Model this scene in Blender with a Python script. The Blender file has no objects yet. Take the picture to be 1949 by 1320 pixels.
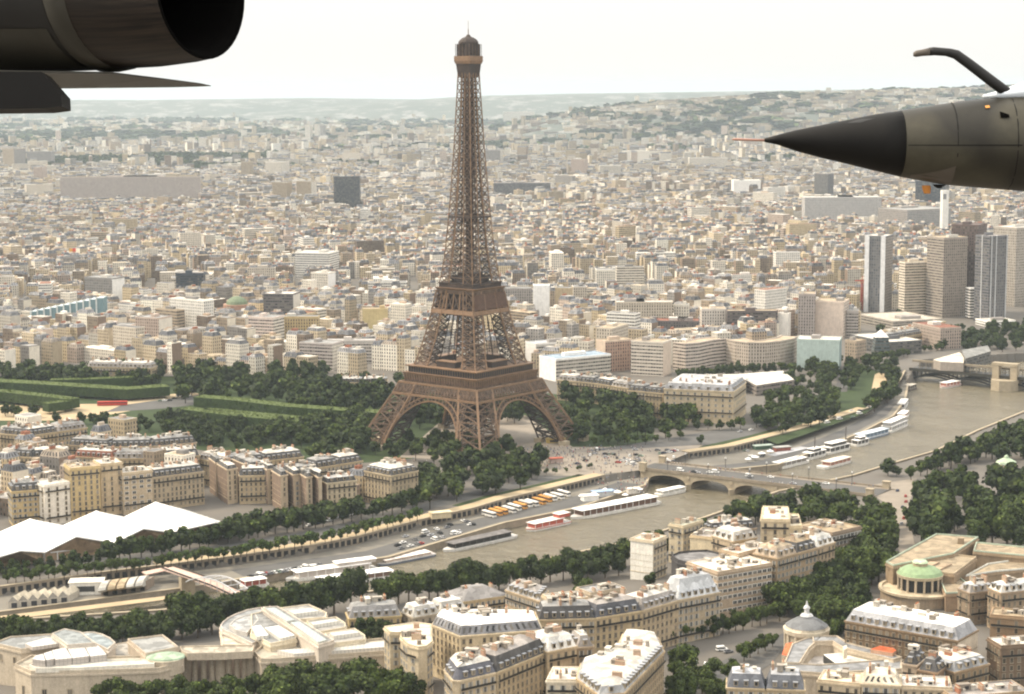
import bpy, math, random, zlib
import numpy as np
from mathutils import Vector, Matrix
R = math.radians
random.seed(11); rng = np.random.default_rng(11)
SC = bpy.context.scene; COL = SC.collection
# ---------------------------------------------------------------- camera
F, DIST, HCAM, CX, PITCH, ROLL = 3670., 1370., 253.7, 29.7, R(7.636), R(0.25)
W0, H0 = 1949., 1320.
cam = bpy.data.cameras.new("camera"); cam.sensor_fit = 'HORIZONTAL'; cam.sensor_width = 36.
cam.lens = 36. * F / W0; cam.clip_start = .5; cam.clip_end = 90000.
co = bpy.data.objects.new("camera", cam); COL.objects.link(co)
co.rotation_euler = (Matrix.Rotation(math.pi/2 - PITCH, 3, 'X') @ Matrix.Rotation(-ROLL, 3, 'Z')).to_euler()
co.location = (CX, -DIST, HCAM); SC.camera = co
# ---------------------------------------------------------------- world, sun, exposure
SUN_EL, SUN_AZ = R(46), R(-78)          # azimuth from +Y (the view), towards +X
w = bpy.data.worlds.new("World"); SC.world = w; w.use_nodes = True
nt = w.node_tree; sky = nt.nodes.new('ShaderNodeTexSky'); sky.sky_type = 'NISHITA'; sky.sun_disc = False
sky.sun_elevation = SUN_EL; sky.sun_rotation = SUN_AZ; sky.altitude = 200; sky.air_density = 1.0; sky.dust_density = 6.0; sky.ozone_density = 1.0
hs = nt.nodes.new('ShaderNodeHueSaturation'); hs.inputs['Saturation'].default_value = .45
nt.links.new(sky.outputs[0], hs.inputs['Color']); bg = nt.nodes['Background']
ov = nt.nodes.new('ShaderNodeMix'); ov.data_type = 'RGBA'; ov.inputs[0].default_value = .85     # bright overcast, brighter overhead, over the clear sky
tc_ = nt.nodes.new('ShaderNodeTexCoord'); sz = nt.nodes.new('ShaderNodeSeparateXYZ'); nt.links.new(tc_.outputs['Generated'], sz.inputs[0])
cr_ = nt.nodes.new('ShaderNodeValToRGB'); e_ = cr_.color_ramp.elements; e_[0].position = .02; e_[0].color = (.41, .40, .38, 1); e_[1].position = .85; e_[1].color = (1, .97, .915, 1); nt.links.new(sz.outputs[2], cr_.inputs[0])
vs_ = nt.nodes.new('ShaderNodeVectorMath'); vs_.operation = 'SCALE'; vs_.inputs['Scale'].default_value = 18.5; nt.links.new(cr_.outputs[0], vs_.inputs[0]); nt.links.new(vs_.outputs[0], ov.inputs[7])
nt.links.new(hs.outputs[0], ov.inputs[6]); nt.links.new(ov.outputs[2], bg.inputs[0]); bg.inputs[1].default_value = .13
sl = bpy.data.lights.new("sun", 'SUN'); sl.energy = 4.0; sl.angle = R(10); sl.color = (1., .86, .66)
so = bpy.data.objects.new("sun", sl); COL.objects.link(so)
sd = Vector((math.sin(SUN_AZ)*math.cos(SUN_EL), math.cos(SUN_AZ)*math.cos(SUN_EL), math.sin(SUN_EL)))
so.rotation_euler = sd.to_track_quat('Z', 'Y').to_euler(); so.location = (0, 0, 900)
SC.view_settings.view_transform = 'Standard'; SC.view_settings.look = 'None'
SC.view_settings.exposure = .26; SC.view_settings.gamma = 1
SC.cycles.use_denoising = True; SC.cycles.filter_width = 2.1
SC.cycles.max_bounces = 6; SC.cycles.volume_bounces = 1; SC.cycles.transparent_max_bounces = 8
# ---------------------------------------------------------------- camera rays: a pixel of the 1949 x 1320 photograph to a point at height z
fw = np.array([0, math.cos(PITCH), -math.sin(PITCH)]); _rt = np.array([1., 0, 0]); _up = np.cross(_rt, fw)
RT = _rt*math.cos(ROLL) - _up*math.sin(ROLL); UP = _up*math.cos(ROLL) + _rt*math.sin(ROLL)
CAM = np.array([CX, -DIST, HCAM])
def ray(px, py): return fw*F + RT*(px - W0/2) + UP*(H0/2 - py)
def G(px, py, z=0.):
    d = ray(px, py); p = CAM + d*((z - HCAM)/d[2]); return (float(p[0]), float(p[1]))
def PX(p):
    v = np.asarray(p, float) - CAM; k = F/v.dot(fw); return W0/2 + v.dot(RT)*k, H0/2 - v.dot(UP)*k
# ---------------------------------------------------------------- mesh helpers
class MB:
    def __init__(s): s.V = []; s.F = []; s.M = []; s.C = []; s.U = []
    def face(s, pts, m=0, c=(.5, .5, .5, 0), uv=None):
        i = len(s.V); s.V.extend([tuple(map(float, p)) for p in pts]); s.F.append(tuple(range(i, i+len(pts))))
        s.M.append(m); s.C.append(c if len(c) == 4 else (*c, 0.)); s.U.append(uv or [(0, 0)]*len(pts))
    def prism(s, poly, z0, z1, m=0, c=(.5, .5, .5, 0), mt=None, ct=None, bottom=False, v0=0.):
        n = len(poly); u = 0
        for i in range(n):
            a, b = poly[i], poly[(i+1) % n]; L = math.dist(a[:2], b[:2])
            s.face([(*a[:2], z0), (*b[:2], z0), (*b[:2], z1), (*a[:2], z1)], m, c, [(u, v0), (u+L, v0), (u+L, v0+z1-z0), (u, v0+z1-z0)]); u += math.ceil(L/2.6)*2.6
        s.face([(*p[:2], z1) for p in poly], m if mt is None else mt, c if ct is None else ct, [(p[0], p[1]) for p in poly])
        if bottom: s.face([(*p[:2], z0) for p in reversed(poly)], m, c)
    def loftp(s, p0, z0, p1, z1, m=0, c=(.5, .5, .5, 0), cap=True, mt=None, ct=None, vh=None):
        n = len(p0)
        for i in range(n):
            j = (i+1) % n; L = math.dist(p0[i], p0[j]); vh_ = vh or (z1-z0)
            s.face([(*p0[i], z0), (*p0[j], z0), (*p1[j], z1), (*p1[i], z1)], m, c, [(0, 0), (L, 0), (L, vh_), (0, vh_)])
        if cap: s.face([(*p, z1) for p in p1], m if mt is None else mt, c if ct is None else ct, [tuple(p) for p in p1])
    def box(s, c, d, rot=0., m=0, col=(.5, .5, .5, 0), bottom=True):
        ca, sa = math.cos(rot), math.sin(rot); hx, hy, hz = d[0]/2, d[1]/2, d[2]/2
        poly = [(c[0]+x*ca-y*sa, c[1]+x*sa+y*ca) for x, y in ((-hx, -hy), (hx, -hy), (hx, hy), (-hx, hy))]
        s.prism(poly, c[2]-hz, c[2]+hz, m, col, bottom=bottom)
    def beam(s, p, q, w=1., m=0, c=(.5, .5, .5, 0), h=None):
        p = Vector(p); q = Vector(q); d = (q-p)
        if d.length < 1e-6: return
        d.normalize(); a = d.cross(Vector((0, 0, 1)))
        if a.length < .05: a = d.cross(Vector((1, 0, 0)))
        a.normalize(); b = d.cross(a); a *= w/2; b *= (h or w)/2
        A = [p+a+b, p-a+b, p-a-b, p+a-b]; B = [q+a+b, q-a+b, q-a-b, q+a-b]
        for i in range(4): j = (i+1) % 4; s.face([A[i], B[i], B[j], A[j]], m, c)
        s.face([A[0], A[1], A[2], A[3]], m, c); s.face([B[3], B[2], B[1], B[0]], m, c)
    def tube(s, rings, m=0, c=(.5, .5, .5, 0), n=16, cap0=True, cap1=True):
        """rings: (centre, axis vector 1, axis vector 2)"""
        P = []
        for ce, a, b in rings: P.append([tuple(np.asarray(ce) + np.asarray(a)*math.cos(2*math.pi*k/n) + np.asarray(b)*math.sin(2*math.pi*k/n)) for k in range(n)])
        for r in range(len(P)-1):
            for k in range(n): j = (k+1) % n; s.face([P[r][k], P[r][j], P[r+1][j], P[r+1][k]], m, c, [(k/n, r), ((k+1)/n, r), ((k+1)/n, r+1), (k/n, r+1)])
        if cap0: s.face(P[0][::-1], m, c)
        if cap1: s.face(P[-1], m, c)
    def cyl(s, x, y, z0, z1, r0, r1=None, m=0, c=(.5, .5, .5, 0), n=16):
        r1 = r0 if r1 is None else r1
        s.tube([((x, y, z0), (r0, 0, 0), (0, r0, 0)), ((x, y, z1), (r1, 0, 0), (0, r1, 0))], m, c, n)
    def build(s, name, mats, parent=None, smooth=False, org=None, weld=False):
        o3 = np.array(wloc(parent) if parent else (org or (0, 0, 0)))
        me = bpy.data.meshes.new(name); V = (np.array(s.V) - o3) if s.V else np.zeros((0, 3))
        me.from_pydata(V.tolist(), [], s.F)
        mats = mats if isinstance(mats, (list, tuple)) else [mats]
        for mm in mats: me.materials.append(mm)
        me.polygons.foreach_set('material_index', np.array(s.M, 'i'))
        nl = [len(f) for f in s.F]
        ca = me.color_attributes.new('tint', 'FLOAT_COLOR', 'CORNER')
        ca.data.foreach_set('color', np.repeat(np.array(s.C, 'f'), nl, axis=0).ravel())
        ul = me.uv_layers.new(name='UVMap'); ul.data.foreach_set('uv', np.array([t for u in s.U for t in u], 'f').ravel())
        if weld:
            import bmesh
            bm = bmesh.new(); bm.from_mesh(me); bmesh.ops.remove_doubles(bm, verts=bm.verts, dist=weld if weld is not True else 1e-3); bm.to_mesh(me); bm.free()
        if smooth: me.polygons.foreach_set('use_smooth', np.ones(len(me.polygons), bool))
        o = bpy.data.objects.new(name, me); COL.objects.link(o)
        if parent: o.parent = parent
        else: o.location = tuple(o3)
        return o
def wloc(o):
    v = Vector((0, 0, 0))
    while o: v = v + o.location; o = o.parent
    return tuple(v)
def tag(o, label, cat, group=None, kind=None):
    if label: o['label'] = label
    if cat: o['category'] = cat
    if group: o['group'] = group
    if kind: o['kind'] = kind
    return o
def thing(name, label, cat, loc, group=None):
    o = bpy.data.objects.new(name, None); COL.objects.link(o); o.location = loc; o.empty_display_size = 1
    return tag(o, label, cat, group)
def place(src, parent, loc, rz=0., sc=(1, 1, 1), name=None):
    """a copy of a proto part (mesh shared) put under a thing; loc is in world space"""
    o = src.copy(); COL.objects.link(o); o.parent = parent
    L = wloc(parent) if parent else (0, 0, 0); o.location = (loc[0]-L[0], loc[1]-L[1], loc[2]-L[2]); o.rotation_euler = (0, 0, rz); o.scale = sc
    if name: o.name = name
    return o
ORD = ['first', 'second', 'third', 'fourth', 'fifth', 'sixth', 'seventh', 'eighth', 'ninth', 'tenth', 'eleventh', 'twelfth', 'thirteenth', 'fourteenth', 'fifteenth', 'sixteenth', 'seventeenth', 'eighteenth', 'nineteenth', 'twentieth']
def ordn(i):
    if i < 20: return ORD[i]
    t = {2: 'twenty', 3: 'thirty', 4: 'forty', 5: 'fifty', 6: 'sixty', 7: 'seventy', 8: 'eighty'}[(i+1)//10]
    return (t[:-1]+'ieth') if (i+1) % 10 == 0 else t+'-'+ORD[(i+1) % 10 - 1]
def ccw(p):
    a = sum(p[i][0]*p[(i+1) % len(p)][1] - p[(i+1) % len(p)][0]*p[i][1] for i in range(len(p)))
    return list(p) if a > 0 else list(reversed(p))
def inset(poly, d):
    n = len(poly); out = []
    for i in range(n):
        a, b, c = np.array(poly[i-1]), np.array(poly[i]), np.array(poly[(i+1) % n])
        e1 = (b-a)/np.linalg.norm(b-a); e2 = (c-b)/np.linalg.norm(c-b); n1 = np.array([-e1[1], e1[0]]); n2 = np.array([-e2[1], e2[0]])
        k = 1 + n1.dot(n2); out.append(tuple(b + (n1+n2)*d/max(k, .3)))
    return out
def inside(x, y, poly):
    r = False; n = len(poly); j = n-1
    for i in range(n):
        xi, yi = poly[i]; xj, yj = poly[j]
        if (yi > y) != (yj > y) and x < (xj-xi)*(y-yi)/(yj-yi)+xi: r = not r
        j = i
    return r
def inside_np(x, y, poly):
    r = np.zeros(x.shape, bool); n = len(poly); j = n-1
    for i in range(n):
        xi, yi = poly[i]; xj, yj = poly[j]
        with np.errstate(divide='ignore', invalid='ignore'):
            r ^= ((yi > y) != (yj > y)) & (x < (xj-xi)*(y-yi)/((yj-yi) or 1e-9)+xi)
        j = i
    return r
def gp(pts, z=0.): return [G(x, y, z) for x, y in pts]
def smooth01(t): t = min(1, max(0, t)); return t*t*(3-2*t)
# ---------------------------------------------------------------- materials
def N(t, k, **kw):
    n = t.nodes.new(k)
    for a, v in kw.items():
        if isinstance(v, tuple) and a.startswith('i'): pass
        setattr(n, a, v)
    return n
def math_(t, op, a, b=None, c=None):
    n = t.nodes.new('ShaderNodeMath'); n.operation = op
    for i, v in enumerate((a, b, c)):
        if v is None: continue
        if isinstance(v, (int, float)): n.inputs[i].default_value = v
        else: t.links.new(v, n.inputs[i])
    return n.outputs[0]
def mixc(t, fac, a, b, typ='MIX'):
    n = t.nodes.new('ShaderNodeMix'); n.data_type = 'RGBA'; n.blend_type = typ
    for sock, v in ((n.inputs[0], fac), (n.inputs[6], a), (n.inputs[7], b)):
        if isinstance(v, (int, float)): sock.default_value = v
        elif isinstance(v, tuple): sock.default_value = (*v[:3], 1)
        else: t.links.new(v, sock)
    return n.outputs[2]
def noise(t, scale, detail=3., vec=None, rough=.6):
    n = t.nodes.new('ShaderNodeTexNoise'); n.inputs['Scale'].default_value = scale; n.inputs['Detail'].default_value = detail; n.inputs['Roughness'].default_value = rough
    if vec is None:
        g = t.nodes.new('ShaderNodeNewGeometry'); vec = g.outputs['Position']
    t.links.new(vec, n.inputs['Vector']); return n.outputs['Fac']
def mk(name, col, rough=.8, var=.25, scale=.4, metal=0., tint=False, spec=.3, bump=0., bscale=2., col2=None, fine=None):
    m = bpy.data.materials.new(name); m.use_nodes = True; t = m.node_tree; b = t.nodes['Principled BSDF']
    b.inputs['Roughness'].default_value = rough; b.inputs['Metallic'].default_value = metal; b.inputs['Specular IOR Level'].default_value = spec
    f = noise(t, scale)
    f = math_(t, 'MULTIPLY_ADD', math_(t, 'SUBTRACT', f, .5), 2.4, .5); f = math_(t, 'MINIMUM', math_(t, 'MAXIMUM', f, 0.), 1.)
    if fine:
        g = noise(t, fine, 2.); f = math_(t, 'ADD', math_(t, 'MULTIPLY', f, .6), math_(t, 'MULTIPLY', g, .4))
    if tint:
        a = t.nodes.new('ShaderNodeVertexColor'); a.layer_name = 'tint'
        k = math_(t, 'MULTIPLY_ADD', f, 2*var, 1-var)
        c = t.nodes.new('ShaderNodeVectorMath'); c.operation = 'SCALE'; t.links.new(a.outputs[0], c.inputs[0]); t.links.new(k, c.inputs['Scale'])
        out = c.outputs[0]
    else:
        lo = tuple(x*(1-var) for x in col); hi = tuple(min(1, x*(1+var)) for x in (col2 or col)); out = mixc(t, f, lo, hi)
    t.links.new(out, b.inputs['Base Color'])
    if bump:
        bn = t.nodes.new('ShaderNodeBump'); bn.inputs['Strength'].default_value = bump; bn.inputs['Distance'].default_value = .3
        t.links.new(noise(t, bscale, 4.), bn.inputs['Height']); t.links.new(bn.outputs[0], b.inputs['Normal'])
    return m
def mk_facade():
    """tint = the face's own colour; alpha chooses the openings: 0 none, .5 punched windows, 1 strip windows; UV in metres"""
    m = bpy.data.materials.new('facade'); m.use_nodes = True; t = m.node_tree; b = t.nodes['Principled BSDF']
    b.inputs['Roughness'].default_value = .8; b.inputs['Specular IOR Level'].default_value = .25
    a = t.nodes.new('ShaderNodeVertexColor'); a.layer_name = 'tint'; al = a.outputs['Alpha']
    uv = t.nodes.new('ShaderNodeUVMap'); uv.uv_map = 'UVMap'; sp = t.nodes.new('ShaderNodeSeparateXYZ'); t.links.new(uv.outputs[0], sp.inputs[0])
    u, v = sp.outputs[0], sp.outputs[1]
    def band(x, lo, hi): return math_(t, 'MULTIPLY', math_(t, 'GREATER_THAN', x, lo), math_(t, 'LESS_THAN', x, hi))
    us, vs = math_(t, 'DIVIDE', u, 2.6), math_(t, 'DIVIDE', v, 3.1)
    fu, fv = math_(t, 'FRACT', us), math_(t, 'FRACT', vs)
    punched = math_(t, 'MULTIPLY', math_(t, 'MULTIPLY', band(fu, .29, .71), band(fv, .2, .8)), band(al, .3, .7))
    strip = math_(t, 'MULTIPLY', math_(t, 'MULTIPLY', band(fv, .32, .74), math_(t, 'GREATER_THAN', fu, .1)), math_(t, 'GREATER_THAN', al, .7))
    win = math_(t, 'MAXIMUM', punched, strip)
    cv = t.nodes.new('ShaderNodeCombineXYZ'); t.links.new(math_(t, 'FLOOR', us), cv.inputs[0]); t.links.new(math_(t, 'FLOOR', vs), cv.inputs[1])
    wn = t.nodes.new('ShaderNodeTexWhiteNoise'); wn.noise_dimensions = '3D'
    g = t.nodes.new('ShaderNodeNewGeometry'); sc = t.nodes.new('ShaderNodeVectorMath'); sc.operation = 'ADD'
    t.links.new(cv.outputs[0], sc.inputs[0]); oi = t.nodes.new('ShaderNodeObjectInfo'); t.links.new(oi.outputs['Random'], sc.inputs[1]); t.links.new(sc.outputs[0], wn.inputs['Vector'])
    glass = mixc(t, math_(t, 'MULTIPLY', wn.outputs['Value'], wn.outputs['Value']), (.018, .019, .021), (.2, .18, .15))
    n1 = noise(t, .25, 3.); n2 = noise(t, 1.6, 2.)
    k = math_(t, 'ADD', math_(t, 'MULTIPLY_ADD', math_(t, 'SUBTRACT', n1, .5), .5, 1.), math_(t, 'MULTIPLY', math_(t, 'SUBTRACT', n2, .5), .7))
    c = t.nodes.new('ShaderNodeVectorMath'); c.operation = 'SCALE'; t.links.new(a.outputs[0], c.inputs[0]); t.links.new(k, c.inputs['Scale'])
    # weather streaks on walls, sheet-to-sheet variation on roofs
    pm = t.nodes.new('ShaderNodeMapping'); pm.inputs['Scale'].default_value = (1.1, 1.1, .09); t.links.new(g.outputs['Position'], pm.inputs[0]); n4 = noise(t, 1., 3., vec=pm.outputs[0])
    vo = t.nodes.new('ShaderNodeTexVoronoi'); vo.inputs['Scale'].default_value = .3; t.links.new(g.outputs['Position'], vo.inputs['Vector']); sv = t.nodes.new('ShaderNodeSeparateXYZ'); t.links.new(vo.outputs['Color'], sv.inputs[0])
    sn = t.nodes.new('ShaderNodeSeparateXYZ'); t.links.new(g.outputs['Normal'], sn.inputs[0]); up_ = math_(t, 'GREATER_THAN', sn.outputs[2], .3)
    kk = math_(t, 'ADD', math_(t, 'MULTIPLY', math_(t, 'MULTIPLY_ADD', sv.outputs[0], .55, .68), up_), math_(t, 'MULTIPLY', math_(t, 'MULTIPLY_ADD', n4, .5, .75), math_(t, 'SUBTRACT', 1., up_)))
    k = math_(t, 'MULTIPLY', k, kk); t.links.new(k, c.inputs['Scale'])
    # storey courses: a slightly darker joint under each floor on faces that have windows
    course = math_(t, 'MULTIPLY', math_(t, 'LESS_THAN', fv, .07), math_(t, 'GREATER_THAN', al, .3))
    wall = mixc(t, math_(t, 'MULTIPLY', course, .35), c.outputs[0], (.08, .07, .06))
    t.links.new(mixc(t, win, wall, glass), b.inputs['Base Color'])
    t.links.new(math_(t, 'MULTIPLY_ADD', win, -.55, .8), b.inputs['Roughness'])
    return m
FAC = mk_facade()
TINT = mk('painted', (.5, .5, .5), tint=True, var=.18, scale=.6)
def mk_glass():
    m = bpy.data.materials.new('window glass'); m.use_nodes = True; t = m.node_tree; b = t.nodes['Principled BSDF']; b.inputs['Roughness'].default_value = .25
    oi = t.nodes.new('ShaderNodeObjectInfo'); r = math_(t, 'POWER', oi.outputs['Random'], 2.2); t.links.new(mixc(t, r, (.02, .021, .023), (.24, .21, .17)), b.inputs['Base Color']); return m
def mk_random(name, c0, c1, var=.2):
    m = mk(name, c0, .85, var, .6); t = m.node_tree; b = t.nodes['Principled BSDF']; oi = t.nodes.new('ShaderNodeObjectInfo'); n = noise(t, .9)
    k = math_(t, 'MULTIPLY_ADD', n, .7, .65); c = t.nodes.new('ShaderNodeVectorMath'); c.operation = 'SCALE'; t.links.new(mixc(t, oi.outputs['Random'], c0, c1), c.inputs[0]); t.links.new(k, c.inputs['Scale']); t.links.new(c.outputs[0], b.inputs['Base Color']); return m
def mk_camo(name, a, b_, sc):
    m = mk(name, a, .5, .2, 1., spec=.35); t = m.node_tree; b = t.nodes['Principled BSDF']; n = noise(t, sc, 1.); k = math_(t, 'MINIMUM', math_(t, 'MAXIMUM', math_(t, 'MULTIPLY_ADD', math_(t, 'SUBTRACT', n, .5), 7., .5), 0.), 1.)
    d = noise(t, 9., 4.); c = t.nodes.new('ShaderNodeVectorMath'); c.operation = 'SCALE'; t.links.new(mixc(t, k, a, b_), c.inputs[0]); t.links.new(math_(t, 'MULTIPLY_ADD', d, .5, .75), c.inputs['Scale']); t.links.new(c.outputs[0], b.inputs['Base Color']); return m
M = dict(
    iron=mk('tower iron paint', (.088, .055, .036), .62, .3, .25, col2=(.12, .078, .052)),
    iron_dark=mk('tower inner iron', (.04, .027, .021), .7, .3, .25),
    iron_pale=mk('tower cornice and highlight paint', (.19, .115, .065), .6, .2, .3),
    net=mk('brown netting', (.085, .048, .032), .9, .2, .5),
    dark=mk('dark opening', (.02, .02, .022), .4, .2, .5),
    stone=mk('limestone', (.33, .275, .195), .85, .25, .3, fine=2.),
    stone_dark=mk('weathered stone', (.24, .2, .15), .9, .35, .25, fine=2.),
    asphalt=mk('asphalt', (.085, .082, .078), .9, .3, .05, fine=.6),
    paving=mk('pale paving', (.215, .185, .15), .9, .25, .08, fine=1.),
    gravel=mk('tan gravel', (.36, .28, .175), .95, .2, .06, fine=1.2),
    grass=mk('lawn', (.024, .04, .009), .95, .35, .06, fine=.7),
    quay=mk('quay cobbles', (.16, .145, .12), .9, .3, .06, fine=1.),
    leaf=mk('plane tree leaves', (.035, .06, .018), .75, .25, .35, tint=True, spec=.2),
    bark=mk('bark', (.09, .07, .05), .9, .3, 1.),
    zinc=mk('zinc roof', (.3, .31, .33), .55, .2, .2, tint=False),
    white=mk('white paint', (.66, .65, .62), .5, .08, .4),
    canvas=mk('white canvas', (.72, .71, .69), .7, .05, .2),
    glass=mk_glass(),
    copper=mk('green copper', (.2, .275, .15), .6, .18, .4),
    brick=mk_random('brick', (.3, .13, .075), (.42, .34, .25)),
    jet_dark=mk('jet dark grey', (.011, .0105, .01), .5, .25, 1.5, spec=.35),
    radome=mk('radome black', (.0075, .007, .0065), .6, .15, 2., spec=.18),
    jet_grey=mk('jet olive grey', (.038, .035, .027), .5, .2, 1.2, spec=.35), camo=mk_camo('olive camouflage', (.05, .045, .03), (.019, .017, .012), .9), camo2=mk_camo('blue-grey camouflage', (.026, .0255, .023), (.013, .0125, .012), .9),
    jet_blue=mk('jet blue grey', (.2, .205, .21), .5, .2, 1.2, spec=.35),
    jet_tan=mk('jet pale panel', (.1, .085, .07), .55, .15, 1.),
    steel=mk('heat stained steel', (.12, .095, .075), .4, .4, 3., metal=.6),
    probe=mk('amber tip', (.5, .2, .04), .5, .1, 2.),
    clear=mk('canopy glass', (.6, .65, .7), .08, .05, 1., spec=.8),
    black=mk('soot black', (.003, .0028, .0027), .9, .2, 2., spec=.02),
)
def tintm(c, a=0.): return (*c, a)
# ================================================================ terrain and river
ZW = -8.; ZP = -4.2                                  # water, lower quay
LB = gp([(1760, 700), (1728, 738), (1722, 770), (1700, 800), (1640, 832), (1560, 865), (1480, 895), (1380, 905), (1237, 914), (1228, 934), (1100, 978), (960, 1007), (840, 1043), (740, 1073), (640, 1088), (560, 1099), (470, 1113), (400, 1125), (340, 1134), (0, 1179), (-300, 1215), (-700, 1250)], ZW)
RB = gp([(-700, 1290), (-300, 1250), (0, 1216), (300, 1196), (640, 1166), (700, 1160), (960, 1112), (1200, 1060), (1350, 1010), (1480, 962), (1625, 930), (1700, 906), (1780, 882), (1860, 842), (1960, 800), (2200, 730), (2500, 690)], ZW)
RIVER = LB + [(600, 520), (640, 700)] [::-1] [:0] + RB
FARW = gp([(1760, 700), (1900, 690), (2500, 660)], ZW)
RIVER = LB[::-1] + FARW + RB[::-1]
# retaining wall between the lower quay and the street, left bank (top edge)
WALL1 = gp([(-700, 1182), (-300, 1150), (0, 1118), (200, 1090), (300, 1078), (430, 1062), (600, 1038), (680, 1022), (800, 990), (900, 968), (960, 950), (1060, 927), (1150, 905)], 0.)
WALL2 = gp([(1310, 862), (1395, 850), (1520, 818), (1650, 778), (1692, 752), (1712, 725), (1722, 706)], 0.)
PORT = WALL1 + [G(1235, 893, 0)] + [G(1240, 880, 0)] + WALL2 + LB[1:]
def dist_poly(X, Y, line):
    d = np.full(X.shape, 1e9)
    for (x0, y0), (x1, y1) in zip(line[:-1], line[1:]):
        dx, dy = x1-x0, y1-y0; t = np.clip(((X-x0)*dx+(Y-y0)*dy)/(dx*dx+dy*dy+1e-9), 0, 1)
        d = np.minimum(d, np.hypot(X-x0-t*dx, Y-y0-t*dy))
    return d
_near = RB + [(1600, RB[-1][1]), (1600, -1400), (-1600, -1400), (-1600, RB[0][1])]
def terrain_np(X, Y):
    z = np.zeros(X.shape)
    nb = inside_np(X, Y, _near); d = dist_poly(X, Y, RB)
    t = np.clip((d-25)/190, 0, 1); z = np.where(nb, .5 + 15*t*t*(3-2*t), z)
    z = np.where(inside_np(X, Y, PORT), ZP, z); z = np.where(inside_np(X, Y, RIVER), -11., z)
    return z
def TZ(x, y): return float(terrain_np(np.array([x]), np.array([y]))[0])
def ground_hit(px, py):
    z = 0.
    for _ in range(8):
        x, y = G(px, py, z); z = TZ(x, y)
        if z < -6: z = .6; x, y = G(px, py, z); break
    return x, y, z
xs = np.arange(-420, 640, 3.); ys = np.arange(-900, 560, 3.)
X, Y = np.meshgrid(xs, ys); Z = terrain_np(X, Y)
nx, ny = len(xs), len(ys); V = np.stack([X.ravel(), Y.ravel(), Z.ravel()], 1)
i = np.arange(ny-1)[:, None]*nx + np.arange(nx-1)[None]; Q = np.stack([i, i+1, i+1+nx, i+nx], -1).reshape(-1, 4)
# the far ground: rings of quads round the fine grid, out to the horizon
xo = [-60000, -20000, -8000, -3000, -1200, xs[0], xs[-1], 1200, 3000, 8000, 20000, 60000]; yo = [-20000, -5000, ys[0], ys[-1], 1500, 4000, 10000, 20000, 38000]
base = len(V); ex = []; fx = []
for a in range(len(xo)-1):
    for b in range(len(yo)-1):
        if xo[a] == xs[0] and yo[b] == ys[0]: continue
        k = base+len(ex); ex += [(xo[a], yo[b], 0), (xo[a+1], yo[b], 0), (xo[a+1], yo[b+1], 0), (xo[a], yo[b+1], 0)]; fx.append((k, k+1, k+2, k+3))
def mk_ground():
    m = bpy.data.materials.new('city ground'); m.use_nodes = True; t = m.node_tree; b = t.nodes['Principled BSDF']; b.inputs['Roughness'].default_value = .95
    n1 = noise(t, .03, 4.); n2 = noise(t, .5, 3.)
    c = mixc(t, n1, (.075, .07, .063), (.15, .13, .105)); c = mixc(t, math_(t, 'MULTIPLY', n2, .5), c, (.1, .09, .08))
    g = t.nodes.new('ShaderNodeNewGeometry'); sp = t.nodes.new('ShaderNodeSeparateXYZ'); t.links.new(g.outputs['Position'], sp.inputs[0])
    far = math_(t, 'GREATER_THAN', sp.outputs[1], 5500.)
    n3 = noise(t, .0011, 6., rough=.7); n4 = noise(t, .006, 5., rough=.75)
    fcol = mixc(t, math_(t, 'GREATER_THAN', n3, .5), (.22, .21, .19), (.05, .075, .04)); fcol = mixc(t, math_(t, 'GREATER_THAN', n4, .57), fcol, (.34, .32, .3))
    t.links.new(mixc(t, far, c, fcol), b.inputs['Base Color']); return m
GROUND_M = mk_ground()
me = bpy.data.meshes.new('ground'); me.from_pydata(V.tolist()+ex, [], Q.tolist()+fx); me.materials.append(GROUND_M)
o = bpy.data.objects.new('ground', me); COL.objects.link(o); o['kind'] = 'structure'
# water
mw = bpy.data.materials.new('river water'); mw.use_nodes = True; t = mw.node_tree; b = t.nodes['Principled BSDF']
t.links.new(mixc(t, noise(t, .02, 3.), (.12, .1, .062), (.165, .14, .09)), b.inputs['Base Color']); t.links.new(math_(t, 'MULTIPLY_ADD', noise(t, .014, 3.), .34, .02), b.inputs['Roughness']); b.inputs['Specular IOR Level'].default_value = .5
bn = t.nodes.new('ShaderNodeBump'); bn.inputs['Strength'].default_value = 1.; bn.inputs['Distance'].default_value = 2.2; t.links.new(math_(t, 'ADD', noise(t, .3, 4., rough=.7), math_(t, 'MULTIPLY', noise(t, .07, 4., rough=.65), 2.5)), bn.inputs['Height']); t.links.new(bn.outputs[0], b.inputs['Normal'])
mb = MB(); mb.face([(-420, -880, ZW), (638, -880, ZW), (638, 555, ZW), (-420, 555, ZW)]); o = mb.build('river', mw); o['kind'] = 'structure'
def sheet(name, pts, mat, z=.06, px=True):
    mb = MB(); P = gp(pts, z) if px else pts; mb.face([(*p, z) for p in ccw(P)]); o = mb.build(name, mat); o['kind'] = 'structure'; return o
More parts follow.
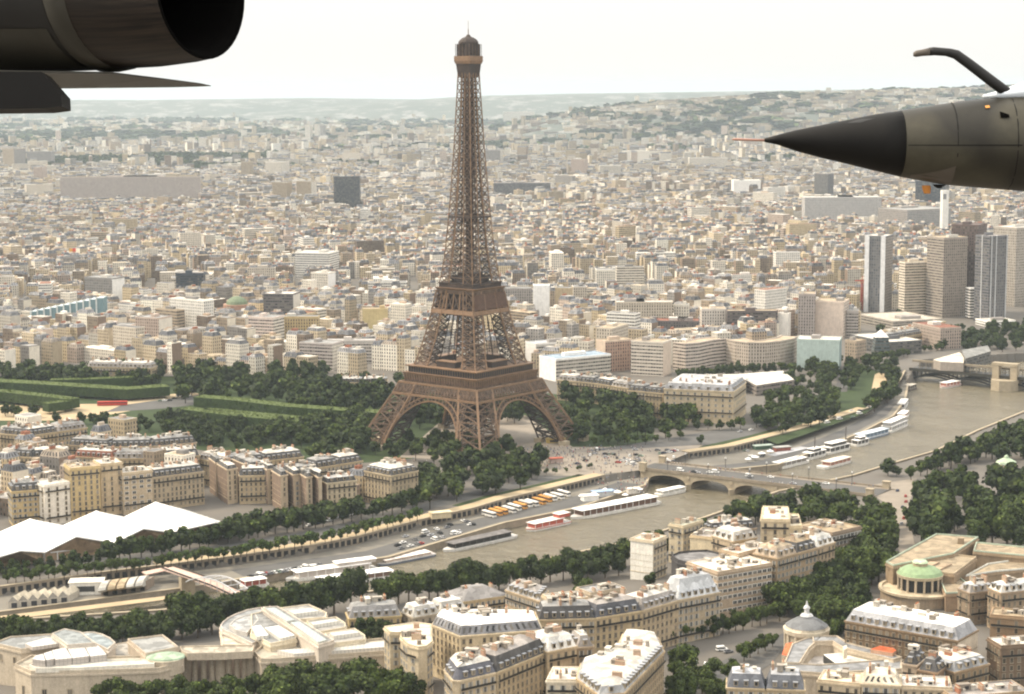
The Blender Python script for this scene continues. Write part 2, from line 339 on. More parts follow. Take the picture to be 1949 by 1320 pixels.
# far hills on the skyline
def hill(pts, y0, h, mat_):
    mb = MB(); n = len(pts)
    for k in range(n-1):
        (xa, ha), (xb, hb) = pts[k], pts[k+1]
        for j in range(6):
            f0, f1 = j/6, (j+1)/6; y_0, y_1 = y0-1500+3000*f0, y0-1500+3000*f1
            s0, s1 = math.sin(math.pi*f0)**.8 if f0 > 0 else 0, math.sin(math.pi*f1)**.8 if f1 < 1 else 0
            mb.face([(xa, y_0, ha*s0), (xb, y_0, hb*s0), (xb, y_1, hb*s1), (xa, y_1, ha*s1)])
    o = mb.build('hills', mat_, smooth=True, weld=.5); o['kind'] = 'structure'
HILL = mk('wooded hills', (.045, .055, .04)); t = HILL.node_tree; t.links.new(mixc(t, math_(t, 'GREATER_THAN', noise(t, .006, 6., rough=.75), .55), mixc(t, noise(t, .0015, 5.), (.03, .045, .03), (.1, .105, .085)), (.2, .195, .18)), t.nodes['Principled BSDF'].inputs['Base Color'])
def hx(px, y): return CX + (px-W0/2)/F*(y+DIST)
HILL1 = ([(hx(930, 9000), 0), (hx(1010, 9000), 70), (hx(1100, 9000), 128), (hx(1200, 9000), 158), (hx(1300, 9000), 182), (hx(1420, 9000), 202), (hx(1560, 9000), 218), (hx(1720, 9000), 230), (hx(1900, 9000), 240), (hx(2200, 9000), 246), (hx(2700, 9000), 120)]); hill(HILL1, 9000, 0, HILL)
hill([(hx(500, 15500), 60), (hx(760, 15500), 150), (hx(900, 15500), 190), (hx(1080, 15500), 205), (hx(1300, 15500), 215), (hx(1500, 15500), 225), (hx(1700, 15500), 235), (hx(1949, 15500), 240), (hx(2300, 15500), 235)], 15500, 0, HILL)
hill([(hx(-500, 17000), 150), (hx(0, 17000), 168), (hx(300, 17000), 160), (hx(600, 17000), 172), (hx(850, 17000), 150), (hx(1100, 17000), 90)], 17000, 0, HILL)
# ================================================================ tower
TROT = R(45+5.7)
def tw(x, y, z):
    c, s = math.cos(TROT), math.sin(TROT); return (x*c - y*s, x*s + y*c, z)
PROF = [(0, 57.6, 22.5), (10, 53.6, 21), (20, 48.8, 19.6), (38, 39.6, 17.2), (46, 36.4, 16.2), (52, 33.8, 15.4), (58, 29.0, 12.6), (62, 27.4, 11.8), (80, 22.9, 10.6), (96, 19.6, 9.6), (110, 17.3, 9.0), (116, 15.6, 8.8), (124, 14.3, 8.3), (140, 12.4, 7.8), (155, 11.2, 7.3), (175, 9.8, 6.9), (207, 7.9, 6.0), (244, 6.2, 4.8), (264, 5.3, 4.0)]
def prof(h): return float(np.interp(h, [p[0] for p in PROF], [p[1] for p in PROF])), float(np.interp(h, [p[0] for p in PROF], [p[2] for p in PROF]))
def corner(sx, sy, a, b, h):
    O, wd = prof(h); I = max(O-wd, .55); return tw(sx*(O if a else I), sy*(O if b else I), h)
def leg_mesh(sx, sy, hs, cw, bw, diag=True, inner=True):
    mb = MB()
    for k in range(len(hs)-1):
        h0, h1 = hs[k], hs[k+1]; hm = (h0+h1)/2
        for a, b in ((1, 1), (1, 0), (0, 1), (0, 0)):
            mb.beam(corner(sx, sy, a, b, h0), corner(sx, sy, a, b, h1), cw*(1. if (a or b) else .8), 2 if (a or b) else 1)  # outer chords take the paler paint: edge highlights put into the colour
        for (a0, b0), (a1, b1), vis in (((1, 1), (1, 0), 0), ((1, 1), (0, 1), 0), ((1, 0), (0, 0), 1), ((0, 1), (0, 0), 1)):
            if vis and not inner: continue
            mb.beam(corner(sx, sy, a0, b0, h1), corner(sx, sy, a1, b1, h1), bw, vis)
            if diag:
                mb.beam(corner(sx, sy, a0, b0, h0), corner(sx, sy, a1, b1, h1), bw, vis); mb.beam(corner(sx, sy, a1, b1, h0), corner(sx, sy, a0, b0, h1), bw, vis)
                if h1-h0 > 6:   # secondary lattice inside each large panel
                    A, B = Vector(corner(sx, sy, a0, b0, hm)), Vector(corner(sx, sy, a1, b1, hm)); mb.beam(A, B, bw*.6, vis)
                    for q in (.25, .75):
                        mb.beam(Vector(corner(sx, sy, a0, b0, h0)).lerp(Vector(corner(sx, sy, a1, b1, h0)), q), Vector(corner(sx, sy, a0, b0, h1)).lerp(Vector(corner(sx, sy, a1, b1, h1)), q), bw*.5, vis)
    return mb
IR = [M['iron'], M['iron_dark'], M['iron_pale'], M['net'], M['dark']]
tower = thing('lattice_tower', 'tall brown iron lattice tower on four arched legs standing over the city', 'tower', (0, 0, 0))
for sx in (-1, 1):
    for sy in (-1, 1):
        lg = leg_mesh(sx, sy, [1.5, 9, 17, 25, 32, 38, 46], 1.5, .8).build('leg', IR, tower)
        mbp = MB()
        for a in (0, 1):
            for b in (0, 1):
                mbp = MB(); c = corner(sx, sy, a, b, 0); mbp.prism([(c[0]+q*math.cos(TROT+math.pi/4+k*math.pi/2), c[1]+q*math.sin(TROT+math.pi/4+k*math.pi/2)) for k, q in enumerate((4.2, 4.2, 4.2, 4.2))], -1, 3.2 if a+b < 2 else 4.2); mbp.build('masonry_footing', M['stone'], lg)
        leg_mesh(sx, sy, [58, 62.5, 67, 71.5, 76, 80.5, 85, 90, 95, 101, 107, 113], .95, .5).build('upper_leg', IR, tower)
# main shaft above the second platform
mbs = MB(); hs = [116, 121, 126, 131, 136, 141, 147, 153, 159, 165, 171, 177, 183, 189, 195, 201, 207, 213, 219, 225, 231, 237, 243, 249, 255, 260, 265]
for sx in (-1, 1):
    for sy in (-1, 1):
        l = leg_mesh(sx, sy, hs, .72, .38); i = len(mbs.V); mbs.V += l.V; mbs.F += [tuple(k+i for k in f) for f in l.F]; mbs.M += l.M; mbs.C += l.C; mbs.U += l.U
for h in hs:
    O, wd = prof(h); I = max(O-wd, .4)
    for s in (-1, 1): mbs.beam(tw(-I, s*O, h), tw(I, s*O, h), .5); mbs.beam(tw(s*O, -I, h), tw(s*O, I, h), .5)
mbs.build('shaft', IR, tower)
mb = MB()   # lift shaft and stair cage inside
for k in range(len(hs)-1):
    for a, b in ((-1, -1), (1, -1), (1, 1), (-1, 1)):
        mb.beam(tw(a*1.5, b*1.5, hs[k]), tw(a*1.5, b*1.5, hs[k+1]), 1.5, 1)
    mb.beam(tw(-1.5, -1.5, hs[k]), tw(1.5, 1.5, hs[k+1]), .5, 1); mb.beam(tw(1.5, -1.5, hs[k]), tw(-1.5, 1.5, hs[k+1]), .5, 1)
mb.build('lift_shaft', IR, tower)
def sq(h, r): return [tw(a*r, b*r, h)[:2] for a, b in ((-1, -1), (1, -1), (1, 1), (-1, 1))]
def ring(mb, r0, r1, z0, z1, m, hole=None):
    """square flared band between heights, r0 below and r1 above, closed to a hole inside"""
    p0, p1 = sq(z0, r0), sq(z1, r1); mb.loftp(p0, z0, p1, z1, m, cap=False)
    if hole:
        q = sq(z1, hole)
        for z, pp, fl in ((z1, p1, 0), (z0, p0, 1)):
            for k in range(4):
                j = (k+1) % 4; f = [(*pp[k], z), (*pp[j], z), (*q[j], z), (*q[k], z)]; mb.face(f[::-1] if fl else f, m)
        mb.loftp(q[::-1], z0, q[::-1], z1, m, cap=False)
# first platform
mb = MB(); ring(mb, 34.2, 35.0, 52.0, 53.4, 2, 14); ring(mb, 33.6, 34.2, 46.5, 52.0, 0, 20); ring(mb, 31.6, 31.6, 53.4, 57.6, 4, 14); ring(mb, 33.2, 33.4, 57.6, 58.4, 2, 12)
for k in range(4):
    for n_ in range(29):
        f = (n_+.5)/29*2-1
        for r_, z0, z1, w_ in ((33.3, 53.4, 57.6, .28),): 
            p = [(f*r_, -r_), (r_, f*r_), (f*r_, r_), (-r_, f*r_)][k]; mb.beam(tw(*p, z0), tw(*p, z1), w_, 2)
        r_ = 34.5; p = [(f*r_, -r_), (r_, f*r_), (f*r_, r_), (-r_, f*r_)][k]; p2 = [(f*34.0, -34.0), (34.0, f*34.0), (f*34.0, 34.0), (-34.0, f*34.0)][k]
        mb.beam(tw(*p2, 48.2), tw(*p, 51.9), .55, 2)
mb.build('first_platform', IR, tower)
mb = MB()   # pavilions on the first platform
for a, b in ((0, -1), (1, 0), (0, 1), (-1, 0)):
    mb = MB(); c = tw(a*24, b*24, 60); mb.box((c[0], c[1], 60.2), (17, 6.5, 4.2) if a == 0 else (6.5, 17, 4.2), TROT, 1); mb.box((c[0], c[1], 62.6), (18, 7.5, .5) if a == 0 else (7.5, 18, .5), TROT, 2); mb.build('pavilion', IR, tower)
# lattice belt under the first platform and the four arches
def fpt(k, s, h, off=0.):
    O = prof(h)[0]+off; p = [(s, -O), (O, s), (-s, O), (-O, -s)][k]; return tw(*p, h)
for k in range(4):
    mb = MB()
    for h, w_ in ((38.4, 1.5), (40.2, .7), (46.2, 1.3)):
        O = prof(h)[0]; mb.beam(fpt(k, -O, h, .2), fpt(k, O, h, .2), w_, 2 if h != 40.2 else 0)
    nb = 26
    for n_ in range(nb):
        f0, f1 = n_/nb*2-1, (n_+1)/nb*2-1; O0, O1 = prof(40.2)[0], prof(46)[0]
        mb.beam(fpt(k, f0*O0, 40.2, .2), fpt(k, f1*O1, 46, .2), .75); mb.beam(fpt(k, f1*O0, 40.2, .2), fpt(k, f0*O1, 46, .2), .75); mb.beam(fpt(k, f0*O0, 38.4, .2), fpt(k, f0*O1, 46, .2), .5)
    mb.build('lattice_belt', IR, tower)
    mb = MB(); CH, RA, RB_ = 3.2, 32.6, 36.0; n_ = 30; P = []
    for q in range(n_+1):
        t_ = math.pi*(.0+q/n_); P.append((RA*math.cos(t_), CH+RA*math.sin(t_), min(RB_*math.cos(t_), 99), min(CH+RB_*math.sin(t_), 38.6)))
    for q in range(n_):
        a, b = P[q], P[q+1]
        for off in (.35, -2.2):
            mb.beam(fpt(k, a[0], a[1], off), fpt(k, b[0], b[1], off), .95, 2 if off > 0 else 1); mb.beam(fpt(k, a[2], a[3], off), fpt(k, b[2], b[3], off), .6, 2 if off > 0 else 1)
        mb.face([fpt(k, a[0], a[1], .35), fpt(k, b[0], b[1], .35), fpt(k, b[0], b[1], -2.2), fpt(k, a[0], a[1], -2.2)], 0)
        mb.beam(fpt(k, a[0], a[1], .35), fpt(k, b[2], b[3], .35), .5); mb.beam(fpt(k, b[0], b[1], .35), fpt(k, a[2], a[3], .35), .5)
        if 20 < b[3] < 37.5 and q % 1 == 0: mb.beam(fpt(k, b[2], b[3], .3), fpt(k, b[2], 38.2, .3), .45)
    mb.build('arch', IR, tower)
# second platform
mb = MB(); ring(mb, 17.0, 18.2, 112.4, 113.8, 2, 5); ring(mb, 16.6, 17.0, 109.6, 112.4, 0, 9); ring(mb, 15.8, 15.8, 113.8, 116.6, 1, 5); ring(mb, 16.3, 16.4, 116.6, 117.2, 1, 4); ring(mb, prof(96)[0]+.5, prof(99)[0]+.5, 95.6, 98.6, 2, 12)
for k in range(4):
    for n_ in range(7):
        f = n_/6*2-1; O0, O1 = prof(98)[0], prof(110)[0]; mb.beam(fpt(k, f*O0, 98, .3), fpt(k, f*O1, 110, .3), .9 if n_ % 2 == 0 else .5, 2)
        if n_ < 6:
            g = (n_+1)/6*2-1; mb.beam(fpt(k, f*O0, 98, .1), fpt(k, g*O1, 110, .1), .5, 0); mb.beam(fpt(k, g*O0, 98, .1), fpt(k, f*O1, 110, .1), .5, 0)
    O0, O1 = prof(99)[0], prof(110)[0]; q = [fpt(k, -O0, 99, -2.2), fpt(k, O0, 99, -2.2), fpt(k, O1, 110, -2.2), fpt(k, -O1, 110, -2.2)]
    mb.face(q, 1); mb.face(q[::-1], 1)
O0, O1 = prof(99.2)[0]-.6, prof(110)[0]-.6
for k in (1, 1):
    pass
mb.build('second_platform', IR, tower)
mb = MB()
for a, b in ((1, 0), (-1, 0), (0, 1), (0, -1), (.5, .9), (-.5, .9), (.5, -.9), (-.5, -.9), (.9, .5), (-.9, .5), (.9, -.5), (-.9, -.5)): mb.beam(tw(a*17, b*17, 58), tw(a*9.5, b*9.5, 112), .42, 1)
for h in (70, 82, 94):
    r_ = 17-(h-58)*.139
    for k in range(4): q_ = [(-r_, -r_), (r_, -r_), (r_, r_), (-r_, r_)]; mb.beam(tw(*q_[k], h), tw(*q_[(k+1) % 4], h), .5, 1)
mb.build('lift_rails', IR, tower)
mb = MB(); mb.face([fpt(0, -O0, 99.2, .75), fpt(0, O0, 99.2, .75), fpt(0, O1, 110, .75), fpt(0, -O1, 110, .75)], 3)
mb.build('netting_panel', IR, tower)
mb = MB()
for r, z0, z1 in ((9.5, 117, 121.5), (6.5, 121.5, 124)): mb.loftp(sq(z0, r), z0, sq(z1, r*.97), z1, 1)
mb.build('lift_house', IR, tower)
mb = MB(); mb.loftp(sq(160, 4.2), 160, sq(166, 4.2), 166, 1); ring(mb, prof(163)[0]+.3, prof(164)[0]+.3, 163, 164.2, 1, 3); mb.build('intermediate_platform', IR, tower)
mb = MB(); mb.loftp(sq(262, 5.3), 262, sq(271, 6.3), 271, 1, cap=False); ring(mb, 6.6, 7.2, 271, 273, 2, 2); mb.loftp(sq(273, 7.2), 273, sq(276.4, 7.2), 276.4, 2, cap=True); mb.loftp(sq(276.4, 5.9), 276.4, sq(284.8, 5.9), 284.8, 1)
for k in range(4):
    for f in (-1, -.5, 0, .5): 
        p = [(f*6.4, -6.4), (6.4, f*6.4), (-f*6.4, 6.4), (-6.4, -f*6.4)][k]; mb.beam(tw(*p, 276.4), tw(*p, 284.8), .45, 0)
mb.build('top_cabin', IR, tower)
mb = MB(); mb.tube([((0, 0, z), (r, 0, 0), (0, r, 0)) for z, r in ((284.8, 7.2), (286.2, 7.), (287.7, 6.), (289, 4.2), (289.9, 2.), (291.4, .8))], 1, n=14); mb.build('dome', IR, tower, smooth=True)
mb = MB(); mb.beam((0, 0, 291), (0, 0, 295), .6, 2); mb.beam((0, 0, 295), (0, 0, 301), .26, 2); mb.build('antenna', IR, tower)
# ================================================================ the two jets
FW, RTv, UPv = Vector(fw), Vector(RT), Vector(UP)
def jet_frame(px, py, depth):
    s = depth/F; o = Vector(CAM) + FW*depth + RTv*((px-W0/2)*s) + UPv*((H0/2-py)*s); return o, s
J1, s1 = jet_frame(1455, 266, 28.)
nose = thing('fighter_jet', 'dark grey fighter jet nose with black radome and bent refuelling probe', 'fighter jet', tuple(J1), 'fighter jets flying in formation')
AX = (RTv + FW*.02).normalized(); SD = AX.cross(UPv).normalized()     # fuselage axis (aft), sideways
def jp(x, y, z=0): return J1 + AX*(x*s1) - UPv*(y*s1) + SD*(z*s1)      # in photo pixels from the nose tip
def body(mb, prof_, m=0, n=28, a0=True, a1=True, zr=1.):
    mb.tube([(jp(x, (t0+b0)/2), SD*((b0-t0)/2*s1*zr), UPv*((b0-t0)/2*s1)) for x, t0, b0 in prof_], m, n=n, cap0=a0, cap1=a1)
mb = MB(); body(mb, [(0, -3, 4), (25, -10, 9), (60, -19, 21), (110, -29, 34), (170, -41, 48), (215, -50, 59), (258, -56, 69)]); rad = mb.build('radome', M['radome'], nose, smooth=True, weld=True)
mb = MB(); c0 = jp(165, -36, 0) + SD*(0); 
mb = MB(); body(mb, [(258.2, -56.2, 69.2), (300, -63, 77), (350, -71, 85), (420, -80, 91), (470, -86, 95), (540, -92, 100)], 0, a0=False, a1=False); mb.build('forward_fuselage', M['camo'], nose, smooth=True, weld=True)
mb = MB(); body(mb, [(540, -92, 100), (700, -100, 108), (1000, -104, 112), (1500, -100, 112)], 0, a0=False); mb.build('fuselage', M['camo2'], nose, smooth=True, weld=True)
mb = MB(); mb.tube([(jp(x, y), SD*(r*s1), UPv*(r*s1)) for x, y, r in ((-62, -1, 1.2), (-55, -1, 2.6), (-20, 0, 2.4), (2, .5, 2.4))], n=8); mb.build('pitot_tube', mk('pitot metal', (.36, .2, .15), .4, .1), nose, smooth=True, weld=True)
mb = MB(); pts = [(470, -78, 11), (430, -108, 10.5), (385, -142, 10), (360, -160, 9.5), (345, -164, 8.8), (318, -166, 8), (308, -165, 7.8)]
mb.tube([(jp(x, y, 26), SD*(r*s1*.8), (UPv*.75+AX*.5).normalized()*(r*s1) if 340 < x else UPv*(r*s1)) for x, y, r in pts], n=12); pr = mb.build('refuelling_probe', M['jet_dark'], nose, smooth=True, weld=True)
mb = MB(); mb.tube([(jp(x, y, 26), SD*(r*s1), UPv*(r*s1)) for x, y, r in ((309, -165, 7.6), (296, -163, 6.4), (284, -161, 6.2), (279, -160, 4))], n=12); mb.build('probe_tip', M['jet_tan'], pr, smooth=True, weld=True)
mb = MB(); mb.tube([(jp(x, y), SD*(w_*s1), UPv*(r*s1)) for x, y, w_, r in ((418, -84, 4, 3), (450, -84, 36, 12), (500, -88, 50, 26), (600, -92, 52, 46), (760, -96, 50, 58), (900, -98, 40, 42), (1050, -100, 14, 10))], n=20); mb.build('canopy', M['clear'], nose, smooth=True, weld=True)
def patch(name, x0, x1, fa, fb, mat, lift=1.2, n=10):
    """a skin panel on the fuselage side facing the camera: angles in degrees below the horizontal"""
    mb = MB()
    def rr(x): return float(np.interp(x, [0, 60, 110, 170, 215, 258, 350, 470, 540, 700], [3, 20, 31, 44, 54, 62, 78, 91, 96, 104])), float(np.interp(x, [0, 258, 540, 700], [0, 6.5, 4, 4]))
    for i_ in range(n):
        xa, xb = x0+(x1-x0)*i_/n, x0+(x1-x0)*(i_+1)/n
        for k in range(8):
            q = []
            for x in (xa, xb):
                lo, hi = fa((x-x0)/(x1-x0)), fb((x-x0)/(x1-x0)); r_, c_ = rr(x); 
                for kk in (k, k+1):
                    an = R(lo+(hi-lo)*kk/8); q.append(jp(x, c_+(r_+lift)*math.sin(an), 0)-FW*((r_+lift)*math.cos(an)*s1))
            mb.face([q[0], q[2], q[3], q[1]])
    return mb.build(name, mat, nose, smooth=True, weld=True)
patch('access_panel', 275, 352, lambda f: 68-30*f, lambda f: 84, M['jet_tan'])
patch('dielectric_strip', 150, 205, lambda f: -64+18*abs(f-.5), lambda f: -47-18*abs(f-.5), M['jet_dark'], 1.)
patch('air_inlet', 432, 448, lambda f: -36+6*f, lambda f: -26, M['black'], 1.4, 4)
patch('emblem', 408, 416, lambda f: -49, lambda f: -44, mk('orange emblem', (.5, .24, .06), .6, .1), 1.3, 4)
for xs_ in (352, 462): patch('panel_seam', xs_, xs_+1.6, lambda f: -78, lambda f: 84, M['radome'], .5, 1)
patch('panel_seam', 262, 470, lambda f: 8, lambda f: 9.2, M['radome'], .5, 8)
mb = MB(); mb.tube([(jp(x, y, -4), SD*(6*s1), AX*(r*s1)) for x, y, r in ((310, 86, 8), (311, 92, 8.5), (312, 101, 6))], n=10); mb.build('antenna_blade', M['probe'], nose, smooth=True)
mb = MB(); mb.tube([(jp(x, y, -4), SD*(4*s1), AX*(r*s1)) for x, y, r in ((336, 84, 14), (334, 88, 8), (336, 91, 4))], n=8); mb.build('sensor_fairing', M['radome'], nose, smooth=True)
mb = MB()   # delta wings further aft, out of the frame
for sgn in (-1, 1):
    a, b, c, d = jp(1000, 40, sgn*90), jp(1850, 40, sgn*500), jp(1950, 44, sgn*500), jp(1950, 44, sgn*90)
    for f in ([a, b, c, d],):
        up_ = [p+UPv*.08 for p in f]; dn = [p-UPv*.08 for p in f]; mb.face(up_); mb.face(dn[::-1])
        for k in range(4): mb.face([dn[k], dn[(k+1) % 4], up_[(k+1) % 4], up_[k]])
mb.build('wing', M['jet_grey'], nose)
# the jet ahead: tail end with the nozzle
J2, s2 = jet_frame(383, -22, 15.)
tail = thing('fighter_jet', 'tail end of a dark fighter jet with round engine nozzle above the city', 'fighter jet', tuple(J2), 'fighter jets flying in formation')
A2 = (RTv*.87 - FW*.5 - UPv*.085).normalized(); S2 = A2.cross(UPv).normalized()
def tp(x, y=0, z=0): return J2 + A2*(x*s2) - UPv*(y*s2) + S2*(z*s2)
def body2(mb, pr_, m=0, n=36, cap0=False, cap1=False): mb.tube([(tp(x, y), S2*(r*s2), UPv*(r*s2)) for x, r, y in pr_], m, n=n, cap0=cap0, cap1=cap1)
mb = MB(); body2(mb, [(-900, 190, -15), (-560, 178, -12), (-330, 168, -8), (-260, 163, -6)], cap0=True); mb.build('fuselage', M['jet_dark'], tail, smooth=True, weld=True); mb = MB()
for k in range(7):      # paler belly panel
    pass
mb = MB(); body2(mb, [(-262, 160, -6), (-255, 166, -5), (-232, 165, -4), (-212, 162, -4), (-208, 156, -3)]); mb.build('nozzle_ring', M['jet_grey'], tail, smooth=True, weld=True)
ms = bpy.data.materials.new('nozzle petals'); ms.use_nodes = True; t = ms.node_tree; b = t.nodes['Principled BSDF']; b.inputs['Metallic'].default_value = .35; b.inputs['Roughness'].default_value = .5
uvn = t.nodes.new('ShaderNodeUVMap'); uvn.uv_map = 'UVMap'; mp = t.nodes.new('ShaderNodeMapping'); mp.inputs['Scale'].default_value = (70, .25, 1); t.links.new(uvn.outputs[0], mp.inputs[0])
nz = noise(t, 1.3, 4., vec=mp.outputs[0], rough=.6); t.links.new(mixc(t, math_(t, 'MULTIPLY_ADD', math_(t, 'SUBTRACT', nz, .5), 3., .45), (.006, .005, .0045), (.036, .025, .018)), b.inputs['Base Color'])
mb = MB(); body2(mb, [(-212, 157, -3), (-120, 150, -1), (-40, 140, 0), (0, 133, 0)], n=48); mb.build('nozzle_petals', ms, tail, smooth=True, weld=True)
mb = MB(); body2(mb, [(0, 133.5, 0), (2, 128, 0), (-30, 118, 0), (-160, 110, 0), (-330, 100, 0)], n=48, cap1=True); mb.build('nozzle_interior', M['black'], tail, smooth=True, weld=True)

def jf(px, py, d): return jet_frame(px, py, d)[0]
U_ = [(-60, 137), (40, 138), (210, 139.5), (300, 149.5), (380, 159), (401, 162.6)]; L_ = [(-60, 168), (60, 168), (135, 168), (330, 165.8), (385, 164.3), (402, 163.4)]; mb = MB()
for i in range(5):
    a, b, c, d = jf(*U_[i], 15.3), jf(*U_[i+1], 15.3), jf(*L_[i+1], 17.2), jf(*L_[i], 17.2); e0, e1 = UPv*(.02*(1-i/5)+.002), UPv*(.02*(1-(i+1)/5)+.002); mb.face([d, c, b, a]); mb.face([a+e0, b+e1, c+e1, d+e0]); mb.face([a, b, b+e1, a+e0]); mb.face([d+e0, c+e1, c, d])
mb.build('wing', M['jet_grey'], tail)
Q_ = [(-60, 146), (98, 147), (134, 188), (135, 211), (104, 215), (-60, 217)]; mb = MB(); fr, bk = [jf(*q, 14.6)-FW*.3 for q in Q_], [jf(*q, 14.6) for q in Q_]
mb.face(fr[::-1]); mb.face(bk)
for k in range(6): mb.face([fr[k], fr[(k+1) % 6], bk[(k+1) % 6], bk[k]])
mb.build('underwing_fin', M['radome'], tail)
mb = MB()       # paler belly panel along the fuselage
for i in range(6):
    for k in range(6):
        q = []
        for x_ in (-560+48*i, -560+48*(i+1)):
            r_ = float(np.interp(x_, [-560, -330, -260], [178, 168, 163]))+1.; c_ = float(np.interp(x_, [-560, -330, -260], [-12, -8, -6]))
            for kk in (k, k+1): an = R(38+44*kk/6); q.append(tp(x_, c_+r_*math.sin(an)) + (S2*(1 if S2.dot(FW) < 0 else -1))*(r_*math.cos(an)*s2))
        mb.face([q[0], q[2], q[3], q[1]])
mb.build('belly_panel', M['jet_grey'], tail, smooth=True, weld=True)
# ================================================================ buildings: builders
EXCL = []          # footprints the infill city keeps clear of
def keep_clear(poly, front=14., grow=4.):
    c = np.mean(np.array(poly), 0); P = [tuple(c + (np.array(p)-c)*(1+grow/max(4., np.linalg.norm(np.array(p)-c)))) for p in poly]
    EXCL.append(P)
    if front: EXCL.append([(x, y-front) for x, y in P])
CREAM, YELLOW, WHITEC, BROWN, BEIGE, PINK, GREYC = (.40, .315, .2), (.44, .335, .175), (.62, .57, .49), (.17, .125, .09), (.36, .29, .205), (.44, .345, .285), (.28, .255, .235)
SLATE, ZINC, ZWHITE, TAN, RUST = (.075, .072, .071), (.25, .245, .235), (.5, .475, .43), (.3, .235, .155), (.2, .085, .055)
def win_mesh(nm, wd, ht, frame, sill):
    mb = MB(); x, z = wd/2, ht/2
    mb.face([(-x, -.05, -z), (x, -.05, -z), (x, -.05, z), (-x, -.05, z)], 0)                 # glass
    for bx, bz, sx, sz in ((-x-.09, 0, .18, ht+.36), (x+.09, 0, .18, ht+.36), (0, z+.09, wd, .18), (0, 0, .08, ht)):
        mb.box((bx, -.07, bz), (sx, .14, sz), 0, 1)
    if sill: mb.box((0, -.2, -z-.1), (wd+.5, .4, .16), 0, 1)
    o = mb.build(nm, [M['glass'], frame]); me = o.data; bpy.data.objects.remove(o); return me
WIN_TALL = win_mesh('window', 1.1, 1.95, M['stone'], True); WIN_WIDE = win_mesh('window', 2.2, 1.5, M['white'], False)
def dormer_mesh():
    mb = MB(); mb.box((0, .3, .95), (1.5, 1.8, 1.9), 0, 1); mb.face([(-.55, -.62, .25), (.55, -.62, .25), (.55, -.62, 1.65), (-.55, -.62, 1.65)], 0)
    mb.prism([(-.95, -.8), (.95, -.8), (.95, 1.3), (-.95, 1.3)], 1.9, 2.15, 2)
    o = mb.build('dormer', [M['glass'], M['stone'], M['zinc']]); me = o.data; bpy.data.objects.remove(o); return me
def shut_mesh():
    mb = MB(); x, z = .5, .95
    mb.face([(-x, -.05, -z), (x, -.05, -z), (x, -.05, z), (-x, -.05, z)], 0); mb.box((0, -.07, 0), (.08, .1, 1.9), 0, 1); mb.box((0, -.2, -1.05), (1.5, .4, .16), 0, 2)
    for s in (-1, 1): mb.box((s*.78, -.1, 0), (.5, .1, 1.95), 0, 1)
    o = mb.build('window', [M['glass'], mk('grey shutters', (.36, .35, .32), .7, .2), M['stone']]); me = o.data; bpy.data.objects.remove(o); return me
WIN_SHUT = shut_mesh()
DORMER = dormer_mesh()
def chimney_mesh():
    mb = MB(); mb.box((0, 0, 1.2), (.9, 3.4, 2.4), 0, 0); mb.box((0, 0, 2.5), (1.1, 3.6, .2), 0, 1)
    for k in range(5): mb.cyl(0, -1.4+.7*k, 2.6, 3.15, .17, .14, 2, n=6)
    o = mb.build('chimney', [M['brick'], M['stone'], mk('clay pots', (.42, .17, .09), .8, .2)]); me = o.data; bpy.data.objects.remove(o); return me
CHIMNEY = chimney_mesh()
def hatch_mesh():
    mb = MB(); mb.box((0, 0, .5), (1, 1, 1.)); mb.box((0, 0, 1.05), (1.15, 1.15, .12)); mb.box((.2, -.52, .5), (.35, .06, .55), 0, 1)
    o = mb.build('roof_hatch', [mk_random('roof hut render', (.17, .14, .11), (.58, .54, .47)), M['dark']]); me = o.data; bpy.data.objects.remove(o); return me
HATCH = hatch_mesh()
def inst(mesh, name, parent, p, rz=0., sc=(1, 1, 1)):
    o = bpy.data.objects.new(name, mesh); COL.objects.link(o); o.parent = parent; L = wloc(parent)
    o.location = (p[0]-L[0], p[1]-L[1], p[2]-L[2]); o.rotation_euler = (0, 0, rz); o.scale = sc; return o
def facing(a, b):
    mx, my = (a[0]+b[0])/2, (a[1]+b[1])/2; n = np.array([b[1]-a[1], -(b[0]-a[0])]); n = n/(np.linalg.norm(n)+1e-9); v = CAM[:2]-np.array([mx, my]); return float(n.dot(v/np.linalg.norm(v)))
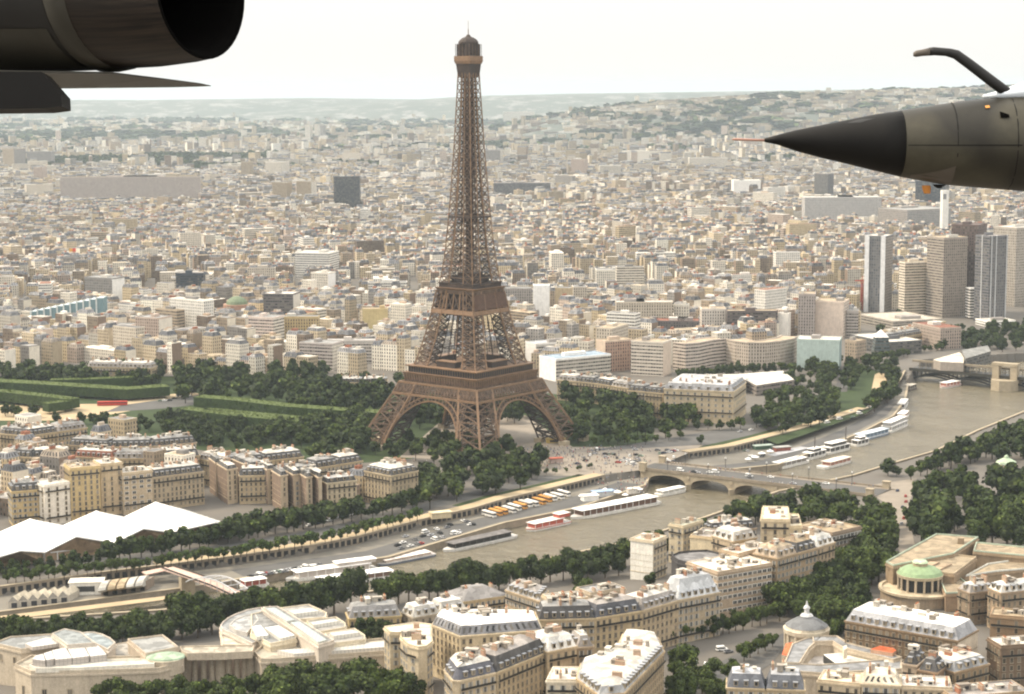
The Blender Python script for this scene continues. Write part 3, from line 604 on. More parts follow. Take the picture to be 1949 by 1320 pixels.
def house(label, foot, zg, h, wall=CREAM, roof='mansard', mh=4.2, ins=1.9, rc=SLATE, tc=ZINC, win=WIN_TALL, group=None, chim=3, name='apartment_house', cat='building', balc=True, blank=(), pitch=2.7, storey=3.15, sidecol=None, dorm=True, seed=None, setb=0, front=14., blankbelow=0.):
    """one building: foot = list of (x, y), eaves h above zg. Parts: wall, balcony, windows, roof > dormer, chimney"""
    rs = random.Random(seed if seed is not None else zlib.crc32(label.encode()) & 0xffff)
    wall = tuple(q*k for q, k in zip(wall, (.84, .8, .74))) if wall not in (CREAM, YELLOW, WHITEC, BROWN, BEIGE, PINK, GREYC) else wall
    foot = ccw(foot); c = np.mean(np.array(foot), 0); root = thing(name, label, cat, (float(c[0]), float(c[1]), zg), group); keep_clear(foot, front)
    n = len(foot); mb = MB(); ze = zg+h
    dist = math.dist((c[0], c[1]), CAM[:2]); parts = win is not None
    for i in range(n):
        a, b = foot[i], foot[(i+1) % n]; L = math.dist(a, b); bl = i in blank
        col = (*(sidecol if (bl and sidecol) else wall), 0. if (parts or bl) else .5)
        if not parts and not bl and balc == 'strip': col = (*wall, 1.)
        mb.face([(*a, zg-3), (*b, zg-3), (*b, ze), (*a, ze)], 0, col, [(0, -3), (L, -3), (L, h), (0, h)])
    o_ = inset(foot, -.4); mb.loftp(o_, ze-.7, o_, ze, 0, (*[min(.8, q*1.08) for q in wall], 0))
    if parts: o2 = inset(foot, -.16); mb.loftp(o2, zg+3.4, o2, zg+3.75, 0, (*wall, 0)); 
    if parts:
        for k_ in range(2, int(h/storey)): zz_ = ze-.9-k_*storey; o3 = inset(foot, -.1); mb.loftp(o3, zz_-.1, o3, zz_+.08, 0, (*[q*.93 for q in wall], 0), cap=False)
    W = mb.build('wall', FAC, root)
    if roof == 'mansard':
        p1 = inset(foot, ins); p2 = inset(foot, ins+2.6); mb = MB(); q0 = inset(foot, .15)
        if roof == 'mansard': mb.loftp(q0, ze+.02, p1, ze+mh, 0, (*rc, 0. if (parts and dorm) else .5), cap=False, vh=3.1); mb.loftp(p1, ze+mh, p2, ze+mh+1.1, 0, (*tc, 0), True, 0, (*[q*.95 for q in tc], 0))
        top = ze+mh+.8
    elif roof == 'flat':
        mb = MB(); p1 = inset(foot, .45); mb.loftp(foot, ze+.02, foot, ze+.8, 0, (*[q*1.02 for q in wall], 0), cap=False); mb.loftp(foot, ze+.8, p1, ze+.8, 0, (*wall, 0), cap=False); mb.loftp(p1, ze+.8, p1, ze+.25, 0, (*tc, 0), True, 0, (*tc, 0)); top = ze+.3
    elif roof == 'hip':
        mb = MB(); q0 = inset(foot, -.5); w_ = min(math.dist(foot[0], foot[1]), math.dist(foot[1], foot[2])); p2 = inset(foot, w_*.42); mb.loftp(q0, ze+.02, p2, ze+mh, 0, (*rc, 0), True, 0, (*rc, 0)); top = ze+mh*.5
    rf = mb.build('roof', FAC, root)
    wins = []; wk = rs.choice([WIN_TALL, WIN_TALL, WIN_SHUT]) if win is WIN_TALL else win; ws = rs.uniform(.88, 1.08), rs.uniform(.88, 1.1); win = wk
    for i in range(n):
        a, b = np.array(foot[i]), np.array(foot[(i+1) % n]); L = math.dist(a, b); f = facing(a, b); rz = math.atan2(b[1]-a[1], b[0]-a[0])
        if i in blank or f < .08 or L < 3.5: continue
        e = (b-a)/L; nn = np.array([e[1], -e[0]]); cnt = max(1, int((L-1.2)/pitch)); fl = max(1, int((h-1.)/storey))
        if parts:
            for k in range(cnt):
                for q in range(fl):
                    z = zg + h - .9 - (q+.5)*storey
                    if z < zg+1.2 or z < zg+blankbelow or rs.random() < .04: continue
                    p = a + e*((k+.5)*L/cnt) + nn*.02; wins.append((p[0], p[1], z, rz))
        if parts and dorm and roof == 'mansard':
            cd = max(1, int((L-3)/ (pitch*1.25)))
            for k in range(cnt if cd > cnt else cd):
                p = a + e*(1.5+(k+.5)*(L-3)/cd) - nn*.75; inst(DORMER, 'dormer', rf, (p[0], p[1], ze+.75), rz, (1, 1, 1))
        if parts and balc is True:
            for zf in ([ze-.9-storey, ze-.9-(fl-1)*storey] if fl > 3 else [ze-.9-storey]):
                mbb = MB(); q0, q1 = a+nn*.45+e*.4, b+nn*.45-e*.4; mbb.beam((*q0, zf), (*q1, zf), .85, 1, h=.16); mbb.beam((*(q0+nn*.38), zf+.5), (*(q1+nn*.38), zf+.5), .05, 0, h=.9)
                mbb.build('balcony', [M['jet_dark'], M['stone']], root)
    wins.sort(key=lambda p: (p[0]-CAM[0])**2+(p[1]-CAM[1])**2)
    for w_ in wins[:100]: inst(win, 'window', root, w_[:3], w_[3], (ws[0], 1, ws[1]))
    if len(wins) > 100:      # past a hundred the rest is one part
        mb = MB()
        for x, y, z, rz in wins[100:]:
            ca, sa = math.cos(rz), math.sin(rz)
            for pl in win.polygons:
                q = [win.vertices[v].co for v in pl.vertices]; mb.face([(x+v.x*ca-v.y*sa, y+v.x*sa+v.y*ca, z+v.z) for v in q], pl.material_index)
        o = mb.build('window', list(win.materials), root); o['kind'] = 'stuff'
    # chimney stacks along the party walls, roof hatches
    if chim:
        long_ = max(range(n), key=lambda i: math.dist(foot[i], foot[(i+1) % n])); a, b = np.array(foot[long_]), np.array(foot[(long_+1) % n]); e = (b-a)/math.dist(a, b); L = math.dist(a, b); nn = np.array([-e[1], e[0]])
        dep = max(2., min(14., np.mean([abs((np.array(p)-a).dot(nn)) for p in foot])*1.6))
        for k in range(chim):
            u = L*(k+.5)/chim + rs.uniform(-1, 1); v = rs.uniform(.3, .62)*dep; p = a+e*u+nn*v
            if inside(p[0], p[1], inset(foot, ins+.6 if roof != 'flat' else 1.2)): inst(CHIMNEY, 'chimney', rf, (p[0], p[1], top-.6), math.atan2(e[1], e[0]), (1, rs.uniform(.6, 1.2), rs.uniform(.7, 1.15)))
    q = inset(foot, ins+1.4 if roof != 'flat' else 1.4); cc = np.mean(np.array(q), 0); area = abs(sum(foot[i][0]*foot[(i+1) % n][1]-foot[(i+1) % n][0]*foot[i][1] for i in range(n)))/2
    for k in range(min(12, int(area/(45 if roof == 'flat' else 60))+1)):
        j = rs.randrange(len(q)); f, g_ = rs.uniform(.05, .9), rs.random(); pe_ = np.array(q[j])*(1-g_)+np.array(q[(j+1) % len(q)])*g_; p = cc*(1-f)+pe_*f; e = rs.uniform(.9, 2.4)
        inst(HATCH, 'roof_hatch', rf, (p[0], p[1], top-.1), math.atan2(foot[1][1]-foot[0][1], foot[1][0]-foot[0][0])+rs.choice([0, 1.5708]), (e*rs.uniform(.8, 2.2), e, rs.uniform(.7, 2.4)))
    return root
def eave(px, py, h, iters=6):
    z = 0.
    for _ in range(iters): x, y = G(px, py, z+h); z = TZ(x, y)
    return (x, y), z
def back(a, b, d):
    e = np.array(b)-np.array(a); e = e/np.linalg.norm(e); nn = np.array([-e[1], e[0]])
    if nn.dot(CAM[:2]-np.array(a)) > 0: nn = -nn
    return tuple(np.array(a)+nn*d), tuple(np.array(b)+nn*d)
def row(pts, h, depth, labels, zg=None, **kw):
    """a street front: eave pixels along its length, one house per label"""
    P = []; zs = []
    for px, py in pts:
        p, z = eave(px, py, h) if zg is None else (G(px, py, zg+h), zg); P.append(np.array(p)); zs.append(z)
    zz = min(zs)
    if zg is None: P = [np.array(G(px, py, zz+h)) for px, py in pts]
    L = [0]
    for a, b in zip(P[:-1], P[1:]): L.append(L[-1]+math.dist(a, b))
    def at(s):
        k = max(j for j in range(len(L)-1) if L[j] <= s+1e-6); f = (s-L[k])/(L[k+1]-L[k]); return P[k]*(1-f)+P[k+1]*f
    n = len(labels); out = []
    for i, lb in enumerate(labels):
        a, b = at(L[-1]*i/n), at(L[-1]*(i+1)/n - .06); c, d = back(a, b, depth); k2 = dict(kw)
        for k_, v in kw.items():
            if isinstance(v, list): k2[k_] = v[i % len(v)]
        out.append(house(lb, [tuple(a), tuple(b), d, c], zz, h, **k2))
    return out
def two(L_, M_, R_, yt, h, phi, zg=None, depth=None):
    """footprint of a block whose near corner is at pixel M_: left face to L_, right face to R_"""
    if zg is None: p, zg = eave(M_, yt, h)
    else: p = G(M_, yt, zg+h)
    s = F/math.dist((*p, zg+h), CAM); c, sn = math.cos(R(phi)), math.sin(R(phi)); x, y = p
    a = (M_-L_)/(s*max(.08, c)) if M_ > L_ else depth; b = (R_-M_)/(s*max(.08, sn)) if R_ > M_+1.5 else (depth or 14.)
    if L_ >= M_: a = depth or 14.
    return [(x, y), (x+b*sn, y+b*c), (x+b*sn-a*c, y+b*c+a*sn), (x-a*c, y+a*sn)], zg
def blk(label, L_, M_, R_, yt, yb=None, h=None, phi=0, depth=None, wall=WHITEC, style=1., rc=ZINC, side=None, sstyle=None, name='office_block', cat='building', group=None, plant=1, zg=0., front=14., parapet=True):
    """a modern block or tower; yt, yb = roof and foot of its near corner (pixels)"""
    if h is None:
        x, y = G(M_, yb, zg); vis = 13. if (y > 600 and front >= 16) else 0.; x, y = G(M_, yb, zg+vis)      # the foot of a far block stands behind lower roofs
        sl_ = math.dist((x, y, 0), CAM); h = vis+(yb-yt)*sl_/F/ (math.hypot(x-CAM[0], y-CAM[1])/sl_)
    foot, zg = two(L_, M_, R_, yt, h, phi, zg, depth)
    c = np.mean(np.array(foot), 0); root = thing(name, label, cat, (float(c[0]), float(c[1]), zg), group); keep_clear(foot, front)
    mb = MB(); ze = zg+h; sd_ = side or wall; ss = style if sstyle is None else sstyle
    for i in range(4):
        a, b = foot[i], foot[(i+1) % 4]; LL = math.dist(a, b); w_, st = (wall, style) if i in (3, 1) and M_ > L_+1.5 else (sd_, ss)
        if i in (0, 2): w_, st = (sd_, ss)
        if i in (1, 3): w_, st = (wall, style)
        mb.face([(*a, zg-2), (*b, zg-2), (*b, ze), (*a, ze)], 0, (*w_, st), [(0, -2), (LL, -2), (LL, h), (0, h)])
    mb.build('wall', FAC, root)
    mb = MB(); o2 = inset(foot, -.12); q = inset(foot, .5)
    mb.loftp(o2, ze-.9, o2, ze+.7, 0, (*[min(.8, x*1.1) for x in wall], 0), cap=False); mb.loftp(o2, ze+.7, q, ze+.7, 0, (*wall, 0), cap=False); mb.loftp(q, ze+.7, q, ze+.1, 0, (*rc, 0), True, 0, (*rc, 0))
    rf = mb.build('roof', FAC, root)
    blk.foot = (foot, zg, h)
    if plant:
        rs = random.Random(int(L_*7+yt)); mb = MB(); cc = c
        for k in range(plant):
            f = rs.uniform(-.3, .3); a = np.array(foot[3])*(.5+f)+np.array(foot[0])*(.5-f); b = np.array(foot[2])*(.5+f)+np.array(foot[1])*(.5-f); p = a*.5+b*.5; e = math.dist(foot[0], foot[3])*rs.uniform(.12, .25)
            mb.box((p[0], p[1], ze+1.6), (max(3, e), max(2.5, math.dist(foot[0], foot[1])*.4), 3.), math.atan2(foot[0][1]-foot[3][1], foot[0][0]-foot[3][0]), 0, (*rs.choice([wall, GREYC, ZWHITE]), 0))
        mb.build('plant_room', FAC, rf)
    return root
def ext(parent, name, pts, zt, zb, wall, rc=None, style=0., mat=None, px=True, parapet=0., lip=None):
    P = ccw(gp(pts, zt) if px else pts); mb = MB(); mb.prism(P, zb, zt, 0, (*wall, style), 0, (*(rc or wall), 0))
    if parapet:
        q = inset(P, .4); mb.loftp(P, zt, P, zt+parapet, 0, (*(lip or wall), 0), cap=False); mb.loftp(P, zt+parapet, q, zt+parapet, 0, (*(lip or wall), 0), cap=False); mb.loftp(q, zt+parapet, q, zt+.02, 0, (*(lip or wall), 0), cap=False)
    if zt-zb > 9 and parapet:      # cornice and plinth line
        q = inset(P, -.45); mb.loftp(q, zt-1.5, q, zt-.7, 0, (*[k*1.05 for k in wall], 0)); mb.loftp(q, zt-1.5, inset(P, .1), zt-1.5, 0, (*wall, 0), cap=False)
    return mb.build(name, mat or FAC, parent), P
# ================================================================ far and middle distance landmarks
DK = (.045, .05, .06)
blk('black glass office cube standing alone among low white roofs', 635, 684, 686, 336, 392, depth=40, wall=DK, style=1, rc=(.1, .1, .1), front=60)
blk('very long grey housing slab above a dark row of trees', 118, 380, 381, 336, 380, depth=18, wall=(.4, .35, .32), style=.5, rc=BEIGE, plant=4, front=50)
blk('square tan tower with a darker grey panel near the frame edge', 2, 26, 40, 283, 318, phi=25, depth=30, wall=BEIGE, side=GREYC, style=.5, front=40)
blk('pair block of grey flats behind the long housing slab', 52, 98, 100, 288, 312, depth=20, wall=GREYC, style=.5, front=30)
blk('slim pink tower rising behind the end of the long slab', 64, 80, 83, 318, 345, depth=15, wall=PINK, style=.5, front=30)
blk('tan apartment block, the squarer of two just before the black cube', 517, 545, 553, 347, 380, phi=18, wall=BEIGE, style=.5, front=40)
blk('tan apartment block nearest the black cube, pale end wall', 563, 592, 600, 345, 380, phi=18, wall=BEIGE, style=.5, side=WHITEC, front=40)
blk('white twin-fronted tower above the tan blocks', 503, 535, 547, 308, 336, phi=22, wall=WHITEC, style=.5, front=40)
blk('narrow tan tower beside the white twin-fronted tower', 458, 476, 480, 308, 338, phi=15, wall=BEIGE, style=.5, front=40)
blk('tall hazy slab leading the far cluster of white towers', 580, 590, 594, 238, 268, phi=20, wall=WHITEC, style=.5, plant=0)
blk('hazy white tower, slimmest of the far cluster', 598, 605, 608, 236, 268, phi=20, wall=WHITEC, style=.5, plant=0)
blk('hazy grey tower at the end of the far cluster', 609, 615, 619, 238, 266, phi=20, wall=GREYC, style=.5, plant=0)
blk('tall pale tower on the skyline plain by itself', 455, 463, 465, 207, 222, depth=40, wall=WHITEC, style=0, plant=0)
blk('pale flats with grey stripes just past the tower shaft', 923, 952, 957, 285, 309, phi=12, wall=GREYC, style=1, side=WHITEC, front=40)
blk('long white hospital slab on the wooded hill beside the tower shaft', 958, 1018, 1020, 212, 234, depth=40, wall=WHITEC, style=.5, plant=3, front=60)
blk('long low white hall on the far slope among trees', 1070, 1122, 1124, 231, 247, depth=60, wall=WHITEC, style=0, rc=ZWHITE, front=60)
blk('wide white slab past the trees on the middle slope', 1187, 1236, 1238, 287, 307, depth=22, wall=WHITEC, style=0, rc=ZWHITE, front=40)
blk('pinkish stepped block of flats on the middle slope', 1087, 1112, 1120, 303, 329, phi=22, wall=PINK, style=.5, front=40)
blk('white flats with banded front under the middle slope trees', 1142, 1182, 1184, 315, 334, depth=20, wall=WHITEC, style=1, front=30)
blk('low dark hall with a pale patch beside the tower shaft', 940, 1048, 1050, 348, 368, depth=40, wall=(.12, .12, .13), style=1, rc=GREYC, front=40)
blk('white office slab just below the jet nose tip', 1313, 1385, 1387, 300, 318, depth=25, wall=WHITEC, style=.5, plant=3, front=30)
blk('bright white hall with plain walls under the jet radome', 1397, 1448, 1451, 343, 363, depth=30, wall=(.75, .72, .68), style=0, rc=ZWHITE, front=30)
blk('dark grey tower below the jet radome', 1553, 1576, 1590, 331, 376, phi=35, wall=(.15, .145, .14), style=.5, side=(.1, .1, .11), rc=GREYC, front=40)
blk('long pale grey slab in front of the dark grey tower', 1535, 1678, 1681, 375, 416, depth=16, wall=(.46, .44, .42), style=.5, rc=ZWHITE, plant=3, front=50)
blk('dark blue glass tower partly hidden by the jet belly', 1748, 1800, 1818, 345, 395, phi=20, wall=(.05, .06, .075), style=1, front=40)
blk('wide grey office block with vertical ribs beyond the chimney', 1687, 1727, 1820, 400, 432, phi=62, wall=GREYC, style=.5, side=(.3, .29, .28), front=30)
blk('white twin towers on the far slope under the jet probe', 1330, 1340, 1353, 223, 248, phi=40, wall=WHITEC, style=.5, plant=0)
ch = thing('chimney_stack', 'tall plain white square chimney rising over the high-rise cluster', 'chimney', (*G(1796, 452, 0), 0)); x, y = G(1796, 452, 0); hh = 88*math.dist((x, y, 0), CAM)/F
mb = MB(); mb.box((x, y, hh/2-3), (11, 9, hh-6), .25, 0, (.68, .66, .62, 0)); mb.build('shaft', FAC, ch); mb = MB(); mb.box((x, y, hh-3), (11.4, 9.4, 6), .25, 0, (.66, .64, .6, 0)); mb.box((x-1, y-4.4, hh-10), (6, 1., 10), .25, 0, (.2, .2, .2, 0)); mb.build('flue_head', FAC, ch); keep_clear([(x-8, y-8), (x+8, y-8), (x+8, y+8), (x-8, y+8)], 0)
# middle distance, left of the tower
blk('dark office with an orange billboard on its end', 121, 152, 154, 489, 512, depth=16, wall=GREYC, style=.5, rc=(.08, .09, .1), front=20)
bx = thing('billboard', 'orange and red painted billboard on a dark office end', 'billboard', (*G(142, 507, 0), 0)); x, y = G(142, 507, 0); mb = MB()
for k in range(4): mb.box((x-3.6+2.4*k, y-9, 22), (2.4, .4, 11), 0, 0, ([(.6, .33, .06), (.62, .26, .05), (.5, .07, .03), (.55, .05, .03)][k]) + (0,))
mb.build('panel', FAC, bx); mb = MB(); mb.box((x-3, y-8.6, 8.2), (.4, .4, 17)); mb.box((x+3, y-8.6, 8.2), (.4, .4, 17)); mb.build('post', M['jet_dark'], bx)
blk('grey office slab with white end wall among low roofs', 155, 213, 230, 530, 566, phi=28, wall=(.22, .21, .2), style=.5, side=(.72, .7, .66), sstyle=0, front=30)
blk('dark blue glass office with flat roof', 335, 387, 389, 520, 551, depth=22, wall=(.045, .055, .07), style=1, rc=GREYC, front=30)
blk('dark gridded office under a white frame', 500, 558, 566, 560, 597, phi=10, wall=(.14, .125, .12), style=1, side=WHITEC, sstyle=0, rc=ZWHITE, front=30)
blk('pink stone office with white corner pier', 187, 246, 254, 620, 660, phi=12, wall=(.5, .42, .37), style=.5, side=WHITEC, sstyle=0, front=16)
blk('pale pink flats with a blank white end', 254, 302, 320, 606, 640, phi=24, wall=PINK, style=.5, side=WHITEC, sstyle=0, front=16)
blk('stepped white flats below the copper dome', 470, 520, 536, 605, 642, phi=22, wall=(.6, .5, .44), style=1, side=WHITEC, front=16)
blk('long yellow stone block with even windows', 537, 606, 608, 603, 634, depth=18, wall=YELLOW, style=.5, front=20)
blk('bright white long office with banded front', 560, 626, 640, 482, 512, phi=14, wall=(.7, .67, .62), style=1, rc=ZWHITE, front=24)
blk('white block with blank glowing side wall', 590, 624, 636, 520, 549, phi=24, wall=WHITEC, style=.5, side=(.75, .73, .7), sstyle=0, rc=ZWHITE, front=24)
blk('office with an open grid front behind the park trees', 567, 632, 650, 655, 705, phi=22, wall=(.42, .37, .34), style=1, side=WHITEC, sstyle=.5, front=10)
blk('grey strip-windowed office left of the tower waist', 622, 716, 718, 648, 690, depth=18, wall=(.5, .46, .42), style=1, rc=(.4, .38, .36), front=16)
blk('yellow warehouse with plain walls left of the tower waist', 690, 737, 739, 588, 616, depth=24, wall=YELLOW, style=0, rc=BEIGE, front=16)
gl = thing('glass_building', 'stepped pale aqua glass building with white ribs', 'building', (*G(125, 622, 0), 0))
mb = MB(); mb2 = MB()
for k in range(11):
    pa, pb = G(60+12.5*k, 624, 0), G(60+12.5*(k+1), 624, 0); hh = 18+1.45*k
    mb.prism(ccw([pa, pb, (pb[0], pb[1]+22), (pa[0], pa[1]+22)]), -1, hh, 0, (.16, .24, .26, 0), 0, (.42, .47, .48, 0)); mb2.beam((pa[0], pa[1]-.4, 0), (pa[0], pa[1]-.4, hh+1), 1.4, 0, (.6, .62, .6, 0))
    keep_clear([pa, pb, (pb[0], pb[1]+22), (pa[0], pa[1]+22)], 16)
mb.build('glazing', FAC, gl); mb2.build('ribs', FAC, gl)
x, y = G(452, 618, 0); dm = thing('domed_building', 'round brick building with green copper dome among flats', 'building', (x, y, 0)); keep_clear([(x-18, y-14), (x+18, y-14), (x+18, y+16), (x-18, y+16)], 16)
mb = MB(); mb.cyl(x, y, -1, 23, 15, 15, 0, n=20); mb.build('wall', mk('pinkish brick', (.34, .2, .14), .85, .2), dm); mb = MB(); mb.tube([((x, y, z), (r, 0, 0), (0, r, 0)) for z, r in ((23, 12), (26, 11), (29, 8), (31, 4), (31.6, 1))], 0, n=20); mb.build('dome', mk('dull copper', (.13, .165, .1), .7, .2), dm, smooth=True)
# middle distance, right of the tower
blk('bright blank white block with one plain face', 1015, 1046, 1049, 544, 584, depth=24, wall=(.78, .76, .72), style=0, rc=ZWHITE, plant=0, front=24)
blk('cream cubic house behind the blank white block', 1057, 1086, 1091, 549, 577, phi=10, wall=CREAM, style=0, front=20)
blk('grey office with faint stripes beside the second platform', 962, 1012, 1014, 549, 578, depth=20, wall=GREYC, style=.5, front=20)
blk('white office with two rows of dark openings and garden', 1135, 1188, 1191, 514, 538, depth=18, wall=(.68, .63, .54), style=.5, front=20)
blk('tan slab with tall dark bays below the white office', 1173, 1281, 1283, 575, 612, depth=18, wall=(.5, .43, .34), style=.5, rc=ZWHITE, plant=3, front=20)
blk('white block at the end of the tan slab', 1283, 1310, 1314, 580, 610, phi=12, wall=WHITEC, style=.5, front=16)
blk('long low office with blue roof and white end wall', 1027, 1058, 1166, 684, 726, phi=58, wall=(.72, .7, .67), style=0, side=(.46, .42, .36), sstyle=1, rc=(.24, .3, .36), plant=1, front=6)
blk('grey-roofed office set behind the blue-roofed office', 1000, 1020, 1118, 655, 690, phi=62, wall=(.6, .58, .55), style=0, side=(.45, .43, .4), sstyle=1, rc=(.36, .37, .38), front=4)
blk('brown office with broad beige piers', 1136, 1152, 1205, 650, 708, phi=60, wall=(.46, .37, .29), style=0, side=(.32, .22, .17), sstyle=.5, rc=BEIGE, front=6)
blk('hotel slab with white banded balconies and beige end', 1203, 1262, 1281, 652, 716, phi=24, wall=(.56, .5, .43), style=1, side=(.54, .44, .35), sstyle=0, rc=BEIGE, front=6)
blk('dark flats with stacked white balconies above the curved offices', 1214, 1330, 1336, 612, 652, phi=8, wall=(.13, .115, .11), style=.5, rc=RUST, plant=5, front=10)
blk('white gridded wing of the big dark slab', 1336, 1382, 1385, 588, 642, depth=16, wall=(.6, .54, .47), style=.5, rc=BEIGE, front=8)
blk('big dark brown slab of offices with pale roof edge', 1385, 1480, 1482, 592, 645, depth=16, wall=(.115, .095, .09), style=1, rc=BEIGE, front=8)
blk('white end tower of the big dark slab with one dark groove', 1482, 1500, 1508, 597, 645, phi=24, wall=(.68, .64, .58), style=0, rc=ZWHITE, front=8)
blk('tall grey-beige residential slab beside the embassy', 1521, 1552, 1560, 560, 642, phi=10, wall=(.36, .31, .28), style=.5, rc=BEIGE, front=8)
blk('pinkish beige residential tower with a dark central groove', 1555, 1606, 1625, 575, 642, phi=20, wall=(.58, .48, .4), style=0, side=(.52, .44, .37), sstyle=.5, rc=BEIGE, front=8)
blk('banded grey wing stepping down from the pinkish tower', 1612, 1634, 1640, 592, 640, phi=10, wall=(.4, .36, .33), style=1, front=6)
blk('glass arts centre with pale green curtain wall', 1521, 1598, 1611, 648, 702, phi=14, wall=(.42, .5, .46), style=0, side=(.2, .26, .26), sstyle=0, rc=ZWHITE, front=4)
def curved(label, pts, h, depth, wall, style, rc, zg=0.):
    P = [G(px, py, zg+h) for px, py in pts]; B = []
    for i in range(len(P)):
        a = P[max(0, i-1)]; b = P[min(len(P)-1, i+1)]; q, _ = back(a, b, depth); B.append((P[i][0]+q[0]-a[0], P[i][1]+q[1]-a[1]))
    c = np.mean(np.array(P), 0); rt_ = thing('office_block', label, 'building', (float(c[0]), float(c[1]), zg)); mb = MB(); u = 0
    ring_ = P+B[::-1]; n = len(ring_)
    for i in range(n):
        a, b = ring_[i], ring_[(i+1) % n]; L = math.dist(a, b); mb.face([(*a, zg-2), (*b, zg-2), (*b, zg+h), (*a, zg+h)], 0, (*wall, style), [(u, -2), (u+L, -2), (u+L, h), (u, h)]); u += L
    mb.build('wall', FAC, rt_); mb = MB()
    for i in range(len(P)-1):
        mb.face([(*P[i], zg+h), (*P[i+1], zg+h), (*B[i+1], zg+h), (*B[i], zg+h)], 0, (*rc, 0))
        for a, b in ((P[i], P[i+1]), (B[i], B[i+1])): mb.beam((*a, zg+h+.4), (*b, zg+h+.4), .9, 0, (*wall, 0), h=1.2)
    mb.build('roof', FAC, rt_)
    for i in range(len(P)-1): keep_clear([P[i], P[i+1], B[i+1], B[i]], 10)
    return rt_
curved('curved concrete embassy with five bands of square windows', [(1383, 646), (1400, 650), (1425, 653), (1455, 653), (1485, 650), (1510, 645), (1520, 640)], 24, 16, (.44, .375, .31), .5, BEIGE)
curved('concave banded office between hotel and embassy', [(1281, 652), (1305, 655), (1330, 653), (1355, 648), (1382, 645)], 24, 16, (.5, .43, .37), 1., BEIGE)
# high-rise cluster by the river
TWG = 'high-rise towers beside the river'
blk('slim tower of two white piers with a dark window strip', 1651, 1686, 1708, 450, 590, phi=28, wall=(.15, .15, .155), style=.5, side=(.27, .24, .21), sstyle=.5, rc=ZWHITE, group=TWG, front=8)
def vlines(foot, h, corners, wd, dp, col, nm):
    rt_ = [o for o in COL.objects if o.type == 'EMPTY'][-1]
    for i, j, off in corners:
        q = np.array(foot[i]); v = np.array(foot[j])-q; L = np.linalg.norm(v); v = v/L; c_ = q+v*(off*L if off < 1 else off); mb = MB(); mb.box((*c_, h/2), (wd, dp, h+2), math.atan2(v[1], v[0]), 0, (*col, 0)); mb.build(nm, FAC, rt_)
vlines(blk.foot[0], blk.foot[2], ((0, 3, 2.6), (3, 0, 2.6)), 5., 2.4, (.62, .62, .62), 'white_pier')
blk('beige tower block with staggered balconies', 1716, 1723, 1772, 500, 597, phi=72, wall=(.62, .55, .45), style=1, side=(.5, .42, .32), sstyle=1, rc=BEIGE, group=TWG, front=6)
blk('short dark grey block in front of the beige tower', 1750, 1776, 1778, 531, 595, depth=14, wall=(.1, .1, .1), style=1, group=TWG, front=4)
blk('tall brown-grey residential tower with striped balconies', 1776, 1797, 1846, 453, 598, phi=66, wall=(.3, .26, .22), style=1, side=(.28, .235, .195), sstyle=.5, rc=BEIGE, group=TWG, front=6)
blk('dark maroon tower behind the striped tower', 1818, 1862, 1890, 429, 590, phi=30, wall=(.1, .07, .062), style=.5, rc=(.12, .09, .08), group=TWG, front=4)
blk('dark blue-grey curved-front tower with pale vertical lines', 1866, 1884, 1922, 450, 606, phi=62, wall=(.13, .13, .14), style=1, side=(.15, .145, .145), sstyle=.5, rc=GREYC, group=TWG, front=4)
vlines(blk.foot[0], blk.foot[2], ((0, 1, .12), (0, 1, .38), (0, 1, .98), (0, 3, .5)), 1., 1.2, (.5, .5, .5), 'pale_rib')
blk('pale cream tower at the frame edge', 1904, 1935, 1990, 434, 575, phi=55, wall=(.38, .34, .29), style=.5, side=(.38, .34, .29), sstyle=.5, rc=ZWHITE, group=TWG, front=4)
blk('slim white tower peeping between the maroon and pale towers', 1888, 1900, 1906, 410, 450, phi=25, wall=WHITEC, style=.5, group=TWG, front=4)
blk('brick red block with blank wall below the maroon tower', 1805, 1838, 1842, 556, 600, depth=14, wall=(.2, .085, .055), style=0, side=(.2, .085, .055), rc=ZWHITE, front=2)
st = thing('stepped_terraces', 'white stepped terrace flats beside the brick red block', 'building', (*G(1855, 612, 0), 0)); mb = MB()
for k in range(11):
    pa, pb = G(1842, 606, 0), G(1858+k*2.3+(k > 7)*8, 606+k*.6, 0); z = 34-3.1*k
    mb.box(((pa[0]+pb[0])/2, pa[1]+4, z-.8), (abs(pb[0]-pa[0]), 14, 1.3), .12, 0, (.72, .69, .64, 0)); mb.box(((pa[0]+pb[0])/2-1, pa[1]+5, z-2.4), (abs(pb[0]-pa[0])-2, 12, 1.9), .12, 0, (.06, .055, .05, 0))
mb.build('terraces', FAC, st)
blk('long stone block with red roof tiles on the quay', 1757, 1790, 1832, 625, 664, phi=70, wall=(.36, .29, .24), style=.5, side=(.36, .29, .24), rc=RUST, front=2)
blk('dark glazed riverside office with white roof bands', 1640, 1692, 1760, 652, 676, phi=66, wall=(.1, .1, .1), style=1, side=(.1, .095, .09), sstyle=1, rc=ZWHITE, front=2)
blk('tan stone house beside the glass arts centre', 1612, 1630, 1652, 650, 690, phi=45, wall=(.34, .27, .2), style=.5, rc=BEIGE, front=2)
blk('long grey podium under the high-rise towers', 1655, 1700, 1800, 612, 628, phi=70, wall=(.3, .27, .23), style=1, rc=(.4, .36, .3), front=2)
blk('white low terrace pavilion below the blue-grey tower', 1868, 1880, 1935, 612, 622, phi=75, wall=(.7, .68, .64), style=1, side=(.68, .66, .62), sstyle=1, rc=ZWHITE, front=0)
x, y = G(1676, 676, 0); pt = thing('glass_pavilion', 'dark glass tower topped by a bright white pyramid', 'building', (x, y, 0)); keep_clear([(x-9, y-9), (x+9, y-9), (x+9, y+9), (x-9, y+9)], 4)
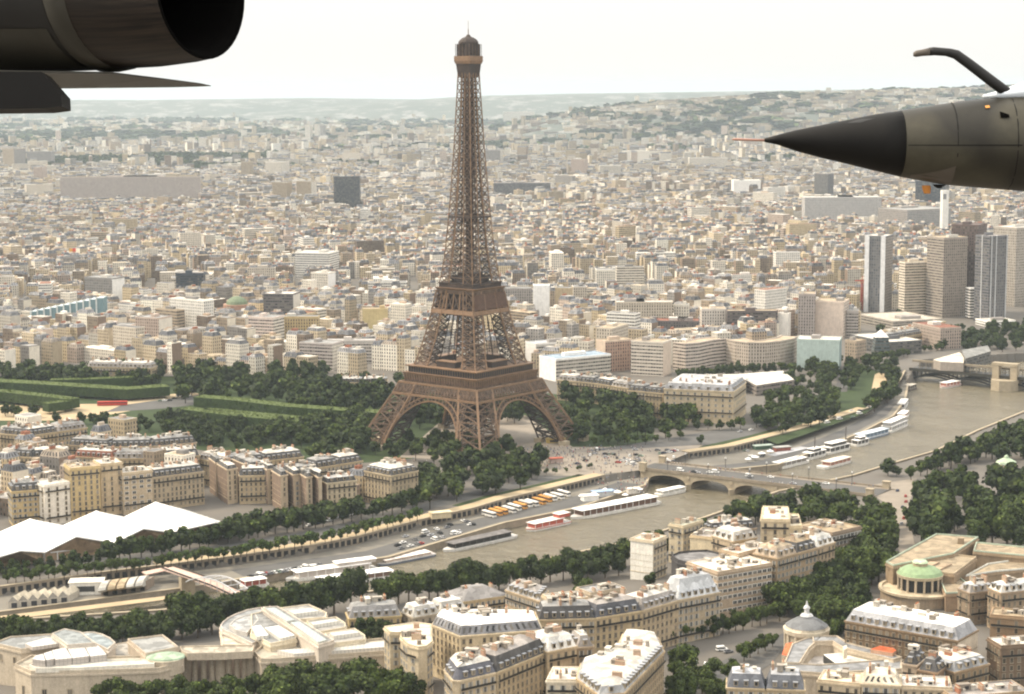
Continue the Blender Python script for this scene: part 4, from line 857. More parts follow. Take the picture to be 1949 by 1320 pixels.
mb = MB(); mb.loftp([(x-8, y-7), (x+8, y-7), (x+8, y+7), (x-8, y+7)], 0, [(x-6, y-6), (x+6, y-6), (x+6, y+6), (x-6, y+6)], 18, 0, (.08, .1, .1, 1.)); mb.build('wall', FAC, pt)
mb = MB(); mb.loftp([(x-6.5, y-6.5), (x+6.5, y-6.5), (x+6.5, y+6.5), (x-6.5, y+6.5)], 18, [(x-.2, y-.2), (x+.2, y-.2), (x+.2, y+.2), (x-.2, y+.2)], 25, 0); mb.build('roof', M['white'], pt)
x, y = G(1640, 590, 0); cr = thing('construction_crane', 'red lattice crane standing beside the slim white tower', 'crane', (x, y, 0)); mb = MB()
for a, b in ((-1, -1), (1, -1), (1, 1), (-1, 1)): mb.beam((x+a, y+b, 0), (x+a, y+b, 34), .6)
for k in range(11): mb.beam((x-1, y-1, 3*k), (x+1, y-1, 3*k+3), .4); mb.beam((x+1, y+1, 3*k), (x+1, y-1, 3*k+3), .4)
RED = mk('red paint', (.42, .06, .035), .6, .15); mb.build('mast', RED, cr); mb = MB(); mb.beam((x-8, y, 34), (x+26, y+6, 34), 1.2); mb.beam((x, y, 34), (x, y, 39), .8); mb.beam((x, y, 39), (x+20, y+5, 34.5), .3); mb.build('jib', RED, cr)
row([(1690, 645), (1755, 634)], 13, 13, ['low stone house on the quay behind the white pyramid', 'stone house with red stacks behind the white pyramid'], zg=0., chim=3, front=2)
row([(1700, 630), (1800, 612)], 12, 12, ['long low house at the foot of the striped tower', 'low pale house at the foot of the brick red block'], zg=0., chim=2, roof='flat', tc=ZWHITE, front=2)
# halls with pale green glass roofs left of the tower waist
for k, (a, b, yy, lb) in enumerate(((650, 706, 632, 'shed with pale green vaulted glass roof behind the strip-windowed office'), (708, 760, 637, 'low hall with bright aqua roof at the tower waist'))):
    blk(lb, a, b, b, yy, yy+14, depth=40, wall=(.5, .55, .48), style=0, rc=(.5, .62, .54), name='market_hall', plant=3, front=10)
# cream palace block among the trees to the right of the tower
f_, zg_ = two(1268, 1396, 1434, 745, 25, 18, 0.)
house('cream palatial block with dormers among trees right of the tower', f_, 0., 25, wall=(.6, .51, .37), mh=4.5, ins=2.5, rc=(.24, .24, .25), tc=(.4, .4, .4), chim=8, pitch=5.2, storey=4.1, front=6)
ext(thing('museum_wing', 'flat pale-roofed low building with red trim behind the cream palace', 'building', (*G(1450, 720, 8), 0)), 'wall', [(1398, 712), (1490, 705), (1512, 722), (1440, 733)], 9, -1, (.2, .17, .15), ZWHITE, 1.)
ext(thing('museum_wing', 'long white flat roof just behind the cream palace mansard', 'building', (*G(1360, 715, 8), 0)), 'wall', [(1300, 712), (1418, 712), (1420, 722), (1305, 722)], 12, -1, (.6, .54, .44), ZWHITE, .5)
for q in ([(1380, 700), (1520, 700), (1520, 745), (1390, 750)],): keep_clear(gp(q), 10)
row([(1060, 722), (1128, 728), (1194, 738)], 17, 14, ['white-topped house behind the wood, nearest the tower leg', 'zinc-roofed house behind the wood, second from the tower leg', 'house with three red stacks behind the wood', 'grey-roofed house behind the wood next to the dormered house'], zg=0., chim=3, tc=[ZWHITE, ZINC, ZWHITE, ZINC], rc=[GREYC, SLATE, SLATE, GREYC], front=4)
row([(1195, 742), (1262, 748)], 20, 14, ['slate-roofed house with dormers peeping between trees and the palace', 'cream gabled house joined to the palace block'], zg=0., chim=2, front=4)
row([(640, 727), (735, 727)], 11, 14, ['low cream lodge with grey roof left of the tower leg', 'white-roofed cream lodge close to the tower leg'], zg=0., chim=3, mh=3, tc=ZWHITE, front=8)
row([(165, 697), (288, 700)], 16, 14, ['haussmann block with slate roof behind the park trees', 'haussmann corner block with a bright white roof behind the park'], zg=0., chim=4, tc=ZWHITE, rc=GREYC, front=4)

EXCL.append(gp([(1640, 596), (1780, 590), (1960, 575), (1960, 700), (1640, 700)], 0.)); EXCL.append(gp([(1480, 655), (1660, 640), (1660, 720), (1480, 720)], 0.))
# ================================================================ left bank, the blocks behind the quay trees
LG = 'apartment houses facing the white tents'
row([(22, 935), (82, 930)], 21, 15, ['yellow stone corner house with slate mansard nearest the frame edge'], zg=0., wall=YELLOW, chim=2, group=LG)
row([(84, 925), (133, 918)], 24, 16, ['white house with a tall dark glass bay between brown piers'], zg=0., wall=WHITEC, roof='flat', tc=ZWHITE, chim=0, group=LG, pitch=4.5)
row([(133, 893), (190, 888)], 32, 16, ['tallest cream terrace block with planted balconies'], zg=0., wall=YELLOW, roof='flat', tc=BEIGE, chim=1, group=LG, pitch=3.3)
row([(191, 885), (233, 881)], 31, 16, ['cream block with a blank pier beside the tallest terrace block'], zg=0., wall=(.58, .48, .34), roof='flat', tc=ZWHITE, chim=1, group=LG, pitch=3.6)
row([(233, 902), (290, 896)], 25, 16, ['cream block with wide strip windows next to the slate-roofed row'], zg=0., wall=(.52, .44, .33), win=WIN_WIDE, roof='flat', tc=ZWHITE, chim=1, group=LG, pitch=3.8)
row([(290, 908), (388, 896)], 21, 15, ['long stone house with white chimneys on slate facing the tents'], zg=0., wall=(.44, .37, .27), chim=6, tc=ZWHITE, group=LG)
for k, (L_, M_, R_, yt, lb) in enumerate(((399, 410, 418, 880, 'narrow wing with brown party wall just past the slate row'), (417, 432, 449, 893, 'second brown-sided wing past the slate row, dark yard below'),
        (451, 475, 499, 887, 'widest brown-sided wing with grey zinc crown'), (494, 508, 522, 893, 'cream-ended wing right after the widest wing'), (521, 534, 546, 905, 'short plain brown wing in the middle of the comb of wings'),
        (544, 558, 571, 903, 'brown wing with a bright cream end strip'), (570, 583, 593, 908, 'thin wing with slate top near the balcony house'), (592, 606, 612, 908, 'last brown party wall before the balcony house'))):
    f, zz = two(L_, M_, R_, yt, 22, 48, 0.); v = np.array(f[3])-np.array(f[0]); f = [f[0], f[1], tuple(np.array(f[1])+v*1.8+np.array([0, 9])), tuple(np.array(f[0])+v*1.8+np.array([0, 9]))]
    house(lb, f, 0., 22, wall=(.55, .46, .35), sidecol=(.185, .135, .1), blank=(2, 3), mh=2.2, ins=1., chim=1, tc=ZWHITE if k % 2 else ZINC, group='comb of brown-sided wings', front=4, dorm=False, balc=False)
f, zz = two(607, 622, 676, 919, 18, 62, 0.)
house('cream house with little balconies at the end of the brown wings', f, 0., 18, wall=(.58, .5, .37), sidecol=(.185, .135, .1), blank=(3,), mh=2.6, ins=1.2, chim=3, tc=ZWHITE, front=6, group=LG)
f, zz = two(690, 744, 793, 905, 20, 44, 0.)
house('ornate corner house with white roof among the quay trees', f, 0., 20, wall=(.47, .4, .29), mh=3.6, chim=5, tc=ZWHITE, group=LG, front=8)
row([(0, 824), (52, 829)], 19, 14, ['slate-roofed house at the frame edge below the clipped hedges'], zg=0., chim=2, group=LG)
row([(52, 829), (166, 813)], 19, 14, ['dark mansard corner block in the row just below the park', 'longest-fronted stone house just below the park hedges'], zg=0., chim=3, tc=[ZWHITE, ZINC], rc=[SLATE, GREYC], group=LG)
row([(130, 846), (250, 852), (374, 841)], 18, 14, ['brown stone house with pale roof on the park street, first of three', 'stone house with evenly spaced dormers, middle of three on the park street', 'stone house with grey dormers, last of three on the park street'], zg=0., wall=[(.4, .33, .24), CREAM, (.44, .37, .28)], chim=3, group=LG)
row([(378, 872), (440, 884), (578, 868)], 17, 15, ['zinc-roofed house stepping down towards the park trees', 'wide white-roofed house with a brown side near the park trees', 'dormered end house against the dark park trees'], zg=0., tc=[ZWHITE, ZINC, ZWHITE], rc=[GREYC, SLATE, SLATE], chim=4, group=LG)
row([(600, 890), (690, 876)], 18, 14, ['grey mansard house tucked behind the ornate corner house', 'white-capped house touching the ornate corner house'], zg=0., chim=3, tc=[ZINC, ZWHITE], group=LG)
row([(0, 866), (66, 870), (132, 866)], 19, 13, ['zinc-roofed house behind the yellow corner house', 'white-roofed house behind the white glass-bay house'], zg=0., tc=[ZINC, ZWHITE], chim=3, group=LG, front=4)
row([(140, 868), (250, 874), (380, 866)], 20, 13, ['red-chimneyed house behind the tallest terrace block', 'grey mansard house behind the strip-windowed block', 'house with a brown flank above the slate-roofed row'], zg=0., tc=[ZWHITE, ZINC, ZWHITE], rc=[RUST, GREYC, SLATE], chim=4, group=LG, front=4)
row([(455, 905), (600, 900)], 18, 12, ['low white-roofed yard house inside the comb of wings', 'yard house with red stacks inside the comb of wings'], zg=0., tc=[ZWHITE, ZINC], chim=3, group=LG, front=2)
# white tents
TG = 'white ridge tents in one block'
fp = [G(38.5, 1048, 13), G(145, 1021, 13), G(273, 1006, 13), G(410, 994, 13)]; bp = [G(-55, 1014, 13), G(56, 987, 13), G(182, 972, 13), G(295, 955, 13)]
fv = [G(x, y, 5.5) for x, y in ((-45, 1072), (85, 1051), (218, 1033), (326, 1013), (452, 1002))]; bv = [G(x, y, 5.5) for x, y in ((-150, 1036), (-13, 1017), (120, 999), (236, 983), (352, 969))]
TN = ['white ridge tent cut by the frame edge', 'white ridge tent with the darkest brown gable, second from the frame edge', 'white ridge tent in the middle with a small white gable before it', 'white ridge tent with the longest roof, nearest the tower']
GABLE = mk('brown gable wall', (.3, .21, .13), .7, .35, .3)
for k in range(4):
    c = ((fp[k][0]+bp[k][0])/2, (fp[k][1]+bp[k][1])/2); rt_ = thing('marquee_tent', TN[k], 'tent', (*c, 0), TG)
    mb = MB(); sh = lambda p, q, f: (p[0]+(q[0]-p[0])*f, p[1]+(q[1]-p[1])*f)
    a0, a1 = sh(fv[k], fv[k+1], .004), sh(bv[k], bv[k+1], .004); b0, b1 = sh(fv[k+1], fv[k], .004), sh(bv[k+1], bv[k], .004)
    for p0, p1, q0, q1 in (((*a0, 5.5), (*a1, 5.5), (*bp[k], 13), (*fp[k], 13)), ((*fp[k], 13), (*bp[k], 13), (*b1, 5.5), (*b0, 5.5))): mb.face([p0, p1, q0, q1])
    mb.beam((*fp[k], 13), (*bp[k], 13), .5); mb.beam((*a0, 5.5), (*fp[k], 13), .6); mb.beam((*b0, 5.5), (*fp[k], 13), .6); mb.build('roof', M['canvas'], rt_); mb = MB()
    for j in range(1, 9):
        f = j/9; r0 = sh(fp[k], bp[k], f)
        for e0, e1 in ((a0, a1), (b0, b1)): ev = sh(e0, e1, f); mb.beam((*r0, 13.05), (*ev, 5.55), .22)
    mb.build('seam', mk('tent seam', (.5, .49, .47)) if k == 0 else bpy.data.materials['tent seam'], rt_)
    mb = MB(); g0, g1 = sh(a0, a1, .03), sh(b0, b1, .03); gpk = sh(fp[k], bp[k], .03)
    mb.face([(*g0, 0), (*g1, 0), (*g1, 5.3), (*gpk, 12.6), (*g0, 5.3)]); mb.build('gable_wall', GABLE, rt_); mb = MB(); mb.face([(*a1, 0), (*b1, 0), (*b1, 5.3), (*bp[k], 12.6), (*a1, 5.3)]); mb.build('gable_wall', GABLE, rt_)
    mb = MB()
    for p, q in (((a0, a1), None), ((b0, b1), None)): mb.face([(*p[0], 0), (*p[1], 0), (*p[1], 5.45), (*p[0], 5.45)])
    for f in (.2, .4, .6, .8): p = sh(g0, g1, f); p = (p[0], p[1]-.15); zt = 5.3+(1-abs(f-.5)*2)*6.8; mb.beam((*p, 0), (*p, zt), .5)
    p, q = sh(g0, g1, .1), sh(g0, g1, .9); mb.beam((p[0], p[1]-.25, 4.6), (q[0], q[1]-.25, 4.6), .6); mb.build('side_wall', M['canvas'], rt_)
# ================================================================ right bank: the art palace
PW, PR = (.43, .365, .28), (.33, .295, .235)
pal = thing('art_palace', 'pale stone art palace with two wings of stepped roofs around a colonnade', 'palace', (*G(400, 1250, 20), 9.))
SKYL = bpy.data.materials.new('glazed roof'); SKYL.use_nodes = True; t = SKYL.node_tree; b = t.nodes['Principled BSDF']; b.inputs['Roughness'].default_value = .35
uvn = t.nodes.new('ShaderNodeUVMap'); uvn.uv_map = 'UVMap'; bk_ = t.nodes.new('ShaderNodeTexBrick'); bk_.offset = 0; bk_.inputs['Scale'].default_value = 1.; bk_.inputs['Mortar Size'].default_value = .12; bk_.inputs['Brick Width'].default_value = 1.6; bk_.inputs['Row Height'].default_value = 3.2; t.links.new(uvn.outputs[0], bk_.inputs['Vector'])
va_ = t.nodes.new('ShaderNodeVertexColor'); va_.layer_name = 'tint'; t.links.new(mixc(t, math_(t, 'MULTIPLY', bk_.outputs['Fac'], .6), va_.outputs[0], (.16, .16, .155)), b.inputs['Base Color'])
def pe(nm, pts, z, zb=5., w_=PW, r_=PR, par=.35, lip=None, st=0.): return ext(pal, nm, pts, z, zb, w_, r_, st, parapet=(0 if nm == 'skylight' else par), lip=lip, mat=SKYL if nm == 'skylight' else None)
pe('front_wing', [(28, 1266), (59, 1280), (156, 1279), (303, 1274), (346, 1262), (335, 1249), (290, 1250), (97, 1254), (60, 1249)], 24, par=.8)
pe('terrace_step', [(56, 1266), (68, 1273), (160, 1271), (294, 1264), (294, 1255), (110, 1258), (66, 1261)], 25.6, 24, (.62, .58, .5), (.44, .42, .37))
for k, q in enumerate(([(62, 1254), (68, 1247), (82, 1244), (86, 1257)], [(83, 1243), (98, 1238), (104, 1253), (88, 1256)], [(99, 1237), (125, 1232), (137, 1252), (105, 1255)], [(127, 1231), (158, 1226), (170, 1248), (138, 1252)], [(160, 1226), (187, 1228), (203, 1245), (172, 1249)])):
    pe('skylight', q, 28.3, 24, (.4, .36, .33), (.5, .48, .45))
pe('side_hall', [(-12, 1225), (40, 1237), (123, 1227), (100, 1208), (20, 1213)], 26, par=.6, r_=(.22, .225, .22))
pe('skylight', [(48, 1224), (62, 1231), (119, 1223), (116, 1214), (88, 1213)], 27.6, 26, (.5, .45, .4), (.5, .49, .46))
pe('main_roof', [(99, 1206), (123, 1197), (154, 1203), (181, 1224), (128, 1228)], 29.5, 20, (.45, .4, .34), (.22, .235, .235))
pe('apse_roof', [(154, 1206), (166, 1204), (180, 1204), (195, 1208), (210, 1215), (220, 1224), (205, 1237), (182, 1226)], 27, 8, (.5, .44, .37), (.25, .28, .29), .5)
pe('stair_hall', [(243, 1218), (310, 1210), (340, 1233), (277, 1246)], 27, par=.7, w_=(.44, .37, .29), r_=(.25, .25, .24))
pe('terrace', [(196, 1243), (222, 1226), (246, 1222), (292, 1249), (200, 1256)], 21.5, 5, PW, (.27, .25, .22))
mb = MB(); c = G(315, 1250, 26); mb.cyl(c[0], c[1], 20, 26, 7.5, 7.5, 0, (*PW, 0), 24); mb.tube([((c[0], c[1], z), (r, 0, 0), (0, r*.8, 0)) for z, r in ((26, 8), (26.6, 7.6), (27.2, 4), (27.4, .5))], 0, (.28, .36, .26, 0), 24); mb.build('oval_pavilion', FAC, pal)
pe('entablature', [(346, 1240), (356, 1245), (415, 1244.5), (480, 1241), (484, 1229), (342, 1231)], 26.5, 24, par=.5)
cols = [G(x, y, 24) for x, y in ((352, 1244), (369, 1246), (386, 1246.5), (402, 1246.5), (418, 1246), (434, 1245), (450, 1244), (464, 1243), (477, 1242))]
for k, c in enumerate(cols): mb = MB(); mb.cyl(c[0], c[1]+1., 4, 24, 1.15 if k % 4 else 2., None, 0, (*PW, 0), 14); mb.build('column', FAC, pal)
pe('colonnade_back_wall', [(352, 1236), (480, 1233), (482, 1228), (345, 1231)], 24, 4, (.3, .25, .21))
pe('front_wing', [(484, 1243), (497, 1257), (520, 1257), (770, 1239), (738, 1216), (640, 1226), (500, 1230)], 24, par=.9)
pe('skylight', [(528, 1237), (640, 1229), (730, 1220), (744, 1230), (560, 1244)], 26, 24, (.6, .56, .5), (.46, .45, .42))
pe('nave_roof', [(500, 1156), (528, 1154), (636, 1219), (606, 1228)], 30, 8, (.5, .44, .37), (.19, .19, .185))
pe('skylight', [(505, 1157), (523, 1155.5), (560, 1179), (546, 1182)], 31, 30, (.5, .48, .42), (.3, .35, .34)); pe('skylight', [(553, 1184), (570, 1182), (622, 1217), (605, 1222)], 31, 30, (.5, .48, .42), (.31, .36, .35))
for a, b in (([(533, 1158), (588, 1151), (622, 1167), (620, 1176), (556, 1181)], [(549, 1162), (590, 1156), (608, 1162), (560, 1168)]), ([(583, 1182), (640, 1175), (658, 1187), (657, 1195), (600, 1205)], [(590, 1184), (635, 1177), (646, 1181), (597, 1189)]), ([(618, 1207), (675, 1197), (695, 1210), (694, 1218), (630, 1226)], [(627, 1204), (672, 1198), (685, 1203), (635, 1210)])):
    pe('gallery_hall', a, 27.4, 6, (.56, .49, .37), (.26, .25, .23), .5); pe('skylight', b, 29, 27, (.62, .6, .54), (.43, .425, .4))
pe('gallery_hall', [(478, 1170), (510, 1162), (564, 1205), (564, 1216), (515, 1226), (478, 1207)], 27.2, 6, (.56, .49, .37), (.2, .2, .195), .5)
pe('skylight', [(504, 1194), (530, 1190), (561, 1208), (534, 1214)], 28.8, 27, (.6, .58, .52), (.7, .7, .67)); pe('skylight', [(479, 1192), (496, 1189), (511, 1208), (489, 1211)], 28.8, 27, (.6, .58, .52), (.68, .68, .65))
pe('apse', [(419, 1192), (424, 1185), (434, 1177), (448, 1170), (470, 1162), (498, 1157), (506, 1170), (506, 1215), (480, 1226), (440, 1206), (424, 1200)], 25.5, 6, (.5, .44, .38), (.24, .245, .245), .6)
pe('apse_step', [(436, 1190), (446, 1180), (462, 1173), (486, 1168), (492, 1180), (470, 1205), (450, 1200)], 27, 25, (.45, .42, .38), (.3, .3, .295))
pe('porch_block', [(419, 1198), (440, 1196), (487, 1218), (478, 1229), (424, 1228)], 23.5, 5, (.52, .44, .34), (.5, .45, .36), .5)
keep_clear(gp([(-20, 1210), (500, 1150), (700, 1190), (780, 1240), (500, 1290), (0, 1290)], 20), 30)
for pts, zt, zw, scw in (([(28, 1266), (59, 1280), (156, 1279), (303, 1274), (346, 1262)], 24, 15, (1.5, 1, 2.)), ([(484, 1243), (497, 1257), (520, 1257), (770, 1239)], 24, 15, (1.5, 1, 2.)), ([(-12, 1225), (40, 1237), (123, 1227)], 26, 21, (1.2, 1, 1.3))):
    P = [np.array(G(x, y, zt)) for x, y in pts]
    for a, b in zip(P[:-1], P[1:]):
        L = float(np.linalg.norm(b-a)); e = (b-a)/L; nn = np.array([e[1], -e[0]])
        for k in range(int(L/8)): p = a+e*((k+.5)*L/int(L/8))+nn*.05; inst(WIN_TALL, 'window', pal, (p[0], p[1], zw), math.atan2(e[1], e[0]), scw)
# ---------------------------------------------------------------- council palace with green dome
ien = thing('council_palace', 'tan stone council building with angular flat roofs and round green copper dome', 'palace', (*G(1760, 1090, 25), 14.))
def ie(nm, pts, z, zb=9., w_=(.27, .2, .13), r_=(.27, .215, .145), par=.7, lip=(.36, .42, .33), st=0.): return ext(ien, nm, pts, z, zb, w_, r_, st, parapet=par, lip=lip)
ie('main_roof', [(1686, 1070), (1782, 1017), (1862, 1023), (1815, 1054), (1700, 1077)], 30)
ie('stepped_roof', [(1716, 1056), (1816, 1056), (1858, 1061), (1816, 1093), (1692, 1079)], 28.5, lip=(.4, .32, .22))
for k in range(4): 
    a = [(1722+24*k, 1060+4*k), (1740+24*k, 1062+3.4*k), (1722+24*k-14, 1080+k*2.5), (1708+24*k-12, 1078+k*2.5)]; ie('roof_rib', a, 29.2, 28.4, (.3, .22, .15), (.34, .255, .17), 0)
ie('side_wing', [(1853, 1049), (1858, 1033), (1952, 1042), (2000, 1047), (2000, 1062), (1950, 1058)], 29)
ie('lower_wing', [(1838, 1097), (1880, 1074), (1949, 1064), (2000, 1062), (2000, 1080), (1895, 1088)], 25.5, lip=(.55, .55, .5))
ie('roof_hatch', [(1823, 1020), (1834, 1020), (1835, 1024), (1823, 1024)], 33, 30, par=0)
c = G(1751, 1091, 28); mb = MB(); mb.cyl(c[0], c[1], 10, 20.5, 18, 18, 0, (.3, .235, .165, 0), 36); mb.tube([((c[0], c[1], z), (r, 0, 0), (0, r, 0)) for z, r in ((20.5, 19), (21.6, 19), (21.6, 17.4), (20.9, 17.4))], 0, (.4, .33, .23, 0), 36, cap0=True); mb.build('round_terrace', FAC, ien)
mb = MB(); mb.cyl(c[0], c[1], 20.5, 27, 9.2, 9.2, 0, (.03, .03, .03, 0), 32); mb.tube([((c[0], c[1], z), (r, 0, 0), (0, r, 0)) for z, r in ((26.8, 10.6), (28.2, 10.9))], 0, (.4, .34, .24, 0), 36); mb.build('drum', FAC, ien)
for k in range(16):
    an = k*math.pi/8; mb = MB(); mb.cyl(c[0]+10*math.cos(an), c[1]+10*math.sin(an), 20.6, 26.9, .55, None, 0, (.42, .35, .26, 0), 8); mb.build('column', FAC, ien)
mb = MB(); mb.tube([((c[0], c[1], z), (r, 0, 0), (0, r, 0)) for z, r in ((28.2, 10.6), (29.6, 9.6), (30.9, 7.4), (31.8, 4.6), (32, 3.6))], n=40); dmx = mb.build('dome', M['copper'], ien, smooth=True)
mb = MB(); mb.cyl(c[0], c[1], 31.6, 33.4, 3.4, 3.4, 0, (.35, .27, .18, 0), 24); mb.tube([((c[0], c[1], z), (r, 0, 0), (0, r, 0)) for z, r in ((33.4, 3.8), (34.2, 3), (34.6, .3))], 0, (.44, .54, .36, 0), 24); mb.build('lantern', FAC, dmx)
ie('curved_wall', [(1787, 1100), (1815, 1092), (1842, 1112), (1846, 1128), (1800, 1130)], 24, w_=(.3, .21, .135))
f = G(1709, 1098, 24); fl_ = thing('flag', 'red white and blue flag hanging beside the green copper dome', 'flag', (f[0], f[1], 20.5)); mb = MB(); mb.beam((f[0], f[1], 20.5), (f[0], f[1], 29), .16, 0, (.5, .5, .5, 0)); mb.build('pole', FAC, fl_); mb = MB()
for k, cl in enumerate(((.03, .05, .25), (.7, .68, .66), (.5, .04, .03))): mb.box((f[0]-.5-k*1.1, f[1], 26.6-k*.5), (1.1, .12, 3), 0, 0, (*cl, 0))
mb.build('cloth', FAC, fl_)
keep_clear(gp([(1680, 1075), (1780, 1015), (2000, 1040), (2000, 1090), (1840, 1130), (1680, 1130)], 24), 20)
# ---------------------------------------------------------------- museum with rotunda
gui = thing('rotunda_museum', 'museum with a round domed corner pavilion and grey curved roofs round a court', 'museum', (*G(1590, 1240, 22), 15.))
def ge(nm, pts, z, zb=9., w_=(.45, .38, .29), r_=(.21, .212, .215), par=.5, lip=None): return ext(gui, nm, pts, z, zb, w_, r_, 0., parapet=par, lip=lip)
c = G(1535, 1196, 27); mb = MB(); mb.cyl(c[0], c[1], 10, 26, 8.6, 8.6, 0, (.4, .34, .255, 0), 32); mb.tube([((c[0], c[1], z), (r, 0, 0), (0, r, 0)) for z, r in ((25.6, 9.6), (27.4, 9.8), (27.5, 9.2), (28.6, 8.8))], 0, (.5, .44, .34, 0), 36); rot = mb.build('rotunda', FAC, gui)
for k in range(14): an = k*math.pi/7; mb = MB(); mb.cyl(c[0]+9*math.cos(an), c[1]+9*math.sin(an), 12, 25.4, .5, None, 0, (.52, .45, .34, 0), 8); mb.build('column', FAC, rot)
mb = MB(); mb.tube([((c[0], c[1], z), (r, 0, 0), (0, r, 0)) for z, r in ((28.6, 9), (30, 7), (31.4, 4.6), (32.2, 2.8), (32.6, 2.2))], 0, (.14, .143, .147, 0), 36); mb.tube([((c[0], c[1], z), (r, 0, 0), (0, r, 0)) for z, r in ((32.6, 2.8), (33.4, 2.2), (33.8, 1.1), (35.6, 1.), (35.8, 1.5), (36.4, 1.3), (37.2, .6), (39, .2))], 0, (.5, .5, .5, 0), 16); mb.build('rotunda_roof', FAC, gui, smooth=False)
ge('entrance_wing', [(1493, 1262), (1508, 1226), (1546, 1211), (1562, 1214), (1540, 1234), (1522, 1263)], 25.5)
ge('back_wing', [(1546, 1211), (1593, 1211), (1613, 1224), (1717, 1251), (1700, 1256), (1604, 1233), (1585, 1221), (1548, 1222)], 26)
ge('front_wing', [(1493, 1263), (1560, 1266), (1716, 1254), (1716, 1274), (1560, 1282), (1485, 1276)], 25)
ge('court_roof', [(1540, 1234), (1548, 1222), (1585, 1221), (1604, 1233), (1700, 1256), (1660, 1262), (1560, 1266), (1524, 1263)], 20, r_=(.5, .46, .42), par=0)
ge('glass_court_roof', [(1567, 1245), (1605, 1242), (1668, 1256), (1650, 1263), (1590, 1262)], 23.5, 20, (.05, .05, .05), (.62, .6, .54), 0)
ORG = (.5, .12, .05)
ge('tiled_roof', [(1488, 1246), (1496, 1224), (1509, 1222), (1501, 1248)], 24, r_=ORG, par=0); ge('tiled_roof', [(1657, 1235), (1687, 1224), (1706, 1237), (1699, 1242)], 27.6, 24, w_=(.5, .3, .2), r_=ORG, par=0)
ge('gable_block', [(1604, 1230), (1611, 1227), (1613, 1233), (1606, 1236)], 29, 25, w_=(.66, .58, .44), r_=(.6, .54, .44), par=0)
keep_clear(gp([(1480, 1265), (1500, 1205), (1600, 1205), (1730, 1250), (1720, 1285), (1560, 1290)], 24), 8)
# ---------------------------------------------------------------- right bank houses
RG = 'stone houses on the near bank'
def hp(label, pts, h, **kw):
    p, z = eave(*pts[0], h); kw.setdefault('group', RG); return house(label, gp(pts, z+h), z, h, **kw)
row([(1025, 1179), (1157, 1175), (1243, 1157), (1298, 1139), (1371, 1126)], 20, 13, ['long curved row, slate-roofed end house with lit attic windows', 'curved row, house under the plain dark slate roof', 'curved row, house with a bright white roof top', 'curved row, end house with tall pale zinc mansard and arched dormers'], wall=[(.48, .4, .28), (.5, .41, .27), (.47, .39, .28), (.46, .39, .29)], rc=[SLATE, (.09, .09, .1), GREYC, (.47, .48, .49)], tc=[ZINC, GREYC, ZWHITE, (.5, .5, .5)], mh=[5, 5, 4.5, 8], ins=[2, 2, 2, 3.4], chim=4, group=RG, front=16)
f, zz = two(1315, 1366, 1477, 1091, 22, 58); house('modern office with five bands of dark square windows on the avenue', f, zz, 22, wall=(.46, .375, .29), roof='flat', tc=(.6, .55, .48), win=WIN_WIDE, pitch=2.7, storey=3.1, chim=1, group=RG, balc=False)
row([(1479, 1062), (1516, 1052), (1553, 1042), (1589, 1031)], 24, 14, ['carved tan house next to the modern office', 'tan house with planted roof terrace on the avenue', 'tan end house with white zinc roof on the avenue'], wall=[(.42, .33, .23), (.45, .35, .24), (.46, .37, .27)], tc=[BEIGE, TAN, ZWHITE], rc=[(.4, .32, .24), SLATE, (.6, .58, .54)], chim=2, group=RG)
hp('highest cream block with stepped roof terraces over the avenue', [(1448, 990), (1503, 991), (1500, 966), (1452, 965)], 36, wall=(.6, .52, .38), roof='flat', tc=(.6, .54, .42), chim=1, win=WIN_TALL, pitch=4, blankbelow=18)
hp('cream terraced block one step lower than its neighbour', [(1503, 1004), (1526, 1002), (1520, 980), (1503, 979)], 31, wall=(.58, .5, .36), roof='flat', tc=(.58, .52, .4), chim=0, blankbelow=18)
f, zz = two(1526, 1584, 1648, 1016, 18, 50); house('flat-roofed banded block with planted ledges against the garden trees', f, zz, 18, wall=(.3, .24, .19), roof='flat', tc=TAN, win=WIN_WIDE, pitch=2.5, chim=1, group=RG, balc=True)
f, zz = two(1202, 1243, 1272, 1032, 20, 33); house('tall white block with blank wall rising beside the river trees', f, zz, 20, wall=(.62, .56, .45), sidecol=(.7, .67, .6), blank=(3,), roof='flat', tc=(.6, .52, .42), chim=2, group=RG, front=4)
f, zz = two(1275, 1300, 1343, 1003, 20, 40); house('cream block with a roof garden and deep loggias', f, zz, 20, wall=(.56, .5, .38), roof='flat', tc=(.3, .3, .24), chim=2, group=RG, front=4, pitch=3.4)
f, zz = two(1316, 1366, 1396, 1026, 18, 25); house('house with a big blank cream gable over the dark dish roof', f, zz, 18, wall=(.62, .52, .36), sidecol=(.64, .54, .37), blank=(3,), roof='flat', tc=GREYC, chim=1, group=RG, front=4)
p, z = eave(1300, 1070, 15); dk = thing('assembly_hall', 'low hall under a dark dish-shaped roof between cream blocks', 'building', (*p, z)); ext(dk, 'roof', [(1278, 1059), (1292, 1053), (1318, 1050), (1346, 1049), (1375, 1056), (1362, 1067), (1338, 1074), (1310, 1073), (1290, 1068)], z+15, z-1, (.06, .055, .055), (.17, .165, .165), 0., parapet=1., lip=(.06, .055, .055))
P2 = gp([(1278, 1059), (1375, 1056), (1338, 1074), (1346, 1049)], z+15); keep_clear(P2, 8)
hp('flat cream block with a rounded glazed end beside the art palace', [(742, 1206), (764, 1206), (762, 1215), (776, 1228), (796, 1234), (812, 1232), (823, 1223), (820, 1190), (791, 1186), (731, 1195)], 23, wall=(.55, .48, .36), roof='flat', tc=(.6, .54, .43), chim=3, front=6)
